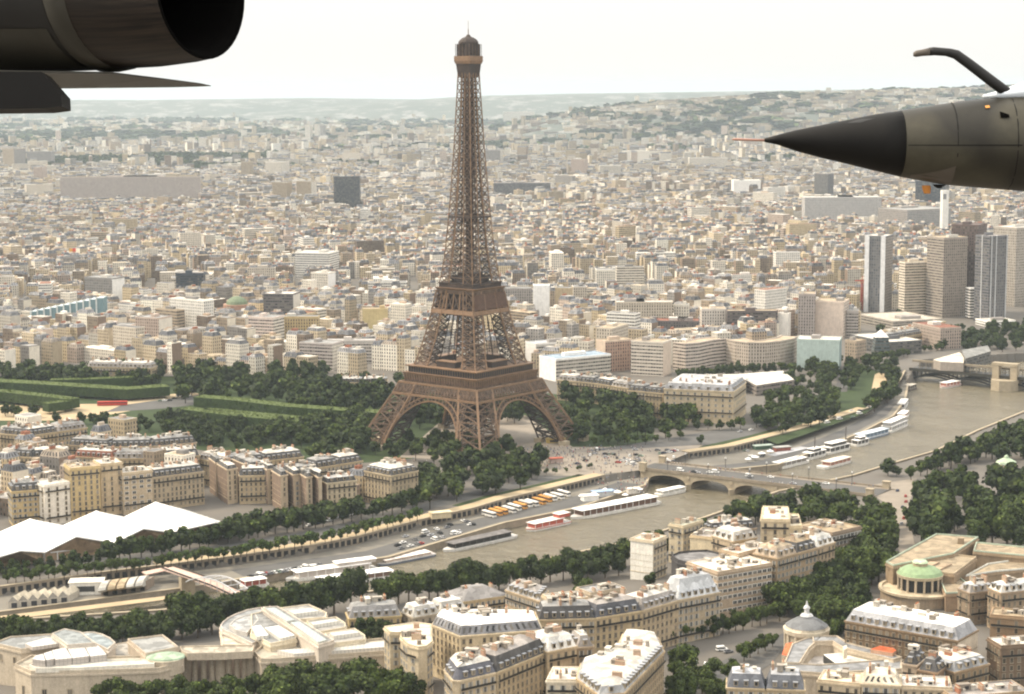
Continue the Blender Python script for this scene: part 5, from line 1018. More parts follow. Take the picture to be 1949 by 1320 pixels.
hp('corner house with snow-white roof panels between brick stacks', [(876, 1210), (1032, 1198), (1022, 1176), (835, 1173), (822, 1188)], 21, wall=(.6, .52, .38), tc=(.78, .76, .73), rc=(.2, .2, .21), chim=5, mh=3.6, dorm=False, balc=False)
hp('prow-shaped corner house with round dormers and white roof', [(862, 1294), (874, 1295), (944, 1279), (925, 1256), (860, 1262), (846, 1274)], 21, wall=(.53, .45, .33), tc=ZWHITE, rc=(.1, .1, .115), chim=4, mh=4.5)
row([(946, 1279), (1041, 1240)], 21, 14, ['slate-roofed house with roof lights behind the prow-shaped house'], wall=(.47, .39, .27), chim=3, tc=GREYC, mh=5.5, group=RG)
row([(1042, 1240), (1098, 1229)], 22, 14, ['white-mansard house with a broad brick chimney wall'], wall=(.5, .41, .29), chim=4, rc=(.62, .6, .56), tc=ZWHITE, mh=5, group=RG)
row([(1099, 1232), (1130, 1229)], 20, 12, ['small white-topped end house by the courtyard tree'], wall=(.4, .33, .25), chim=1, rc=GREYC, tc=ZWHITE, group=RG)
hp('white courtyard block with two rooftop boxes', [(1040, 1296), (1146, 1297), (1140, 1272), (1052, 1272)], 21, wall=(.68, .63, .53), roof='flat', tc=(.66, .6, .52), chim=2, pitch=3.6)
hp('large tan house with a long banded front turned to the avenue', [(1188, 1318), (1264, 1239), (1252, 1213), (1186, 1206), (1172, 1240), (1106, 1262), (1098, 1290), (1140, 1322)], 23, wall=(.43, .34, .225), roof='mansard', rc=(.3, .3, .3), tc=(.5, .47, .42), mh=2.6, ins=1.6, chim=4)
row([(664, 1177), (764, 1171)], 10.5, 11, ['low yellow house with grey mansard beside the art palace garden'], wall=YELLOW, rc=(.27, .26, .255), mh=5, chim=2, group=RG, front=6)
row([(786, 1175), (888, 1157)], 10, 11, ['low house with white bulging dormers in a line', 'low white-roofed house leading to the hip-roofed villa'], wall=(.42, .37, .3), rc=ZWHITE, tc=(.74, .72, .68), mh=4.4, chim=1, group=RG, front=6)
hp('pale yellow villa under a broad grey hipped roof', [(882, 1144), (966, 1132), (926, 1119), (846, 1128)], 9.5, wall=(.58, .48, .32), roof='hip', rc=(.2, .19, .185), mh=4.5, chim=2, front=4)
hp('grey-roofed stone house in front of the hipped villa', [(962, 1122), (1026, 1143), (1043, 1124), (986, 1107)], 17, wall=(.44, .36, .26), rc=(.3, .29, .28), tc=GREYC, chim=3, mh=2.6, front=4)
row([(1050, 1146), (1120, 1139)], 19, 12, ['house topped by a jumble of white boxes and cream gables'], wall=(.55, .46, .34), tc=ZWHITE, rc=ZWHITE, chim=4, roof='flat', group=RG, front=2)
row([(1124, 1131), (1190, 1120)], 16, 12, ['low grey-roofed annexe behind the curved row'], wall=(.46, .4, .32), tc=ZINC, roof='flat', chim=2, group=RG, front=2)
row([(1395, 1030), (1440, 1022)], 22, 16, ['house with barrel-shaped zinc roof lights near the highest block'], wall=(.46, .38, .28), tc=(.55, .52, .48), rc=(.45, .43, .4), chim=3, group=RG, front=2)
row([(1352, 1012), (1440, 1004)], 18, 10, ['narrow white-roofed house along the river side'], wall=(.4, .32, .24), tc=ZWHITE, chim=2, group=RG, front=2)
row([(1405, 1056), (1470, 1040)], 25, 12, ['tan house with zinc ribs right behind the modern office'], wall=(.46, .37, .27), tc=(.52, .46, .4), rc=BEIGE, roof='flat', chim=2, group=RG, front=2)
f, zz = two(1640, 1823, 1877, 1219, 20, 37); house('rounded mansard house with a long row of tall dormers and white roof', f, zz, 20, wall=(.22, .165, .11), sidecol=(.52, .44, .34), blank=(0,), tc=(.72, .7, .66), rc=(.3, .3, .31), mh=4.6, ins=2.4, chim=3, group=RG, front=10)
f, zz = two(1772, 1817, 1893, 1279, 19, 55); house('house with a domed white roof crowded by brick chimneys', f, zz, 19, wall=(.33, .25, .165), tc=(.68, .62, .54), rc=(.3, .3, .3), mh=3.4, ins=2.2, chim=6, group=RG, front=6)
row([(1718, 1262), (1745, 1266)], 19, 12, ['narrow pale house between the museum and the chimney-crowded house'], wall=(.5, .42, .34), tc=ZINC, chim=1, group=RG, front=2)
row([(1748, 1274), (1784, 1280)], 20, 10, ['brown-fronted narrow house with zinc cap'], wall=(.26, .19, .13), tc=ZINC, chim=1, group=RG, front=2)
row([(1383, 1308), (1532, 1313)], 17, 12, ['long slate-roofed house in front of the museum', 'slate-roofed house ending in a white gable'], wall=CREAM, rc=(.13, .135, .15), tc=(.38, .385, .4), chim=3, mh=5, group=RG)
row([(1556, 1296), (1638, 1304)], 18, 13, ['cream block with sagging flat roofs at the bottom edge'], wall=(.56, .48, .36), tc=(.6, .52, .4), roof='flat', chim=2, group=RG)
row([(1640, 1300), (1714, 1304)], 19, 13, ['cream block with a big curved pale roof at the bottom edge'], wall=(.58, .5, .38), tc=(.66, .58, .46), rc=(.62, .55, .43), mh=3, chim=2, group=RG, dorm=False)
row([(1716, 1308), (1812, 1312)], 18, 14, ['block with gridded glass roof among white chimneys'], wall=(.5, .43, .33), tc=ZWHITE, rc=(.5, .5, .5), chim=4, roof='flat', group=RG)
row([(1815, 1330), (1960, 1318)], 17, 14, ['grey-roofed house at the bottom corner of the picture'], wall=(.35, .28, .2), tc=GREYC, chim=3, roof='flat', group=RG)
row([(1885, 1172), (1985, 1180)], 19, 12, ['tan house with a long blank wall under a curved cornice'], wall=(.34, .245, .16), tc=TAN, roof='flat', chim=2, pitch=6, group=RG, front=4)
row([(1905, 1232), (1990, 1226)], 17, 12, ['dark-fronted house with white skylight strip at the frame edge'], wall=(.2, .15, .11), tc=ZWHITE, roof='flat', chim=2, group=RG, front=4)
row([(1846, 1128), (1895, 1122)], 15, 9, ['small white-roofed house beneath the tan council wing'], wall=(.3, .24, .18), tc=ZWHITE, rc=GREYC, chim=2, group=RG, front=2, mh=3)
row([(1905, 1128), (1980, 1120)], 18, 10, ['house with a pale sloping roof beside the council wing'], wall=(.38, .3, .22), tc=(.6, .58, .54), rc=(.6, .58, .54), chim=2, group=RG, front=2, mh=3)
# ================================================================ river walls, quays and paths
def wallstrip(name, label, line, z0, z1, mat, thick=1.2, cap=None, arc=0., cat='wall'):
    c = line[len(line)//2]; o = thing(name, label, cat, (*c, z0)); mb = MB(); mc = MB(); ma = MB()
    for a, b in zip(line[:-1], line[1:]):
        L = math.dist(a, b); u = ((b[0]-a[0])/L, (b[1]-a[1])/L); n = (-u[1], u[0])
        mb.prism(ccw([(a[0]-n[0]*thick/2, a[1]-n[1]*thick/2), (b[0]-n[0]*thick/2, b[1]-n[1]*thick/2), (b[0]+n[0]*thick/2, b[1]+n[1]*thick/2), (a[0]+n[0]*thick/2, a[1]+n[1]*thick/2)]), z0-1.5, z1)
        mc.beam((*a, z1+.2), (*b, z1+.2), thick+.5, h=.4)
        if arc:
            k = 0.
            while k+arc < L:
                p = (a[0]+u[0]*(k+arc/2), a[1]+u[1]*(k+arc/2)); s = -1 if facing(a, b) < 0 else 1; s = 1 if np.dot(np.array([n[0], n[1]]), CAM[:2]-np.array(p)) > 0 else -1
                q = (p[0]+n[0]*s*(thick/2+.1), p[1]+n[1]*s*(thick/2+.1)); ma.box((*q, (z0+z1)/2-.1), (arc*.62, .25, (z1-z0)*.62), math.atan2(u[1], u[0])); k += arc
    mb.build('wall', mat, o); mc.build('coping', cap or M['stone'], o)
    if arc: ma.build('arcade_opening', M['dark'], o)
    return o
wallstrip('river_wall', 'low stone wall at the water along the left quay', LB[1:], ZW, ZP+.2, M['stone_dark'])
wallstrip('river_wall', 'tall river wall under the trees of the right quay', RB, ZW, 1.2, M['stone_dark'])
wallstrip('quay_wall', 'arcaded quay wall from the white tents to the bridge', WALL1, ZP, .6, M['stone_dark'], arc=4.2)
wallstrip('quay_wall', 'arcaded quay wall climbing along the bend beyond the bridge', WALL2, ZP, .6, M['stone_dark'], arc=4.2)
sheet('quay', PORT, M['quay'], ZP+.06, px=False)
def band(name, line, off0, off1, z, mat):
    for i, (a, b) in enumerate(zip(line[:-1], line[1:])): pass
    mb = MB(); A, B = [], []
    for i in range(len(line)):
        a = np.array(line[max(0, i-1)]); b = np.array(line[min(len(line)-1, i+1)]); u = (b-a)/np.linalg.norm(b-a); n = np.array([-u[1], u[0]])
        if n.dot(CAM[:2]-a) > 0: n = -n
        A.append(np.array(line[i])+n*off0); B.append(np.array(line[i])+n*off1)
    for i in range(len(line)-1): mb.face([(*A[i], z), (*A[i+1], z), (*B[i+1], z), (*B[i], z)])
    o = mb.build(name, mat); o['kind'] = 'structure'; return o
band('path', WALL1[4:], 1., 9., .7, M['gravel']); band('path', WALL2[:4], 1., 8.5, .7, M['gravel'])
band('grass', WALL2[:4], 9., 18., .1, M['grass']); band('grass', WALL1[9:], 9.5, 16, .1, M['grass']); band('road', WALL1, 18., 32., .08, M['asphalt']); band('road', WALL2[:5], 19, 34, .08, M['asphalt'])
band('road', LB[2:9], 5., 17., ZP+.12, M['asphalt']); band('road', LB[9:17], 4., 20., ZP+.12, M['asphalt'])
# park ground
sheet('lawn', [(-160, 716), (640, 716), (740, 745), (1050, 748), (1250, 795), (1240, 850), (1040, 850), (700, 880), (590, 884), (470, 870), (330, 848), (0, 832), (-160, 828)], M['grass'], .05)
sheet('path', [(-100, 772), (200, 768), (360, 745), (395, 752), (230, 785), (140, 800), (-100, 800)], M['gravel'], .1)
sheet('road', [(230, 771), (330, 757), (400, 748), (372, 770), (300, 778), (200, 784)], M['asphalt'], .16)
sheet('plaza', [(760, 870), (840, 800), (1000, 790), (1090, 850), (1230, 850), (1240, 880), (1100, 905), (1030, 905), (960, 880)], M['paving'], .1)
sheet('lawn', [(1430, 825), (1480, 845), (1650, 785), (1695, 750), (1690, 710), (1650, 700), (1590, 740)], M['grass'], .09)
sheet('path', [(1658, 745), (1665, 712), (1688, 702), (1694, 715), (1680, 745)], M['gravel'], .16)
sheet('road', [(1590, 745), (1598, 700), (1618, 700), (1612, 745)], M['asphalt'], .16)
sheet('road', [(1240, 885), (1100, 860), (1200, 845), (1400, 812), (1590, 768), (1600, 782), (1420, 830), (1330, 850)], M['asphalt'], .13)
sheet('plaza', [(1120, 905), (1235, 893), (1310, 862), (1340, 846), (1230, 852), (1060, 862), (1060, 895)], M['paving'], .18)
# right bank street floor: paved crossing and carriageways
def sheet3(name, pts, mat, lift=.12):
    mb = MB(); P = [ground_hit(*p) for p in pts]; n = len(P)
    # subdivide a strip given as left edge then right edge reversed
    h = n//2
    for i in range(h-1):
        a0, a1, b0, b1 = P[i], P[i+1], P[n-1-i], P[n-2-i]
        for s in range(8):
            for r in range(3):
                def q(f, g):
                    x = (a0[0]*(1-f)+a1[0]*f)*(1-g)+(b0[0]*(1-f)+b1[0]*f)*g; y = (a0[1]*(1-f)+a1[1]*f)*(1-g)+(b0[1]*(1-f)+b1[1]*f)*g; return (x, y, TZ(x, y)+lift)
                mb.face([q(s/8, r/3), q((s+1)/8, r/3), q((s+1)/8, (r+1)/3), q(s/8, (r+1)/3)])
    o = mb.build(name, mat, weld=.01); o['kind'] = 'structure'; return o
sheet3('road', [(1640, 925), (1690, 960), (1690, 1000), (1712, 1050), (1745, 1050), (1732, 1000), (1730, 960), (1745, 910)], M['paving'])
sheet3('road', [(1250, 1300), (1340, 1275), (1440, 1225), (1490, 1205), (1500, 1225), (1470, 1262), (1400, 1310), (1330, 1340)], M['asphalt'])
# ================================================================ the arched bridge
A = np.array(G(1234, 893, 2)); B_ = np.array(G(1600, 936, 2)); bu = (B_-A)/np.linalg.norm(B_-A); bn = np.array([-bu[1], bu[0]]); bn = bn if bn[1] > 0 else -bn; BW = 27.
br = thing('arched_bridge', 'long stone bridge of five shallow arches crossing the brown river', 'bridge', (*A, ZW)); keep_clear([tuple(A), tuple(A+bu*160), tuple(A+bu*160+bn*BW), tuple(A+bn*BW)], 0)
def bp_(u, v, z): p = A+bu*u+bn*v; return (p[0], p[1], z)
SP, PI_ = 28., 3.6
def arcz(t): return -5.6+4.9*(1-(2*t-1)**2)**.5 if 0 < t < 1 else -5.6
mb = MB(); ms_ = MB()
for v, fl in ((0, 1), (BW, 0)):
    u = 0
    def q4(u0, u1, z00, z01, top=1.6):
        f = [bp_(u0, v, z00), bp_(u1, v, z01), bp_(u1, v, top), bp_(u0, v, top)]; mb.face(f if fl else f[::-1], 0)
    q4(-6, 0, ZW-2, ZW-2)
    for k in range(5):
        for i_ in range(16):
            t0, t1 = i_/16, (i_+1)/16; q4(u+SP*t0, u+SP*t1, arcz(t0), arcz(t1))
        u += SP
        q4(u, u+PI_, ZW-2, ZW-2); u += PI_
    q4(u-.5, u+8, ZW-2, ZW-2)
mb.build('spandrel_wall', M['stone'], br); u = 0
for k in range(5):
    for i_ in range(16):
        t0, t1 = i_/16, (i_+1)/16; ms_.face([bp_(u+SP*t0, 0, arcz(t0)), bp_(u+SP*t0, BW, arcz(t0)), bp_(u+SP*t1, BW, arcz(t1)), bp_(u+SP*t1, 0, arcz(t1))])
    u += SP+PI_
    if k < 4:
        mp_ = MB(); c0 = bp_(u-PI_/2, -1.5, 0); ring_ = [bp_(u-PI_-.3, .2, 0)[:2], bp_(u-PI_*.5, -3.2, 0)[:2], bp_(u+.3, .2, 0)[:2], bp_(u+.3, BW-.2, 0)[:2], bp_(u-PI_*.5, BW+3.2, 0)[:2], bp_(u-PI_-.3, BW-.2, 0)[:2]]
        mp_.prism(ccw(ring_), ZW-2, -4.6); mp_.box((*bp_(u-PI_/2, -.2, 0)[:2], -.6), (2.2, .5, 2.2), math.atan2(bu[1], bu[0])); mp_.build('pier', M['stone'], br)
ms_.build('soffit', M['stone_dark'], br); LEN = 5*(SP+PI_)+2
mb = MB(); mb.face([bp_(-8, 4.2, 1.72), bp_(LEN, 4.2, 1.72), bp_(LEN, BW-4.2, 1.72), bp_(-8, BW-4.2, 1.72)]); mb.build('roadway', M['asphalt'], br)
mb = MB(); 
for v0, v1 in ((.0, 4.2), (BW-4.2, BW)): mb.face([bp_(-8, v0, 1.86), bp_(LEN, v0, 1.86), bp_(LEN, v1, 1.86), bp_(-8, v1, 1.86)])
mb.build('footway', M['paving'], br)
for v in (-.1, BW+.1):
    mb = MB(); mb.beam(bp_(-6, v, 1.5), bp_(LEN, v, 1.5), .9, h=.5); mb.beam(bp_(-6, v, 2.5), bp_(LEN, v, 2.5), .35, h=1.2); mb.build('parapet', M['stone_dark'], br)
for k, (u, v) in enumerate(((-4, 0), (-4, BW), (LEN-3, 0), (LEN-3, BW))):
    mb = MB(); mb.box(bp_(u, v, 3.2), (4.4, 3.2, 5.4), math.atan2(bu[1], bu[0])); mb.box(bp_(u, v, 6.2), (5., 3.8, .5), math.atan2(bu[1], bu[0])); mb.build('pedestal', M['stone'], br)
LMG = 'lamps on the arched bridge'
for k in range(10):
    u, v = 14+30*(k//2), (1. if k % 2 == 0 else BW-1.); p = bp_(u, v, 1.86); lp = thing('street_lamp', f'tall dark lamp, {ordn(k//2)} from the tower end on the {"near" if k % 2 == 0 else "far"} bridge parapet', 'street lamp', p, LMG)
    mb = MB(); mb.beam(p, (p[0], p[1], p[2]+7.5), .28); mb.beam((p[0]-1, p[1], p[2]+6.9), (p[0]+1, p[1], p[2]+6.9), .2); mb.build('post', M['jet_dark'], lp)
    mb = MB(); mb.box((p[0], p[1], p[2]+8), (.8, .8, 1)); mb.build('lantern', M['white'], lp)
# ---------------------------------------------------------------- double-deck viaduct bridge at the frame edge
A2_ = np.array(G(1738, 702, 3.)); B2_ = np.array(G(1965, 722, 3.)); vu = (B2_-A2_)/np.linalg.norm(B2_-A2_); vn = np.array([-vu[1], vu[0]]); vn = vn if vn[1] > 0 else -vn; VL = float(np.linalg.norm(B2_-A2_))+40
vb = thing('viaduct_bridge', 'dark steel two-level bridge with stone pavilion on its river pier', 'bridge', (*A2_, ZW))
def vp(u, v, z): p = A2_+vu*u+vn*v; return (p[0], p[1], z)
ang = math.atan2(vu[1], vu[0])
def vbox(nm, u0, u1, v0, v1, z0, z1, mat): mb = MB(); mb.prism(ccw([vp(u0, v0, 0)[:2], vp(u1, v0, 0)[:2], vp(u1, v1, 0)[:2], vp(u0, v1, 0)[:2]]), z0, z1, bottom=True); return mb.build(nm, mat, vb)
vbox('lower_deck', -4, VL, 0, 20, 1.4, 3.0, M['jet_grey']); vbox('upper_deck', -4, VL, 6.5, 13.5, 8.6, 9.8, M['stone_dark']); vbox('parapet', -4, VL, 6.3, 6.6, 9.8, 10.8, M['stone']); vbox('railing', -4, VL, -.1, .1, 3., 4.1, M['jet_grey'])
mb = MB()
for k in range(int(VL/6)):
    for v in (7.2, 12.8): mb.beam(vp(3+6*k, v, 3), vp(3+6*k, v, 8.6), .6)
mb.build('colonnade', M['stone_dark'], vb); mb = MB()
for k in range(40):
    u = VL*k/40; t = (u % 36)/36; z = -1.8-3.4*(abs(2*t-1)**2)
    for v in (.4, 10, 19.6): mb.beam(vp(u, v, z), vp(u+VL/40, v, -1.8-3.4*(abs(2*min(1, t+VL/40/36)-1)**2)), .9, h=1.4); mb.beam(vp(u, v, z), vp(u, v, 1.5), .4)
mb.build('steel_arch', M['jet_dark'], vb)
c = G(1905, 735, -4); uu = (np.array(c)-A2_).dot(vu); 
mb = MB(); mb.prism(ccw([vp(uu-12, 0, 0)[:2], vp(uu-9, -9, 0)[:2], vp(uu, -13, 0)[:2], vp(uu+9, -9, 0)[:2], vp(uu+12, 0, 0)[:2], vp(uu+12, 24, 0)[:2], vp(uu-12, 24, 0)[:2]]), ZW-2, 1.2); mb.build('river_pier', M['stone'], vb)
mb = MB()
for s in (-1, 1): mb.prism(ccw([vp(uu+s*8.2-3, -2, 0)[:2], vp(uu+s*8.2+3, -2, 0)[:2], vp(uu+s*8.2+3, 4, 0)[:2], vp(uu+s*8.2-3, 4, 0)[:2]]), 1.2, 13)
mb.prism(ccw([vp(uu-11.5, -2.4, 0)[:2], vp(uu+11.5, -2.4, 0)[:2], vp(uu+11.5, 4.4, 0)[:2], vp(uu-11.5, 4.4, 0)[:2]]), 13, 15.4, bottom=True); mb.build('stone_pavilion', M['stone'], vb)
stn = thing('metro_station', 'long pale roof of the elevated station above the viaduct', 'station', (*G(1805, 680, 10), 8)); ext(stn, 'platform_roof', [(1776, 684), (1826, 670), (1836, 677), (1834, 690), (1790, 688)], 12, 4, (.3, .26, .22), (.56, .5, .42)); ext(stn, 'train_shed', [(1830, 666), (1880, 657), (1886, 668), (1838, 682)], 15, 4, (.1, .1, .095), (.19, .19, .18), 1.)
# ---------------------------------------------------------------- footbridge
FA, FB = np.array(G(318, 1081, 2.)), np.array(G(520, 1168, 1.)); fu = (FB-FA)/np.linalg.norm(FB-FA); fn = np.array([-fu[1], fu[0]]); FL = float(np.linalg.norm(FB-FA))
fb = thing('footbridge', 'footbridge with pink plank deck and white steel arch ribs', 'bridge', (*FA, ZW))
def fp_(u, v, z): p = FA+fu*u+fn*v; return (p[0], p[1], z)
PINKD = mk('pinkish planks', (.5, .36, .3), .8, .15, .5)
mb = MB()
for k in range(12):
    u0, u1 = FL*k/12, FL*(k+1)/12; z0, z1 = 2+1.6*math.sin(math.pi*k/12), 2+1.6*math.sin(math.pi*(k+1)/12); mb.beam(fp_(u0, 0, z0), fp_(u1, 0, z1), 7.5, h=.5)
ap = G(274, 1092, 1.); mb.beam((*ap, 1.2), fp_(1, 0, 2), 6.5, h=.5); mb.build('deck', PINKD, fb)
mb = MB(); u0_, u1_ = FL*.26, FL*.86
for v in (-4, 4):
    pr_ = None
    for k in range(21):
        t = k/20; z = 1+7.2*math.sin(math.pi*t)**.8; p = fp_(u0_+(u1_-u0_)*t, v, z)
        if pr_: mb.beam(pr_, p, .55)
        if k % 2 == 0 and 0 < k < 20: mb.beam(p, (p[0], p[1], 2.6), .25)
        pr_ = p
for k in range(3, 18, 2):
    t = k/20; z = 1+7.2*math.sin(math.pi*t)**.8; mb.beam(fp_(u0_+(u1_-u0_)*t, -4, z), fp_(u0_+(u1_-u0_)*t, 4, z), .35)
mb.build('arch_rib', mk('pale grey steel', (.42, .43, .44), .5, .15), fb); mb = MB(); 
for v in (-3.7, 3.7): mb.beam(fp_(0, v, 3.2), fp_(FL*.5, v, 4.6), .12, h=.9); mb.beam(fp_(FL*.5, v, 4.6), fp_(FL, v, 3.2), .12, h=.9)
mb.build('railing', M['jet_grey'], fb); mb = MB(); p = fp_(FL*.2, 0, 0); mb.box((p[0], p[1], -3), (3, 8, 10), math.atan2(fu[1], fu[0])); p = fp_(FL*.88, 0, 0); mb.box((p[0], p[1], -3), (3, 8, 10), math.atan2(fu[1], fu[0])); mb.build('pier', M['stone'], fb)
# ================================================================ boats
BG = 'boats moored along the left quay'
def boat(label, b, s, wd, hull=(.7, .68, .64), cabin=(.07, .065, .06), roof=(.75, .73, .7), ch=2.6, c0=.12, c1=.9, hh=1.6, deck2=None, funnel=None, name='river_boat', trim=None):
    p, q = np.array(G(*b, ZW+1)), np.array(G(*s, ZW+1)); L = float(np.linalg.norm(q-p)); u = (q-p)/L; n = np.array([-u[1], u[0]]); n = n if n[1] > 0 else -n
    rt_ = thing(name, label, 'boat', (*((p+q)/2), ZW), BG); z0 = ZW
    def P3(a, v): w_ = p+u*a*L+n*v*wd; return (float(w_[0]), float(w_[1]))
    hp_ = [P3(0, .5), P3(.04, .28), P3(.12, .06), P3(.25, 0), P3(.93, 0), P3(1, .12), P3(1, .88), P3(.93, 1), P3(.25, 1), P3(.12, .94), P3(.04, .72)]
    mb = MB(); hp_ = ccw(hp_); mb.loftp(inset(hp_, .35), z0-.5, hp_, z0+hh, 0, (*hull, 0), True, 0, (*[k*.75 for k in (roof if hull[0] < .3 else hull)], 0)); 
    if trim: o = inset(hp_, -.08); mb.loftp(o, z0+hh-.5, o, z0+hh-.1, 0, (*trim, 0), cap=False)
    mb.build('hull', FAC, rt_)
    cab = ccw([P3(c0, .14), P3(c1, .1), P3(c1, .9), P3(c0, .86)]); mb = MB(); mb.prism(cab, z0+hh, z0+hh+ch, 0, (*cabin, 0)); 
    nn = max(3, int(L*(c1-c0)/5))
    for k in range(nn+1):
        for v in (.1, .9): a = c0+(c1-c0)*k/nn; x, y = P3(a, .12+.0 if v < .5 else .88); mb.beam((x, y-.12, z0+hh), (x, y-.12, z0+hh+ch), .35, 0, (*roof, 0))
    cb = mb.build('cabin', FAC, rt_)
    mb = MB(); ro = ccw([P3(c0-.03, .08), P3(c1+.02, .04), P3(c1+.02, .96), P3(c0-.03, .92)]); mb.prism(ro, z0+hh+ch, z0+hh+ch+.35, 0, (*roof, 0), bottom=True); mb.build('roof', FAC, rt_)
    if deck2:
        a0, a1, h2 = deck2; d2 = ccw([P3(a0, .22), P3(a1, .2), P3(a1, .8), P3(a0, .78)]); mb = MB(); mb.prism(d2, z0+hh+ch+.35, z0+hh+ch+h2, 0, (*cabin, 0)); d3 = inset(d2, -.5); mb.prism(d3, z0+hh+ch+h2, z0+hh+ch+h2+.3, 0, (*roof, 0), bottom=True); mb.build('upper_deck', FAC, rt_)
    if funnel: x, y = P3(*funnel[:2]); mb = MB(); mb.cyl(x, y, z0+hh+ch, z0+hh+ch+funnel[2], .5, .35, 0, (.1, .09, .085, 0), 10); mb.build('mast', FAC, rt_)
    return rt_
W8 = (.6, .58, .55)
boat('longest white restaurant boat with full-length white roof at the pier', (1098, 988), (1262, 956), 12, c0=.1, c1=.94, ch=3.4, cabin=(.12, .07, .05), deck2=(.02, .0, .1) if 0 else None)
boat('white boat with red band and red stern house', (1012, 1010), (1090, 993), 9, cabin=(.4, .1, .07), trim=(.45, .08, .05), c1=.8, deck2=(.72, .98, 2.4), roof=(.7, .62, .58))
boat('black-windowed long boat with white rails on the open quay', (853, 1050), (988, 1020), 9, hull=(.62, .6, .57), cabin=(.035, .033, .03), roof=(.14, .13, .125), trim=(.7, .68, .66))
boat('blue-hulled barge carrying orange and white deck cargo', (725, 1076), (832, 1055), 8, hull=(.13, .15, .2), cabin=(.5, .4, .33), roof=(.62, .56, .52), ch=1.2, trim=(.65, .63, .6))
boat('very long white boat moored on the inside of the pair', (550, 1106), (722, 1083), 10, cabin=(.45, .4, .36), roof=(.8, .78, .75), ch=3, deck2=(.55, .98, 2))
boat('white boat with brown windows outside its longer twin', (596, 1118), (764, 1095), 10, cabin=(.16, .1, .08), roof=(.72, .71, .69), ch=2.4)
boat('maroon and white boat near the footbridge arch', (462, 1120), (514, 1112), 8, cabin=(.25, .07, .05), roof=(.74, .72, .68))
boat('small white launch leaving toward the bridge', (1312, 932), (1258, 943), 7, ch=1.6, cabin=(.4, .38, .34))
boat('white flat-roofed boat close beyond the bridge', (1482, 892), (1543, 877), 9, ch=2.4, cabin=(.2, .18, .16))
boat('open tour boat with red seats sailing beyond the bridge', (1628, 876), (1572, 891), 9, cabin=(.3, .14, .1), roof=(.66, .58, .5), c1=.8, ch=2.2)
boat('white steamer with two dark masts at the far pier', (1578, 863), (1541, 873), 8, deck2=(.3, .7, 2.2), funnel=(.5, .5, 11))
boat('large white steamer with rounded stern at the far pier', (1625, 852), (1578, 863), 10, deck2=(.2, .8, 2.6), funnel=(.1, .5, 12), ch=2.8)
boat('small white cabin boat between steamer and blue boat', (1658, 842), (1632, 848), 7, deck2=(.3, .7, 2))
boat('blue-windowed glass boat moored along the bend', (1700, 822), (1638, 838), 9, hull=(.2, .26, .36), cabin=(.13, .17, .22), roof=(.5, .56, .62), trim=(.7, .68, .66))
boat('tall white two-deck boat at the outside of the bend', (1734, 806), (1696, 822), 10, deck2=(.1, .92, 3), cabin=(.3, .29, .28))
boat('white barge moored farther round the bend', (1733, 788), (1722, 797), 7, cabin=(.3, .2, .16))
boat('white barge tied up below the viaduct end', (1731, 765), (1722, 778), 7)
boat('dark barge close under the viaduct bridge', (1748, 737), (1732, 742), 7, hull=(.12, .1, .09), roof=(.4, .36, .3))
boat('white and red tour boat coming out from under the viaduct', (1800, 737), (1832, 731), 9, cabin=(.35, .15, .11), trim=(.4, .08, .06))
boat('grey-roofed landing pontoon behind the flat-roofed boat', (1470, 878), (1548, 859), 9, hull=(.2, .19, .18), roof=(.33, .33, .34), ch=2.4, name='landing_pontoon')
# ================================================================ coaches, cars, vans
CG = 'coaches parked on the lower quay'
ORC, WHC = (.5, .25, .07), (.6, .58, .54)
carq = random.Random(4)
for k in range(13):
    cx_, cy_ = 932+k*11.6+carq.uniform(-2, 2), 984-k*3.3+carq.uniform(-1.2, 1.2); p, q = np.array(G(cx_-13, cy_-3.5, ZP)), np.array(G(cx_+13, cy_+3.5, ZP)); u = (q-p)/np.linalg.norm(q-p); rz = math.atan2(u[1], u[0]); c = (p+q)/2
    col = ORC if k in (1, 2, 5, 8, 9) else WHC; rt_ = thing('coach', f'{"orange" if col is ORC else "white"}-topped coach, {ordn(k)} from the dark boat end in the parked row', 'coach', (*c, ZP), CG)
    mb = MB(); mb.box((*c, ZP+1.9), (11.5, 2.5, 2.7), rz, 0, (*col, 0)); mb.box((*c, ZP+3.35), (11.2, 2.3, .25), rz, 0, (*[min(.8, x*1.05) for x in col], 0)); mb.build('body', FAC, rt_)
    mb = MB(); mb.box((*c, ZP+2.35), (11.56, 2.56, .95), rz, 0, (.03, .03, .035, 0)); mb.build('window_band', FAC, rt_)
    mb = MB()
    for a in (-3.6, 3.8):
        for s in (-1, 1): p_ = c+u*a+np.array([-u[1], u[0]])*s*1.15; mb.box((*p_, ZP+.5), (1, .3, 1), rz, 0, (.02, .02, .02, 0))
    mb.build('wheels', FAC, rt_)
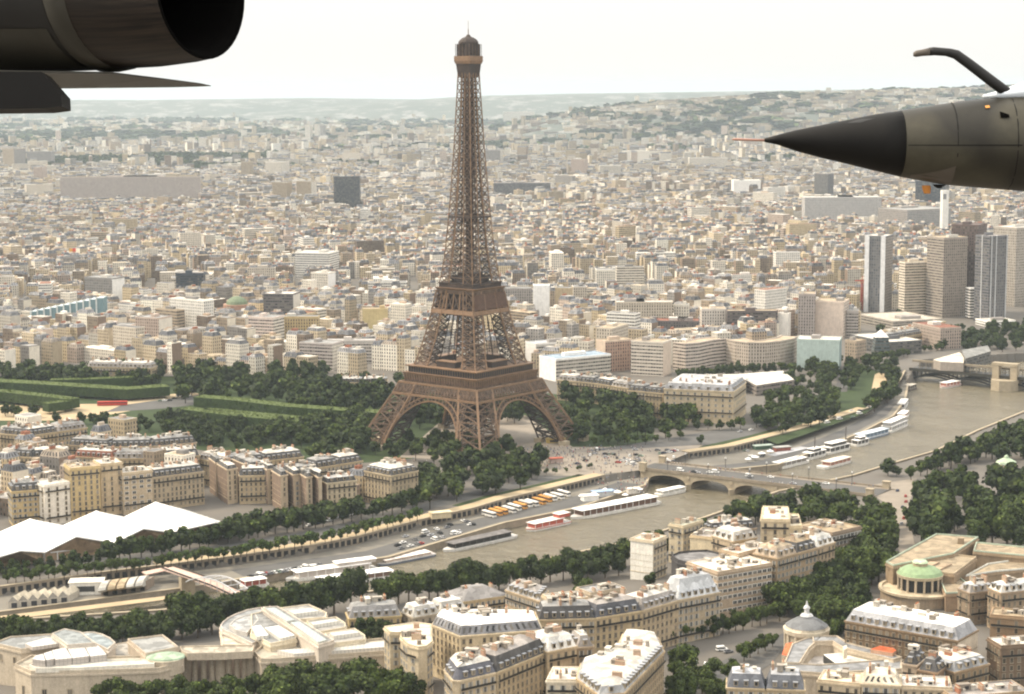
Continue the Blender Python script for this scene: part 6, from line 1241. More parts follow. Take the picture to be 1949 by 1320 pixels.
def car_mesh(nm, col, kind):
    mb = MB(); L, w_ = (4.3, 1.75) if kind == 'car' else (5., 1.95); bh = .75
    def pr(x0, x1, y, z0, z1, x2, x3, y2, c): mb.loftp([(x0, -y), (x1, -y), (x1, y), (x0, y)], z0, [(x2, -y2), (x3, -y2), (x3, y2), (x2, y2)], z1, 0, (*c, 0))
    pr(-L/2, L/2, w_/2, .3, .62, -L/2, L/2, w_/2, col); pr(-L/2, L/2, w_/2, .62, .9, -L/2+.12, L/2-.15, w_/2-.08, col)
    if kind == 'car': pr(-L/2+.35, L/2-1.1, w_/2-.1, .9, 1.35, -L/2+.8, L/2-1.75, w_/2-.28, (.02, .022, .025)); pr(-L/2+.8, L/2-1.75, w_/2-.28, 1.35, 1.42, -L/2+.9, L/2-1.85, w_/2-.33, col)
    else: pr(-L/2+.05, L/2-.9, w_/2-.06, .9, 1.5, -L/2+.1, L/2-1.4, w_/2-.14, (.03, .03, .035)); pr(-L/2+.1, L/2-1.4, w_/2-.14, 1.5, 2.1, -L/2+.15, L/2-1.6, w_/2-.18, col)
    for x in (-L*.3, L*.31):
        for s in (-1, 1): mb.tube([((x, s*(w_/2-.12), .32), (.32, 0, 0), (0, 0, .32)), ((x, s*(w_/2+.03), .32), (.32, 0, 0), (0, 0, .32))], 0, (.015, .015, .015, 0), 10)
    o = mb.build(nm, FAC); me = o.data; bpy.data.objects.remove(o); return me
CC = [('white', (.74, .73, .7)), ('silver', (.42, .42, .43)), ('black', (.02, .02, .022)), ('dark blue', (.03, .045, .09)), ('red', (.34, .04, .03)), ('grey', (.18, .18, .185)), ('pale green', (.2, .26, .2))]
CARS = {n: car_mesh('car', c, 'car') for n, c in CC}; VAN = car_mesh('van', (.75, .74, .71), 'van')
carr = random.Random(3); used = {}
def car(px, py, rz, zone, z=None, n=[0]):
    if z is None: x, y, z = ground_hit(px, py); z += .14
    else: x, y = G(px, py, z)
    van = carr.random() < .14; nm = 'white' if van else carr.choice(['white', 'white', 'white', 'silver', 'silver', 'black', 'black', 'dark blue', 'red', 'grey', 'grey', 'pale green'])
    o = bpy.data.objects.new('parked_van' if van else 'car', VAN if van else CARS[nm]); COL.objects.link(o); o.location = (x, y, z); o.rotation_euler = (0, 0, rz)
    CARL.append((o, px, ('van' if van else nm+' car'), zone))
CARL = []
def dirpx(a, b, z=0.): p, q = np.array(G(*a, z)), np.array(G(*b, z)); d = q-p; return math.atan2(d[1], d[0])
d_ = dirpx((490, 1098), (600, 1082), ZP)
for k in range(19): car(478+k*7.2+carr.uniform(-1, 1), 1098-k*1.25, d_+math.pi/2+.3, 'in the dark line beside the very long white boat', ZP+.15)
for k in range(8): car(500+k*14, 1108-k*2.2-14+carr.uniform(-2, 2), d_, 'driving behind the very long white boat', ZP+.15)
d_ = dirpx((760, 1035), (900, 1002), ZP)
for k in range(24): car(755+k*6.4+carr.uniform(-3, 3), 1046-k*1.75-carr.choice([0, 9, 17])+carr.uniform(-2, 2), d_+carr.choice([0, 0, 1.4]), 'on the quay behind the black-windowed boat', ZP+.15)
d_ = dirpx((1090, 880), (1230, 880))
for k in range(44): car(carr.uniform(1085, 1300), carr.uniform(856, 884), d_+carr.choice([0, .6, -.4, 1.5]), 'in the busy crossing at the bridge head', .24)
for k in range(10):
    p = bp_(8+carr.uniform(0, 130), carr.choice([8, 12, 15, 19])+0., 1.76); x, y = PX(p); car(x, y, math.atan2(bu[1], bu[0]), 'crossing the arched bridge', 1.8)
for k in range(10): car(1410+k*18+carr.uniform(-4, 4), 822-k*4.4+carr.uniform(-2, 2), dirpx((1410, 822), (1590, 778)), 'on the embankment road beyond the cream palace', .2)
for k in range(9): car(1405+carr.uniform(0, 95), 872-carr.uniform(0, 1)*24, carr.choice([.5, 1.8]), 'on the far quay near the red-roofed landing', ZP+.15)
for px, py, r in ((1374, 1238, .3), (1386, 1242, .4), (1318, 1262, .2), (1313, 1273, .2), (1344, 1270, 1.4), (1359, 1268, 1.4), (1412, 1236, .3), (1455, 1222, .5), (1430, 1232, .4)): car(px, py, r, 'on the wide avenue below the curved row')
for k in range(9): car(1697+carr.uniform(0, 30), 935+k*10.5, 1.3+carr.uniform(-.1, .1), 'on the pale street between the dark woods')
for k in range(8): car(carr.uniform(1570, 1600)+k*9, 800-k*3.9+carr.uniform(-2, 2)+carr.uniform(0, 6), .5, 'parked under the embankment trees', .2)
for k in range(7): car(305+k*9, 766-k*2.4+carr.uniform(-3, 3), .45, 'on the road crossing the long park', .25)
for k in range(16): car(590+k*13+carr.uniform(-3, 3), 1002-k*3.6+carr.uniform(-2, 2), dirpx((590, 1002), (790, 950)), 'on the street behind the quay trees', .2)
grp = {}
for o, px, nm, zone in CARL: grp.setdefault((nm, zone), []).append((px, o))
for (nm, zone), L in grp.items():
    L.sort(key=lambda t: t[0])
    for k, (px, o) in enumerate(L): tag(o, (f'{nm} {zone}' if len(L) == 1 else f'{nm} {zone}, {ordn(k)} from the left'), 'van' if 'van' in nm else 'car', 'cars on the quays and streets')
x, y = G(214, 771, .2); bs = thing('bus', 'long red bus on the road crossing the long park', 'bus', (x, y, .2)); mb = MB(); mb.box((x, y, 2), (24, 2.6, 3.2), .1, 0, (.42, .05, .035, 0)); mb.build('body', FAC, bs); mb = MB(); mb.box((x, y, 2.5), (23.6, 2.66, .9), .1, 0, (.12, .03, .03, 0)); mb.build('window_band', FAC, bs)
# ================================================================ kiosks, parasols, pavilions on the lower quay
KG = 'parasols on the pier terrace'
for k, (px, py, r) in enumerate(((1174, 934, 3.2), (1216, 929, 3), (1130, 938, 2.4), (1190, 940, 2.2), (1108, 942, 2.6), (1152, 930, 2.4), (1437, 868, 3.2), (1450, 861, 3), (1424, 872, 2.6), (1466, 857, 2.8))):
    x, y = G(px, py, ZP+3); lb = f'white canvas parasol on the {"pier terrace below the bridge head" if px < 1300 else "far landing beyond the bridge"}, number {ordn(k if px < 1300 else k-6)} in its cluster'; lb = f'white parasol, {ordn(sorted([1174,1216,1130,1190,1108,1152] if px < 1300 else [1437,1450,1424,1466]).index(px))} from the left on the {"near pier terrace" if px < 1300 else "far landing"}'
    rt_ = thing('parasol', lb, 'parasol', (x, y, ZP), KG); mb = MB(); mb.beam((x, y, ZP), (x, y, ZP+3.4), .16); mb.build('pole', M['jet_grey'], rt_); mb = MB(); mb.tube([((x, y, ZP+2.6), (r, 0, 0), (0, r, 0)), ((x, y, ZP+3.8), (.1, 0, 0), (0, .1, 0))], n=8); mb.build('canopy', M['canvas'], rt_)
def kiosk(label, px, py, dx, dy, h, wall, roof, rz=.35, z=ZP):
    x, y = G(px, py, z); rt_ = thing('kiosk', label, 'kiosk', (x, y, z)); mb = MB(); mb.box((x, y, z+h/2), (dx, dy, h), rz, 0, (*wall, 0)); mb.box((x-.2, y-dy/2-.05, z+h*.5), (dx*.6, .2, h*.45), rz, 0, (.05, .05, .05, 0)); mb.build('wall', FAC, rt_)
    mb = MB(); mb.box((x, y, z+h+.2), (dx+1, dy+1, .4), rz, 0, (*roof, 0)); mb.build('roof', FAC, rt_)
kiosk('blue-roofed terrace kiosk by the longest white boat', 1148, 943, 14, 6, 3, (.5, .5, .5), (.25, .33, .45)); kiosk('white ticket hut at the pier near the longest white boat', 1122, 952, 10, 6, 3.4, (.7, .69, .66), (.72, .7, .66)); kiosk('pale ticket hut below the stairs at the bridge head', 1205, 938, 8, 4, 3, (.6, .56, .5), (.6, .55, .48))
kiosk('yellow-roofed booth at the end of the arcaded wall', 838, 985, 12, 5, 3.4, (.5, .42, .28), (.58, .5, .33), z=0); kiosk('dark red booth on the far landing', 1488, 858, 12, 5, 3, (.22, .08, .06), (.3, .3, .28)); kiosk('dark green booth on the far landing', 1452, 854, 14, 5, 2.6, (.05, .09, .06), (.25, .3, .26)); kiosk('red-roofed booth on the visitors plaza', 1058, 880, 9, 4, 3, (.4, .3, .26), (.36, .1, .06), z=.2)
kiosk('yellow ticket booth at the foot of the right tower leg', 1058, 842, 14, 4, 3, (.45, .32, .1), (.5, .38, .16), z=.2, rz=0)
qp = thing('quay_pavilion', 'long pale restaurant pavilion with a zigzag of gables at the water', 'pavilion', (*G(70, 1145, ZP), ZP)); mb = MB(); mr = MB(); gl_ = MB()
for k in range(6):
    a, b = G(15+19*k, 1146-2.*k, ZP+3.4), G(34+19*k, 1144-2.*k, ZP+3.4); mb.prism(ccw([a, b, (b[0]+3, b[1]+13), (a[0]+3, a[1]+13)]), ZP, ZP+3.4, 0, (.42, .38, .32, 0)); m_ = ((a[0]+b[0])/2, (a[1]+b[1])/2)
    mr.face([(*a, ZP+3.4), (*m_, ZP+6.2), (m_[0]+3, m_[1]+13, ZP+6.2), (a[0]+3, a[1]+13, ZP+3.4)], 0, (.52, .5, .45, 0)); mr.face([(*m_, ZP+6.2), (*b, ZP+3.4), (b[0]+3, b[1]+13, ZP+3.4), (m_[0]+3, m_[1]+13, ZP+6.2)], 0, (.5, .44, .34, 0)); mr.face([(*a, ZP+3.4), (*b, ZP+3.4), (*m_, ZP+6.2)], 0, (.3, .28, .25, 0))
    gl_.box((m_[0], m_[1]-.1, ZP+1.6), (4, .3, 2.4), .1, 0, (.04, .04, .045, 0))
mb.build('wall', FAC, qp); mr.build('roof', FAC, qp); gl_.build('glazing', FAC, qp)
kiosk('white cubic club house with dark windows on the low quay', 166, 1128, 17, 9, 6.5, (.66, .63, .57), (.62, .58, .5), .1); 
ap_ = thing('quay_pavilion', 'brown open-arched pavilion with white awnings by the footbridge', 'pavilion', (*G(235, 1118, ZP), ZP)); mb = MB(); mr = MB()
for k in range(5):
    a, b = G(192+17.5*k, 1116-2.2*k, ZP+5), G(209+17.5*k, 1114-2.2*k, ZP+5); mb.prism(ccw([a, b, (b[0]+2, b[1]+10), (a[0]+2, a[1]+10)]), ZP, ZP+5, 0, (.25, .2, .155, 0)); c = ((a[0]+b[0])/2, (a[1]+b[1])/2-.2)
    mb.box((*c, ZP+1.8), (2.6, .4, 3.2), .1, 0, (.03, .028, .025, 0)); mr.tube([((a[0]+.4, a[1], ZP+5), (0, 0, 2.2), (0, 9, 0)), ((b[0]-.4, b[1], ZP+5), (0, 0, 2.2), (0, 9, 0))], 0, ((.36, .28, .18, 0) if k in (1, 2) else (.42, .4, .36, 0)), 12)
mb.build('wall', FAC, ap_); mr.build('awning', FAC, ap_)
tx = gp([(0, 1172), (340, 1131), (345, 1137), (0, 1181)], ZP+.2); sheet('path', tx, M['gravel'], ZP+.25, px=False)
cz = ground_hit(1915, 893); crs = thing('carousel', 'small round carousel with green and gold tent roof before the woods', 'carousel', cz); x, y, z = cz
mb = MB(); mb.cyl(x, y, z, z+.5, 6.5, 6.5, 0, (.3, .2, .12, 0), 20); mb.cyl(x, y, z+.5, z+4.4, 1.2, 1.2, 0, (.45, .3, .12, 0), 10)
for k in range(10): mb.beam((x+5.4*math.cos(k*.628), y+5.4*math.sin(k*.628), z+.5), (x+5.4*math.cos(k*.628), y+5.4*math.sin(k*.628), z+4.4), .3, 0, (.5, .36, .12, 0))
mb.build('platform', FAC, crs); mb = MB(); mb.tube([((x, y, z+a), (r, 0, 0), (0, r, 0)) for a, r in ((4.2, 6.8), (5.4, 6.4), (7.4, 2.6), (7.6, 1.6), (9, 1.4), (10, .1))], 0, (.34, .42, .3, 0), 20); mb.build('canopy', FAC, crs)
# tiny visitors below the tower and on the bridge head
mb = MB(); pr_ = random.Random(9)
def walker(x, y, z):
    c = pr_.choice([(.5, .45, .42), (.1, .1, .12), (.35, .1, .08), (.6, .58, .55), (.15, .2, .3), (.3, .25, .2)]); mb.box((x, y, z+.42), (.34, .26, .84), pr_.random()*3, 0, (.08, .08, .1, 0)); mb.box((x, y, z+1.14), (.5, .3, .62), pr_.random()*3, 0, (*c, 0)); mb.cyl(x, y, z+1.47, z+1.75, .12, .1, 0, (.35, .22, .16, 0), 6)
for k in range(520):
    a = pr_.random()
    if a < .6: px, py, z = pr_.uniform(955, 1240), pr_.uniform(850, 893), .25
    elif a < .8: px, py, z = pr_.uniform(1130, 1235), pr_.uniform(896, 940), .3 if pr_.random() < .3 else ZP+.2
    else: px, py, z = pr_.uniform(780, 960), pr_.uniform(835, 880), .25
    x, y = G(px, py, z); walker(x, y, z)
for k in range(60): x, y, z = bp_(pr_.uniform(0, 150), pr_.choice([1.2, 2.6, BW-1.6, BW-3]), 1.9); walker(x, y, z)
cw_ = mb.build('crowd', FAC); tag(cw_, 'scattered crowd of tiny visitors between the tower legs and the bridge', 'crowd', None, 'stuff')
# ================================================================ the city between and beyond
PARK = gp([(-160, 712), (60, 712), (300, 712), (640, 716), (700, 742), (800, 735), (1000, 735), (1050, 745), (1190, 760), (1255, 790), (1450, 815), (1520, 742), (1625, 695), (1650, 680), (1770, 665), (1840, 625), (1949, 615), (2300, 590), (2300, 1400), (1300, 1000), (800, 1000), (792, 955), (700, 900), (590, 885), (470, 872), (330, 850), (0, 835), (-160, 832)], 0.)
NEARL = gp([(-160, 800), (0, 800), (150, 806), (330, 814), (400, 838), (470, 858), (580, 870), (690, 876), (690, 930), (610, 925), (390, 900), (290, 900), (0, 925), (-160, 930)], 19.)
PARKX = PARK
rc_ = random.Random(5)
WALLS = [((.5, .41, .285), 30), ((.54, .435, .28), 14), ((.7, .645, .55), 26), ((.36, .285, .205), 14), ((.2, .15, .11), 10), ((.45, .36, .295), 7), ((.27, .25, .23), 7)]
ROOFS = [((.22, .21, .2), 26), ((.48, .45, .4), 30), ((.09, .09, .098), 16), ((.32, .26, .18), 18), ((.19, .09, .055), 7), ((.14, .135, .13), 8)]
def pick(t):
    r = rc_.uniform(0, sum(w_ for _, w_ in t))
    for v, w_ in t:
        r -= w_
        if r <= 0: break
    k = rc_.uniform(.6, 1.2); return tuple(min(.8, q*k) for q in v)
BLD = []   # (poly, h, wall, style, kind, rc, tc)
def gen_patch(x0, x1, y0, y1, pitch_u, pitch_v, wlo, whi, seeds):
    S = np.array(seeds)
    for si, (sx, sy, th) in enumerate(seeds):
        if not (x0-300 < sx < x1+300): pass
        c, s = math.cos(th), math.sin(th); n = int(700/min(pitch_u, pitch_v)*(1.6 if pitch_u > 100 else 1))+1; hb = rc_.uniform(18, 23.5)
        for i in range(-n, n):
            for j in range(-n, n):
                bu, bv = i*pitch_u, j*pitch_v; cx_, cy_ = sx+bu*c-bv*s, sy+bu*s+bv*c
                if not (y0-60 < cy_ < y1+60): continue
                if abs(cx_-CX) > (cy_+DIST)*.285+70: continue
                d2 = (S[:, 0]-cx_)**2+(S[:, 1]-cy_)**2
                if int(np.argmin(d2)) != si: continue
                BU, BV = pitch_u-rc_.uniform(9, 17), pitch_v-rc_.uniform(9, 15); dep = min(12, BV/2-2) if pitch_v < 80 else rc_.uniform(12, 18)
                if rc_.random() < .035 and cy_ > 300:     # a small green square instead of houses
                    GREENS.append((cx_, cy_, pitch_u*.4)); continue
                modern = rc_.random() < .17
                if modern:
                    for q in range(rc_.randint(1, 2)):
                        L_, D_ = rc_.uniform(28, BU*.9), rc_.uniform(11, 15); u0 = rc_.uniform(-BU/2+L_/2, BU/2-L_/2) if L_ < BU else 0; v0 = (-BV/4, BV/4)[q]; h_ = rc_.choice([22, 25, 28, 31, 34, 40]) if rc_.random() < .5 else rc_.uniform(14, 24)
                        if rc_.random() < .35: L_, D_ = D_*1.3, L_*.7
                        add_b(sx, sy, c, s, bu+u0, bv+v0, L_, D_, h_, 1)
                    continue
                for side in (-1, 1):
                    u = -BU/2
                    while u < BU/2-5:
                        w_ = min(rc_.uniform(wlo, whi), BU/2-u); 
                        if BU/2-u-w_ < wlo*.5: w_ = BU/2-u
                        add_b(sx, sy, c, s, bu+u+w_/2, bv+side*(BV/2-dep/2), w_-.05, dep, hb+rc_.choice([-9, -6, -3, 0, 0, 2, 5, 8])+rc_.uniform(-1, 1), 0); u += w_
                cv = BV-2*dep-2
                if cv > 5:
                    for k in range(max(1, int(BU/32))):
                        if rc_.random() < .75: add_b(sx, sy, c, s, bu+rc_.uniform(-BU*.4, BU*.4), bv+rc_.uniform(-cv*.2, cv*.2), rc_.uniform(8, 18), min(cv, rc_.uniform(6, 14)), rc_.uniform(5, 17), 2)
                        elif cy_ < 5000: GREENS.append((cx_, cy_, 8))
GREENS = []; BLD_FAR = []
def add_b(sx, sy, c, s, u, v, L_, D_, h_, kind):
    px_, py_ = sx+u*c-v*s, sy+u*s+v*c
    P = [(sx+a*c-b*s, sy+a*s+b*c) for a, b in ((u-L_/2, v-D_/2), (u+L_/2, v-D_/2), (u+L_/2, v+D_/2), (u-L_/2, v+D_/2))]
    BLD.append((px_, py_, P, h_, kind))
seeds = []
for k in range(26): seeds.append((rc_.uniform(-800, 800), rc_.uniform(380, 2700), rc_.uniform(-.8, .8)))
seeds += [(-330, -120, R(-37)), (-180, -200, R(-30)), (-520, -60, R(-37)), (-560, 480, R(-37)), (-250, 560, R(-37)), (60, 520, R(-37)), (330, 420, R(22))]
gen_patch(-900, 900, -420, 2300, 74, 54, 8, 18, seeds)
seeds = []
for k in range(34): seeds.append((rc_.uniform(-1500, 1500), rc_.uniform(2000, 5000), rc_.uniform(-.8, .8)))
gen_patch(-1600, 1600, 2300, 4600, 84, 58, 10, 24, seeds)
seeds = []
for k in range(60): seeds.append((rc_.uniform(-4000, 4000), rc_.uniform(4200, 12500), rc_.uniform(-.8, .8)))
gen_patch(-4200, 4200, 4600, 7500, 116, 80, 14, 36, seeds)
bx_, by_ = np.array([b[0] for b in BLD]), np.array([b[1] for b in BLD])
keepm = ~(inside_np(bx_, by_, PARK) & ~inside_np(bx_, by_, NEARL)); keepm &= ~((by_ < 330) & ~inside_np(bx_, by_, NEARL))
for P in EXCL:
    q = np.array(P); near = (np.abs(bx_-q[:, 0].mean()) < np.ptp(q[:, 0])+60) & (np.abs(by_-q[:, 1].mean()) < np.ptp(q[:, 1])+60)
    if near.any():
        m_ = np.zeros(len(bx_), bool); idx = np.where(near)[0]; hit = inside_np(bx_[idx], by_[idx], P)
        for k in range(4):
            cx4, cy4 = np.array([BLD[i_][2][k][0] for i_ in idx]), np.array([BLD[i_][2][k][1] for i_ in idx]); hit |= inside_np(cx4, cy4, P)
        m_[idx] = hit; keepm &= ~m_
# each house is only a candidate where it misses the wood patches of the far city
def greenness(x, y): return math.sin(x*.0023+1.3)*math.cos(y*.0017+.4)+.6*math.sin(x*.0051-y*.0043)+.4*math.sin(x*.011+y*.009)
order = [b for b, k_ in zip(BLD, keepm) if k_]
out_ = []
for b in order:
    if b[1] > 2600 and greenness(b[0], b[1]) > (1.05 if b[1] < 4600 else .38): 
        if rc_.random() < .75: GREENS.append((b[0], b[1], 14))
        continue
    out_.append(b)
order = sorted(out_, key=lambda b: (b[0]-CX)**2+(b[1]+DIST)**2)
def draw_b(mw_, mr_, b):
    x, y, P, h_, kind = b; P = ccw(P); y_ = y; wl = pick(WALLS); rr = pick(ROOFS); tt = pick(ROOFS); z0 = -1.
    if y > 4600:
        h_ = h_*rc_.uniform(.5, 1.25) if rc_.random() > .08 else rc_.uniform(30, 55); z0 = hill_z(x, y)-1
    if kind == 1 or (y > 4600 and rc_.random() < .5): style = 1. if rc_.random() < .45 else .5; wl = rc_.choice([(.7, .67, .61), (.6, .54, .45), wl, (.5, .44, .36), wl]) 
    else: style = .5
    blank = rc_.random() < .45
    for i in range(4):
        a, c_ = P[i], P[(i+1) % 4]; L = math.dist(a, c_); st = style
        wc = wl
        if i in (1, 3) and blank and kind != 1: st = 0.; wc = rc_.choice([(.66, .6, .5), (.6, .54, .44), (.2, .145, .105), wl])
        mw_.face([(*a, z0), (*c_, z0), (*c_, h_+z0), (*a, h_+z0)], 0, (*wc, st), [(0, 0), (L, 0), (L, h_), (0, h_)])
    h_ += z0
    if kind == 0 and rc_.random() < .6:
        mh, ins = rc_.uniform(2.8, 4.2), rc_.uniform(1.2, 2.2); q = inset(P, ins); rs = pick([((.13, .135, .15), 5), ((.26, .26, .27), 4), ((.3, .25, .2), 1)])
        mr_.loftp(P, h_, q, h_+mh, 0, (*rs, .5), True, 0, (*tt, 0), vh=3.1); zt = h_+mh
        if y < 2600:
            for k in range(2):
                f = rc_.uniform(.1, .9); pa = np.array(q[0])*(1-f)+np.array(q[1])*f; pb = np.array(q[3])*(1-f)+np.array(q[2])*f; p = pa*.5+pb*.5
                mr_.box((p[0], p[1], zt+.9), (.9, math.dist(pa, pb)*.6, 2.2), math.atan2(P[1][1]-P[0][1], P[1][0]-P[0][0]), 0, (*rc_.choice([(.3, .13, .08), (.45, .37, .28), (.6, .55, .48)]), 0), bottom=False)
    else:
        if kind == 2 and rc_.random() < .5: q = inset(P, min(math.dist(P[0], P[1]), math.dist(P[1], P[2]))*.4); mr_.loftp(P, h_, q, h_+2.2, 0, (*rr, 0), True, 0, (*rr, 0))
        else:
            q = inset(P, .5); mr_.loftp(P, h_, P, h_+.7, 0, (*wl, 0), cap=False); mr_.loftp(P, h_+.7, q, h_+.7, 0, (*[min(.8, k*1.15) for k in wl], 0), True, 0, (*tt, 0))
            if y < 4600 and rc_.random() < .7:
                cc = np.mean(np.array(q), 0); e = math.atan2(P[1][1]-P[0][1], P[1][0]-P[0][0]); k = rc_.uniform(.15, .35)
                mr_.box((cc[0]+rc_.uniform(-2, 2), cc[1]+rc_.uniform(-1, 1), h_+1.8), (math.dist(P[0], P[1])*k+1, math.dist(P[1], P[2])*k+1, 2.4), e, 0, (*rc_.choice([wl, (.7, .67, .62), (.2, .19, .18), (.4, .3, .22)]), 0), bottom=False)
    return wl, style, rr, tt
def hill_z(x, y):
    f = (y-7500)/3000
    return 0. if not 0 < f < 1 else float(np.interp(x, [p[0] for p in HILL1], [p[1] for p in HILL1]))*math.sin(math.pi*f)**.8*.97
for k in range(2200):      # houses climbing the far wooded slope
    y = rc_.uniform(7550, 9300); x = rc_.uniform(hx(1100, y), hx(2050, y)); L_ = rc_.uniform(18, 60)
    if greenness(x*.8, y*.8) > .45: continue
    BLD_FAR.append((x, y, L_, rc_.uniform(12, 22), rc_.uniform(10, 22)))
NIND = 240
def cname(c):
    r, g, b = c; l = (r+g+b)/3
    if l > .56: return 'white'
    if l < .25: return 'brown'
    if r-b < .07: return 'grey'
    return 'pinkish' if r-g > .075 and l < .46 else ('cream' if l > .4 else 'beige')
inds = order[:NIND]; inds = [b for b in inds if abs(b[0]-CX) < (b[1]+DIST)*.268]
bands = {}
for b in inds:
    side_ = 'near' if b[1] < 330 else ('left' if PX((b[0], b[1], 15))[0] < 890 else 'right'); bands.setdefault((side_, 0 if side_ == 'near' and b[1] < -60 else int(b[1]//42)), []).append(b)
rows_named = {'near': 'roofs behind the tents', 'left': 'rows behind the park', 'right': 'rows behind the embassy'}
cnt_side = {}
for key in sorted(bands):
    side_ = key[0]; r_ = cnt_side.get(side_, 0); cnt_side[side_] = r_+1
    for k, b in enumerate(sorted(bands[key], key=lambda b: PX((b[0], b[1], 15))[0])):
        mw_, mr_ = MB(), MB(); st8 = rc_.getstate(); wl, sty, rr, tt = draw_b(mw_, mr_, b)
        kindn = 'flats' if b[4] == 1 else ('courtyard building' if b[4] == 2 else 'apartment house')
        lb = f"{cname(wl)} {kindn}, {ordn(k)} from the left in the {ordn(r_)} rank of {rows_named[side_]}"
        rt_ = thing('apartment_house' if b[4] == 0 else ('office_block' if b[4] == 1 else 'courtyard_building'), lb, 'building', (b[0], b[1], 0), rows_named[side_])
        mw_.build('wall', FAC, rt_); mr_.build('roof', FAC, rt_)
mw_ = MB(); ni = set(id(b) for b in inds)
for b in order:
    if id(b) not in ni: draw_b(mw_, mw_, b)
for x, y, L_, D_, h_ in BLD_FAR: z = hill_z(x, y); mw_.prism([(x-L_/2, y-D_/2), (x+L_/2, y-D_/2), (x+L_/2, y+D_/2), (x-L_/2, y+D_/2)], z-8, z+h_, 0, (*pick(WALLS), .5), 0, (*pick(ROOFS), 0))
# scattered larger blocks and towers of the far suburbs
for k in range(5200):
    y = 7000+9000*rc_.random()**1.6; x = CX+rc_.uniform(-.29, .29)*(y+DIST)
    if greenness(x*.6, y*.6) > .5 and rc_.random() < .8: continue
    tall = rc_.random() < .06; L_, D_, h_ = (rc_.uniform(18, 30), 18, rc_.uniform(30, 60)) if tall else (rc_.uniform(16, 70), rc_.uniform(12, 30), rc_.uniform(8, 22)); th = rc_.uniform(-.6, .6); c, s = math.cos(th), math.sin(th)
    P = [(x+a*c-b*s, y+a*s+b*c) for a, b in ((-L_/2, -D_/2), (L_/2, -D_/2), (L_/2, D_/2), (-L_/2, D_/2))]; wl = pick(WALLS); z = hill_z(x, y); mw_.prism(P, z-1, h_+z, 0, (*wl, .5), 0, (*pick(ROOFS), 0))
city = mw_.build('distant_city', FAC); tag(city, 'pale mass of houses and flats spreading to the hazy horizon', 'city', None, 'stuff')
# ================================================================ trees
tr = random.Random(21)
def crown_mesh(nm, rx, rz, lobes, nleaf, leaf, cols, seed, flat=0.):
    rs = random.Random(seed); mb = MB(); S = []
    for k in range(lobes):
        a = rs.uniform(0, 6.283); e = rs.uniform(-.75, .95); r = rs.uniform(.3, .72) if k else 0
        S.append((math.cos(a)*math.sqrt(max(0, 1-e*e))*rx*r*1.15, math.sin(a)*math.sqrt(max(0, 1-e*e))*rx*r*1.15, e*rz*.62, rs.uniform(.3, .56)*rx, rs.uniform(.6, 1.4)))
    for x, y, z, r, tone in S:     # dense inner masses
        n, m_ = 8, 5; c = tuple(q*tone for q in cols[0])
        P = [[(x+r*.82*math.sin(math.pi*j/m_)*math.cos(6.283*i/n)*(1+rs.uniform(-.12, .12)), y+r*.82*math.sin(math.pi*j/m_)*math.sin(6.283*i/n)*(1+rs.uniform(-.12, .12)), z+r*.78*math.cos(math.pi*j/m_)) for i in range(n)] for j in range(m_+1)]
        for j in range(m_):
            for i in range(n): k = (i+1) % n; mb.face([P[j][i], P[j+1][i], P[j+1][k], P[j][k]], 0, (*c, 0))
    for q in range(nleaf):
        x, y, z, r, tone = S[q % len(S)]; d = Vector((rs.gauss(0, 1), rs.gauss(0, 1), rs.gauss(0, 1)+.25)).normalized(); rr = r*rs.uniform(.78, 1.16); p = Vector((x, y, z)) + d*rr
        nrm = (d + Vector((rs.gauss(0, .55), rs.gauss(0, .55), rs.gauss(0, .55)))).normalized(); a = nrm.orthogonal().normalized(); b = nrm.cross(a); th = rs.uniform(0, 6.28); a, b = a*math.cos(th)+b*math.sin(th), b*math.cos(th)-a*math.sin(th); s = leaf*rs.uniform(.6, 1.35)
        c = rs.choice(cols); t_ = tone*rs.uniform(.55, 1.5); mb.face([p-a*s-b*s*.5, p+a*s*.2-b*s*.9, p+a*s+b*s*.4, p-a*s*.3+b*s*.9], 0, (*[min(.5, v*t_) for v in c], 0))
    o = mb.build(nm, M['leaf']); me = o.data; bpy.data.objects.remove(o); return me, mb
def trunk_mesh(h, r, spread):
    mb = MB(); mb.tube([((0, 0, -.6), (r*1.3, 0, 0), (0, r*1.3, 0)), ((0, 0, .8), (r, 0, 0), (0, r, 0)), ((0, 0, h*.55), (r*.75, 0, 0), (0, r*.75, 0)), ((0, 0, h), (r*.3, 0, 0), (0, r*.3, 0))], n=7)
    for k in range(5):
        a = k*1.26+.3; mb.beam((0, 0, h*.45), (math.cos(a)*spread, math.sin(a)*spread, h*.95), r*.55)
    o = mb.build('trunk', M['bark']); me = o.data; bpy.data.objects.remove(o); return me
DG = [(.015, .025, .006), (.023, .036, .007), (.036, .051, .01)]; MG = [(.026, .04, .008), (.038, .055, .01), (.056, .074, .014)]; LG_ = [(.04, .066, .016), (.052, .078, .02), (.062, .085, .022)]; OL = [(.045, .052, .016), (.055, .058, .018), (.036, .045, .014)]
KINDS = []
for k, (cols, rx, rz, lob, nm) in enumerate(((DG, 5.4, 6.6, 11, 'dark green'), (DG, 6.2, 6.2, 13, 'broad dark'), (MG, 5.2, 6.8, 11, 'mid-green'), (MG, 5.8, 6.0, 12, 'rounded mid-green'), (DG, 4.6, 7.2, 10, 'upright dark'), (LG_, 4.8, 5.6, 9, 'pale green'), (OL, 4.6, 6.2, 9, 'olive-tinged'))):
    me, mb_ = crown_mesh('crown', rx, rz, lob, 1500, .54, cols, 40+k); lo, mbl = crown_mesh('crown', rx, rz, lob, 330, 1.0, cols, 40+k); KINDS.append((me, nm, rx, rz, mbl))
TRUNK = trunk_mesh(8, .42, 2.6)
TREES = []   # (x, y, z, height, kind, zone)
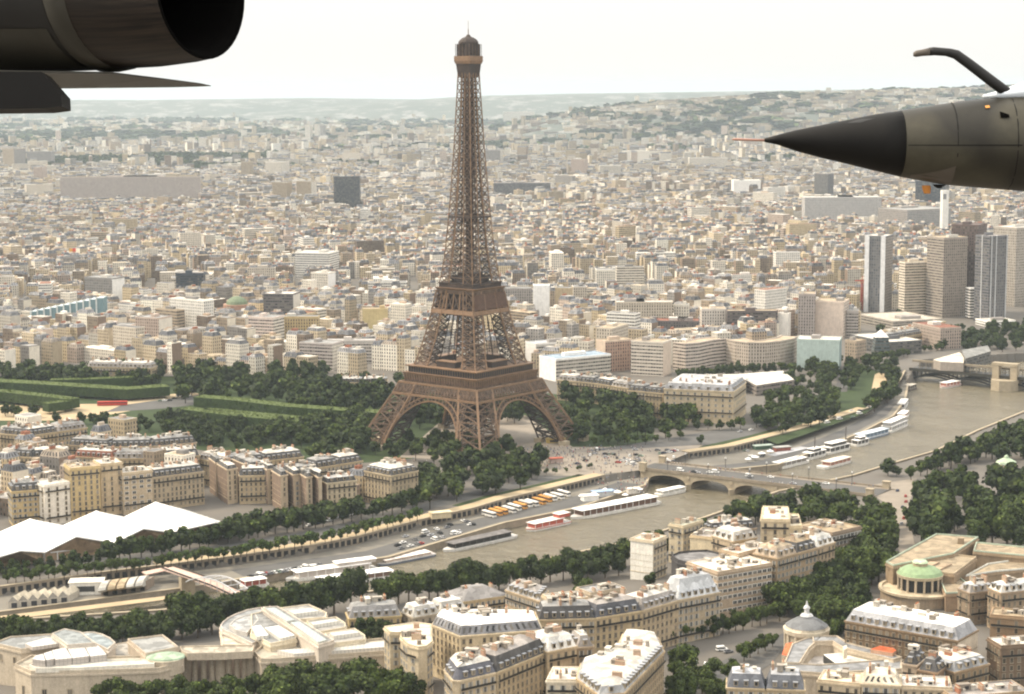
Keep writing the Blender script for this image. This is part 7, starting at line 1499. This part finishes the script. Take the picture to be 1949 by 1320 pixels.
def tree_at(px, py, h, zone, kinds=(0, 1, 2, 3, 4), z=None):
    if z is None: x, y, z = ground_hit(px, py)
    else: x, y = G(px, py, z)
    TREES.append((x, y, z, h*tr.uniform(.86, 1.12), tr.choice(kinds), zone))
def trow(pts, step, h, zone, kinds=(0, 1, 2, 3, 4), jit=3., z=None):
    for a, b in zip(pts[:-1], pts[1:]):
        n = max(1, round(math.hypot(b[0]-a[0], b[1]-a[1])/step))
        for k in range(n):
            f = (k+.5)/n; tree_at(a[0]+(b[0]-a[0])*f+tr.uniform(-jit, jit), a[1]+(b[1]-a[1])*f+tr.uniform(-jit, jit)*.5, h, zone, kinds, z)
def tfill(poly, n, h, zone, kinds=(0, 1, 2, 3, 4), z=None, mind=5.5):
    x0, x1 = min(p[0] for p in poly), max(p[0] for p in poly); y0, y1 = min(p[1] for p in poly), max(p[1] for p in poly); L = []; tries = 0
    while len(L) < n and tries < n*60:
        tries += 1; px, py = tr.uniform(x0, x1), tr.uniform(y0, y1)
        if not inside(px, py, poly): continue
        if z is None: x, y, zz = ground_hit(px, py)
        else: (x, y), zz = G(px, py, z), z
        if any((x-a)**2+(y-b)**2 < mind*mind for a, b, _ in L): continue
        L.append((x, y, zz)); TREES.append((x, y, zz, h*1.1*tr.uniform(.68, 1.22), tr.choice(kinds), zone))
# left quay
trow([(-10, 1096), (60, 1090), (200, 1072)], 24, 9.5, 'quay row before the white tents', (0, 1, 2, 4), 3, 0.)
trow([(200, 1072), (300, 1058), (480, 1024), (680, 992), (795, 968)], 19, 13.5, 'quay row before the white tents', (0, 1, 2, 4), 3, 0.)
trow([(420, 1026), (480, 1010), (690, 976)], 23, 13, 'back row behind the white-tent quay', (0, 1, 2), 3, 0.)
trow([(10, 1112), (290, 1084), (450, 1062), (610, 1036), (700, 1016), (800, 990)], 15, 8.5, 'low front row above the arcaded wall', (2, 3, 5, 5), 3, 0.)
tfill([(800, 972), (1000, 938), (1030, 905), (1040, 880), (960, 868), (860, 872), (798, 900)], 52, 14, 'grove between tower and river', (0, 1, 2, 3), 0., 6.5)
tfill([(730, 885), (760, 850), (830, 838), (930, 842), (960, 862), (900, 872), (800, 890)], 20, 12, 'trees before the nearest tower leg', (0, 2, 3), 0., 7)
tfill([(585, 882), (640, 852), (700, 846), (715, 872), (625, 892)], 16, 14, 'clump behind the comb of wings', (0, 1, 2), 0., 7)
trow([(1000, 915), (1050, 902), (1130, 893)], 20, 4.5, 'low bushes by the bridge road', (2, 3, 5), 4, 0.)
# park
tfill([(1058, 838), (1066, 765), (1120, 750), (1250, 776), (1330, 808), (1290, 832), (1200, 846), (1120, 848)], 66, 16, 'wood right of the tower', (0, 0, 1, 2, 3), 0., 7.5)
trow([(1120, 848), (1220, 846), (1300, 838)], 18, 8, 'front fringe of the wood right of the tower', (2, 3, 5), 4, 0.)
tfill([(760, 818), (900, 812), (1040, 806), (1050, 775), (800, 768)], 58, 13, 'trees seen through the tower arches', (0, 1, 2), 0., 8)
tfill([(318, 772), (420, 768), (640, 798), (745, 786), (745, 745), (640, 722), (330, 716)], 120, 15.5, 'wood beside the clipped hedges', (0, 0, 1, 2, 4), 0., 8)
tfill([(-30, 738), (300, 742), (310, 716), (-30, 714)], 70, 14, 'trees at the frame edge behind the hedges', (0, 0, 1, 4), 0., 8)
tfill([(480, 838), (560, 858), (690, 846), (745, 812), (640, 806), (560, 815)], 48, 13, 'trees below the clipped hedges', (0, 1, 2, 3), 0., 7.5)
tfill([(300, 846), (480, 866), (490, 822), (370, 800), (300, 800)], 46, 10, 'dark trees between hedges and houses', (0, 0, 1, 4), 0., 6.5)
tfill([(150, 800), (480, 838), (560, 858), (480, 862), (330, 838), (150, 812), (60, 805), (0, 800), (0, 785), (60, 788)], 34, 9.5, 'low trees along the park street', (0, 1, 2), 0., 6.5)
tree_at(590, 782, 12, 'wood beside the clipped hedges', (5,), 0.); tree_at(560, 790, 10, 'wood beside the clipped hedges', (5,), 0.)
tfill([(640, 745), (740, 752), (800, 735), (740, 725)], 14, 11, 'trees round the cream lodges', (0, 1), 0., 7)
for q in ((900, 872, 13), (866, 874, 14), (938, 872, 12), (832, 866, 14), (800, 860, 14), (764, 864, 13), (738, 862, 12), (715, 866, 11), (690, 850, 11)): tree_at(q[0], q[1], q[2], 'trees before the nearest tower leg', (0, 2, 3), 0.)
# right-hand embankment
tfill([(1437, 812), (1480, 832), (1560, 812), (1600, 790), (1600, 745), (1560, 745), (1520, 752), (1440, 778)], 44, 13, 'embankment trees beyond the cream palace', (0, 1, 2, 3), 0., 7)
tfill([(1650, 792), (1700, 768), (1706, 735), (1712, 705), (1690, 690), (1640, 690), (1655, 720), (1690, 720), (1680, 755), (1640, 770)], 28, 12, 'quay trees at the bend', (0, 1, 2), 0., 6.5)
trow([(1285, 722), (1360, 716), (1500, 706)], 10, 10, 'trees before the curved embassy', (0, 2, 4), 3, 0.); tfill([(1500, 712), (1640, 690), (1640, 745), (1600, 745), (1520, 748), (1500, 740)], 30, 11, 'trees below the glass arts centre', (0, 1, 2), 0., 7)
trow([(1560, 745), (1565, 705), (1600, 690)], 9, 11, 'trees below the glass arts centre', (0, 2), 3, 0.); trow([(1622, 745), (1628, 700)], 9, 11, 'trees along the boulevard ramp', (0, 2), 3, 0.)
trow([(1360, 712), (1400, 704), (1500, 694)], 14, 9, 'trees before the curved embassy', (0, 4), 3, 0.); trow([(1320, 820), (1420, 815)], 22, 9, 'bushes before the cream palace', (0, 3), 4, 0.); tree_at(1322, 812, 14, 'bushes before the cream palace', (0,), 0.); tree_at(1334, 846, 8, 'bushes before the cream palace', (0,), 0.)
tfill([(1835, 672), (1985, 668), (1985, 628), (1900, 632), (1850, 642)], 46, 13, 'dark trees below the high-rises', (0, 0, 1, 4), 0., 7); trow([(1640, 692), (1735, 678)], 9, 9, 'trees along the quay by the glazed office', (0, 2), 3, 0.); trow([(1700, 652), (1770, 640), (1840, 628)], 11, 9, 'trees at the foot of the towers', (0, 1), 4, 0.); tfill([(1775, 668), (1845, 662), (1850, 636), (1800, 650)], 14, 10, 'trees at the foot of the towers', (0, 1), 0., 7)
trow([(1740, 672), (1840, 660)], 12, 8, 'low trees by the station', (0, 2), 3, 0.)
# right bank
trow([(-20, 1220), (160, 1218), (330, 1212)], 20, 13, 'lower river row left of the art palace', (0, 1, 2, 3, 4), 4)
trow([(330, 1208), (480, 1196), (645, 1168)], 21, 20, 'tall river row above the art palace', (0, 1, 2, 3, 4), 4)
trow([(-20, 1230), (330, 1226)], 28, 12, 'back river row left of the art palace', (0, 1), 4)
trow([(330, 1220), (420, 1206)], 30, 18, 'back river row above the art palace', (0, 1), 4)
tree_at(668, 1160, 23, 'big round tree standing alone by the water', (1,)); 
trow([(715, 1156), (880, 1132), (960, 1122), (1080, 1102), (1200, 1074)], 19, 16, 'river row behind the villas', (0, 1, 2, 3), 4)
trow([(1080, 1118), (1190, 1092)], 26, 14, 'second river row behind the villas', (0, 1), 4)
tree_at(880, 1130, 21, 'river row behind the villas', (1,)); tree_at(1106, 1150, 14, 'courtyard trees among the near houses', (2,)); tree_at(1252, 1062, 16, 'courtyard trees among the near houses', (0,)); tree_at(1232, 1058, 14, 'courtyard trees among the near houses', (0,)); tree_at(1340, 1028, 15, 'courtyard trees among the near houses', (0,))
for q in ((690, 1222, 13), (706, 1224, 12), (722, 1230, 15), (735, 1232, 14), (775, 1226, 8), (900, 1150, 7), (1240, 1118, 9), (1120, 1225, 9), (1142, 1228, 7)): tree_at(q[0], q[1], q[2], 'courtyard trees among the near houses', (0, 4))
tfill([(1395, 1015), (1560, 1015), (1650, 1052), (1700, 1064), (1690, 1000), (1640, 968), (1560, 962), (1480, 968), (1400, 985)], 50, 13, 'garden trees by the near bridge end', (0, 1, 2, 3, 3), None, 6.5)
trow([(1350, 1012), (1420, 990), (1480, 972)], 17, 8.5, 'garden trees by the near bridge end', (0, 2), 4); tree_at(1578, 985, 14, 'garden trees by the near bridge end', (6,)); tree_at(1600, 1000, 11, 'garden trees by the near bridge end', (6,))
tfill([(1735, 1050), (1990, 1050), (1990, 940), (1900, 935), (1800, 930), (1735, 965)], 60, 17, 'dark woods at the frame edge', (0, 0, 1, 4, 3), None, 7)
tfill([(1735, 905), (1860, 885), (1990, 885), (1990, 825), (1900, 850), (1780, 888)], 34, 15, 'riverside wood beyond the bridge', (0, 0, 1, 2), None, 7); tree_at(1690, 905, 12, 'lone tree on the near bridge corner', (1,)); tree_at(1706, 906, 9, 'lone tree on the near bridge corner', (1,))
trow([(1730, 915), (1800, 890)], 15, 12, 'riverside wood beyond the bridge', (0, 2), 4)
tfill([(1480, 1196), (1620, 1132), (1690, 1100), (1690, 1072), (1650, 1062), (1560, 1112), (1470, 1172)], 46, 14, 'avenue trees by the tan houses', (0, 1, 2, 3), None, 6); tfill([(1560, 1235), (1640, 1215), (1650, 1150), (1620, 1135), (1500, 1195), (1575, 1205)], 22, 13, 'avenue trees behind the rotunda', (0, 2, 3), None, 6)
trow([(1118, 1240), (1200, 1238), (1290, 1222), (1380, 1206), (1470, 1186)], 16, 10, 'avenue row under the curved row of houses', (0, 2, 3), 4)
tfill([(1272, 1345), (1400, 1345), (1405, 1305), (1330, 1288), (1268, 1262)], 20, 10, 'green corner by the wide avenue', (2, 2, 3), None, 5); trow([(1410, 1262), (1475, 1228)], 16, 8, 'small trees along the museum pavement', (2, 3), 3)
trow([(180, 1342), (300, 1338), (420, 1335), (520, 1332)], 25, 10.5, 'front trees before the art palace', (0, 2, 2, 3, 3), 6)
trow([(520, 1332), (660, 1332), (800, 1325)], 27, 16, 'front trees before the art palace', (0, 2, 2, 3, 3), 8)
trow([(200, 1372), (520, 1366)], 30, 13, 'foremost trees at the bottom edge', (0, 1, 2, 3), 8)
trow([(520, 1366), (800, 1352)], 34, 18, 'foremost trees at the bottom edge', (0, 1, 2, 3), 8)
TREES = [t_ for t_ in TREES if t_[2] > -5 and abs(t_[0]-CX) < (t_[1]+DIST)*.29+12]
TREES.sort(key=lambda t_: (t_[0]-CX)**2+(t_[1]+DIST)**2)
near, far_ = TREES[:300], TREES[300:]
TG_ = {}
for t_ in near: TG_.setdefault(t_[5], []).append(t_)
for zone, L in TG_.items():
    L.sort(key=lambda t_: t_[1]); nr = max(1, round(len(L)/14)); per = math.ceil(len(L)/nr)
    for r in range(nr):
        for k, t_ in enumerate(sorted(L[r*per:(r+1)*per], key=lambda q: PX(q[:3])[0])):
            x, y, z, h, kd, _ = t_; me, nm, rx, rz, _m = KINDS[kd]
            lb = f'{nm} tree, {ordn(k)} from left' + (f', {["front", "second", "third", "fourth", "fifth", "sixth"][min(r, 5)]} rank' if nr > 1 else '') + f', {zone}'
            if len(L) == 1: lb = zone
            rt_ = thing('tree', lb, 'tree', (x, y, z), zone); s = h/15.5; cz = h-rz*s*1.06
            inst(TRUNK, 'trunk', rt_, (x, y, z), tr.uniform(0, 6), (s, s, max(.4, cz/8)*1.05)); inst(me, 'crown', rt_, (x, y, z+cz), tr.uniform(0, 6.28), (s*tr.uniform(.9, 1.12), s*tr.uniform(.9, 1.12), s))
mb = MB(); VV, CCc = [], []
def add_crown(mbl, x, y, z, s, rz, sz):
    c, s_ = math.cos(rz)*s, math.sin(rz)*s; i = len(mb.V)
    mb.V += [(x+vx*c-vy*s_, y+vx*s_+vy*c, z+vz*sz) for vx, vy, vz in mbl.V]; mb.F += [tuple(k+i for k in f) for f in mbl.F]; mb.M += mbl.M; mb.C += mbl.C; mb.U += mbl.U
for x, y, z, h, kd, zone in far_:
    me, nm, rx, rz, mbl = KINDS[kd]; s = h/15.5; add_crown(mbl, x, y, z+h-rz*s*1.06, s*1.05, tr.uniform(0, 6.28), s); mb.beam((x, y, z), (x, y, z+h*.5), .6*s, 0, (.05, .04, .03, 0))
o = mb.build('woods', M['leaf']); tag(o, 'dark green woods of the long park and the far embankments', 'woods', None, 'stuff')
# far greenery: squares, gardens and wooded slopes of the distant city, coarse clumps
mb = MB(); cl = []
for q in range(4):
    me, m2 = crown_mesh('crown', 5.5, 5., 5, 60, 2., DG if q < 3 else MG, 90+q); cl.append(m2)
for (x, y, r) in GREENS:
    if y < 900 and (inside(x, y, PARK) or (y < 330 and not inside(x, y, NEARL))): continue
    n = max(1, int(r/7)) if y < 4600 else 2
    for k in range(n):
        s = tr.uniform(.7, 1.2)*(1. if y < 4600 else 2.2); add_crown(tr.choice(cl), x+tr.uniform(-r, r), y+tr.uniform(-r, r), 4*s+hill_z(x, y), s, tr.uniform(0, 6), s)
for px0, px1, py in ((118, 385, 381), (1420, 1560, 328), (1150, 1240, 309), (560, 760, 216), (1040, 1160, 238), (960, 1180, 222), (150, 420, 262), (0, 160, 258), (260, 460, 232), (1500, 1640, 205)):
    for k in range(int((px1-px0)/3.2)):
        x, y = G(tr.uniform(px0, px1), py+tr.uniform(-3, 3), 0); s = 1.2*max(1, (y+DIST)/5500); add_crown(tr.choice(cl), x, y, 4*s, s*1.2, tr.uniform(0, 6), s)
for k in range(700):
    y = rc_.uniform(7550, 9400); x = rc_.uniform(hx(1090, y), hx(2050, y)); s = tr.uniform(2, 4.5)
    if greenness(x*.8, y*.8) > .0: add_crown(tr.choice(cl), x, y, s*1.5+hill_z(x, y), s*1.6, tr.uniform(0, 6), s)
for k in range(1700):
    y = 6200+12000*tr.random(); x = CX+tr.uniform(-.29, .29)*(y+DIST)
    if greenness(x*.6, y*.6) < -.15: continue
    s = tr.uniform(3, 8); add_crown(tr.choice(cl), x, y, s*1.2+hill_z(x, y), s*2, tr.uniform(0, 6), s*.6)
o = mb.build('distant_trees', M['leaf']); tag(o, 'blue-green patches of trees among the far houses', 'trees', None, 'stuff')
# ================================================================ clipped hedge blocks of the long park
HG = 'clipped tree blocks of the long park'
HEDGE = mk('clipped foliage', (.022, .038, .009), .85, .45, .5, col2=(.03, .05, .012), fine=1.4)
HEDGET = mk('lit clipped top', (.062, .085, .016), .85, .4, .5, fine=1.2)  # paler copy of the foliage for hedge tops, light from above painted in
def hedge(label, pts, h, width, zb=2.2):
    P = [np.array(G(px, py, h)) for px, py in pts]; rt_ = thing('clipped_hedge', label, 'hedge', (*P[len(P)//2], 0), HG); mb = MB(); B = []
    for i in range(len(P)):
        a, b = P[max(0, i-1)], P[min(len(P)-1, i+1)]; q, _ = back(tuple(a), tuple(b), width); B.append(P[i]+np.array(q)-a)
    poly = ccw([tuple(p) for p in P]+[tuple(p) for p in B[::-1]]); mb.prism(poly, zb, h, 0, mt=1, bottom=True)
    hr = random.Random(len(label))
    for i in range(len(P)-1):     # loose shoots on the clipped faces
        L = float(np.linalg.norm(P[i+1]-P[i]))
        for k in range(int(L*7)):
            f, g = hr.random(), hr.random(); a = P[i]*(1-f)+P[i+1]*f; b = B[i]*(1-f)+B[i+1]*f
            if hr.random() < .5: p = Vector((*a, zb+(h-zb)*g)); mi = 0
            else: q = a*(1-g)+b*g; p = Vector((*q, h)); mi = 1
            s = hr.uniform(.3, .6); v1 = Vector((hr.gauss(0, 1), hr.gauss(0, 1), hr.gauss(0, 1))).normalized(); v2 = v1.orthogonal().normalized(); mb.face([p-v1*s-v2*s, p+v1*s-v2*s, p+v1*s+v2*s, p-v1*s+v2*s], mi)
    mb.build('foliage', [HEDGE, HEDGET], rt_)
    n = max(3, int(sum(np.linalg.norm(P[i+1]-P[i]) for i in range(len(P)-1))/9)); k_ = 0
    for i in range(len(P)-1):
        L = float(np.linalg.norm(P[i+1]-P[i]))
        for k in range(max(1, min(14, int(L/9)))): f = (k+.5)/max(1, min(14, int(L/9))); p = P[i]*(1-f)+P[i+1]*f+(B[i]-P[i])*.12; inst(TRUNK, 'trunk', rt_, (*p, 0), 0, (.6, .6, .4))
hedge('longest clipped hedge bending at the middle of the park', [(-80, 722), (80, 731), (187, 738), (240, 741), (323, 735)], 10, 16)
hedge('thin clipped hedge strip behind the bending one', [(95, 723), (180, 721), (292, 716)], 10, 10)
hedge('clipped hedge running out at the frame edge', [(-80, 742), (0, 745), (90, 755), (130, 760)], 10, 12)
hedge('short clipped hedge block beside the small lawn', [(92, 768), (137, 762), (140, 756)], 9, 9)
hedge('long clipped hedge right of the road crossing the park', [(368, 755), (450, 762), (540, 773), (650, 781), (742, 787)], 10, 14)
hedge('lower clipped hedge ending near the left tower leg', [(340, 778), (440, 790), (540, 800), (606, 803)], 9.5, 13)
hedge('middle strip of clipped hedge above the low trees', [(385, 779), (445, 784), (540, 793), (620, 799)], 9.5, 9)
# ================================================================ haze: one closed box of even air round the whole place
mb = MB(); XL, YA, YB, ZA, ZB = 62000., -21000., 39000., -14., 345.
mb.prism([(-XL, YA), (XL, YA), (XL, YB), (-XL, YB)], ZA, ZB, bottom=True)
mh_ = bpy.data.materials.new('haze'); mh_.use_nodes = True; t = mh_.node_tree; t.nodes.remove(t.nodes['Principled BSDF'])
pv = t.nodes.new('ShaderNodeVolumePrincipled'); pv.inputs['Color'].default_value = (.62, .72, .8, 1); pv.inputs['Density'].default_value = 3.8e-5; pv.inputs['Anisotropy'].default_value = .2
t.links.new(pv.outputs[0], t.nodes['Material Output'].inputs['Volume'])
hz = mb.build('haze', mh_); hz['kind'] = 'stuff'; hz['label'] = 'pale summer haze filling the air over the city'; hz['category'] = 'haze'
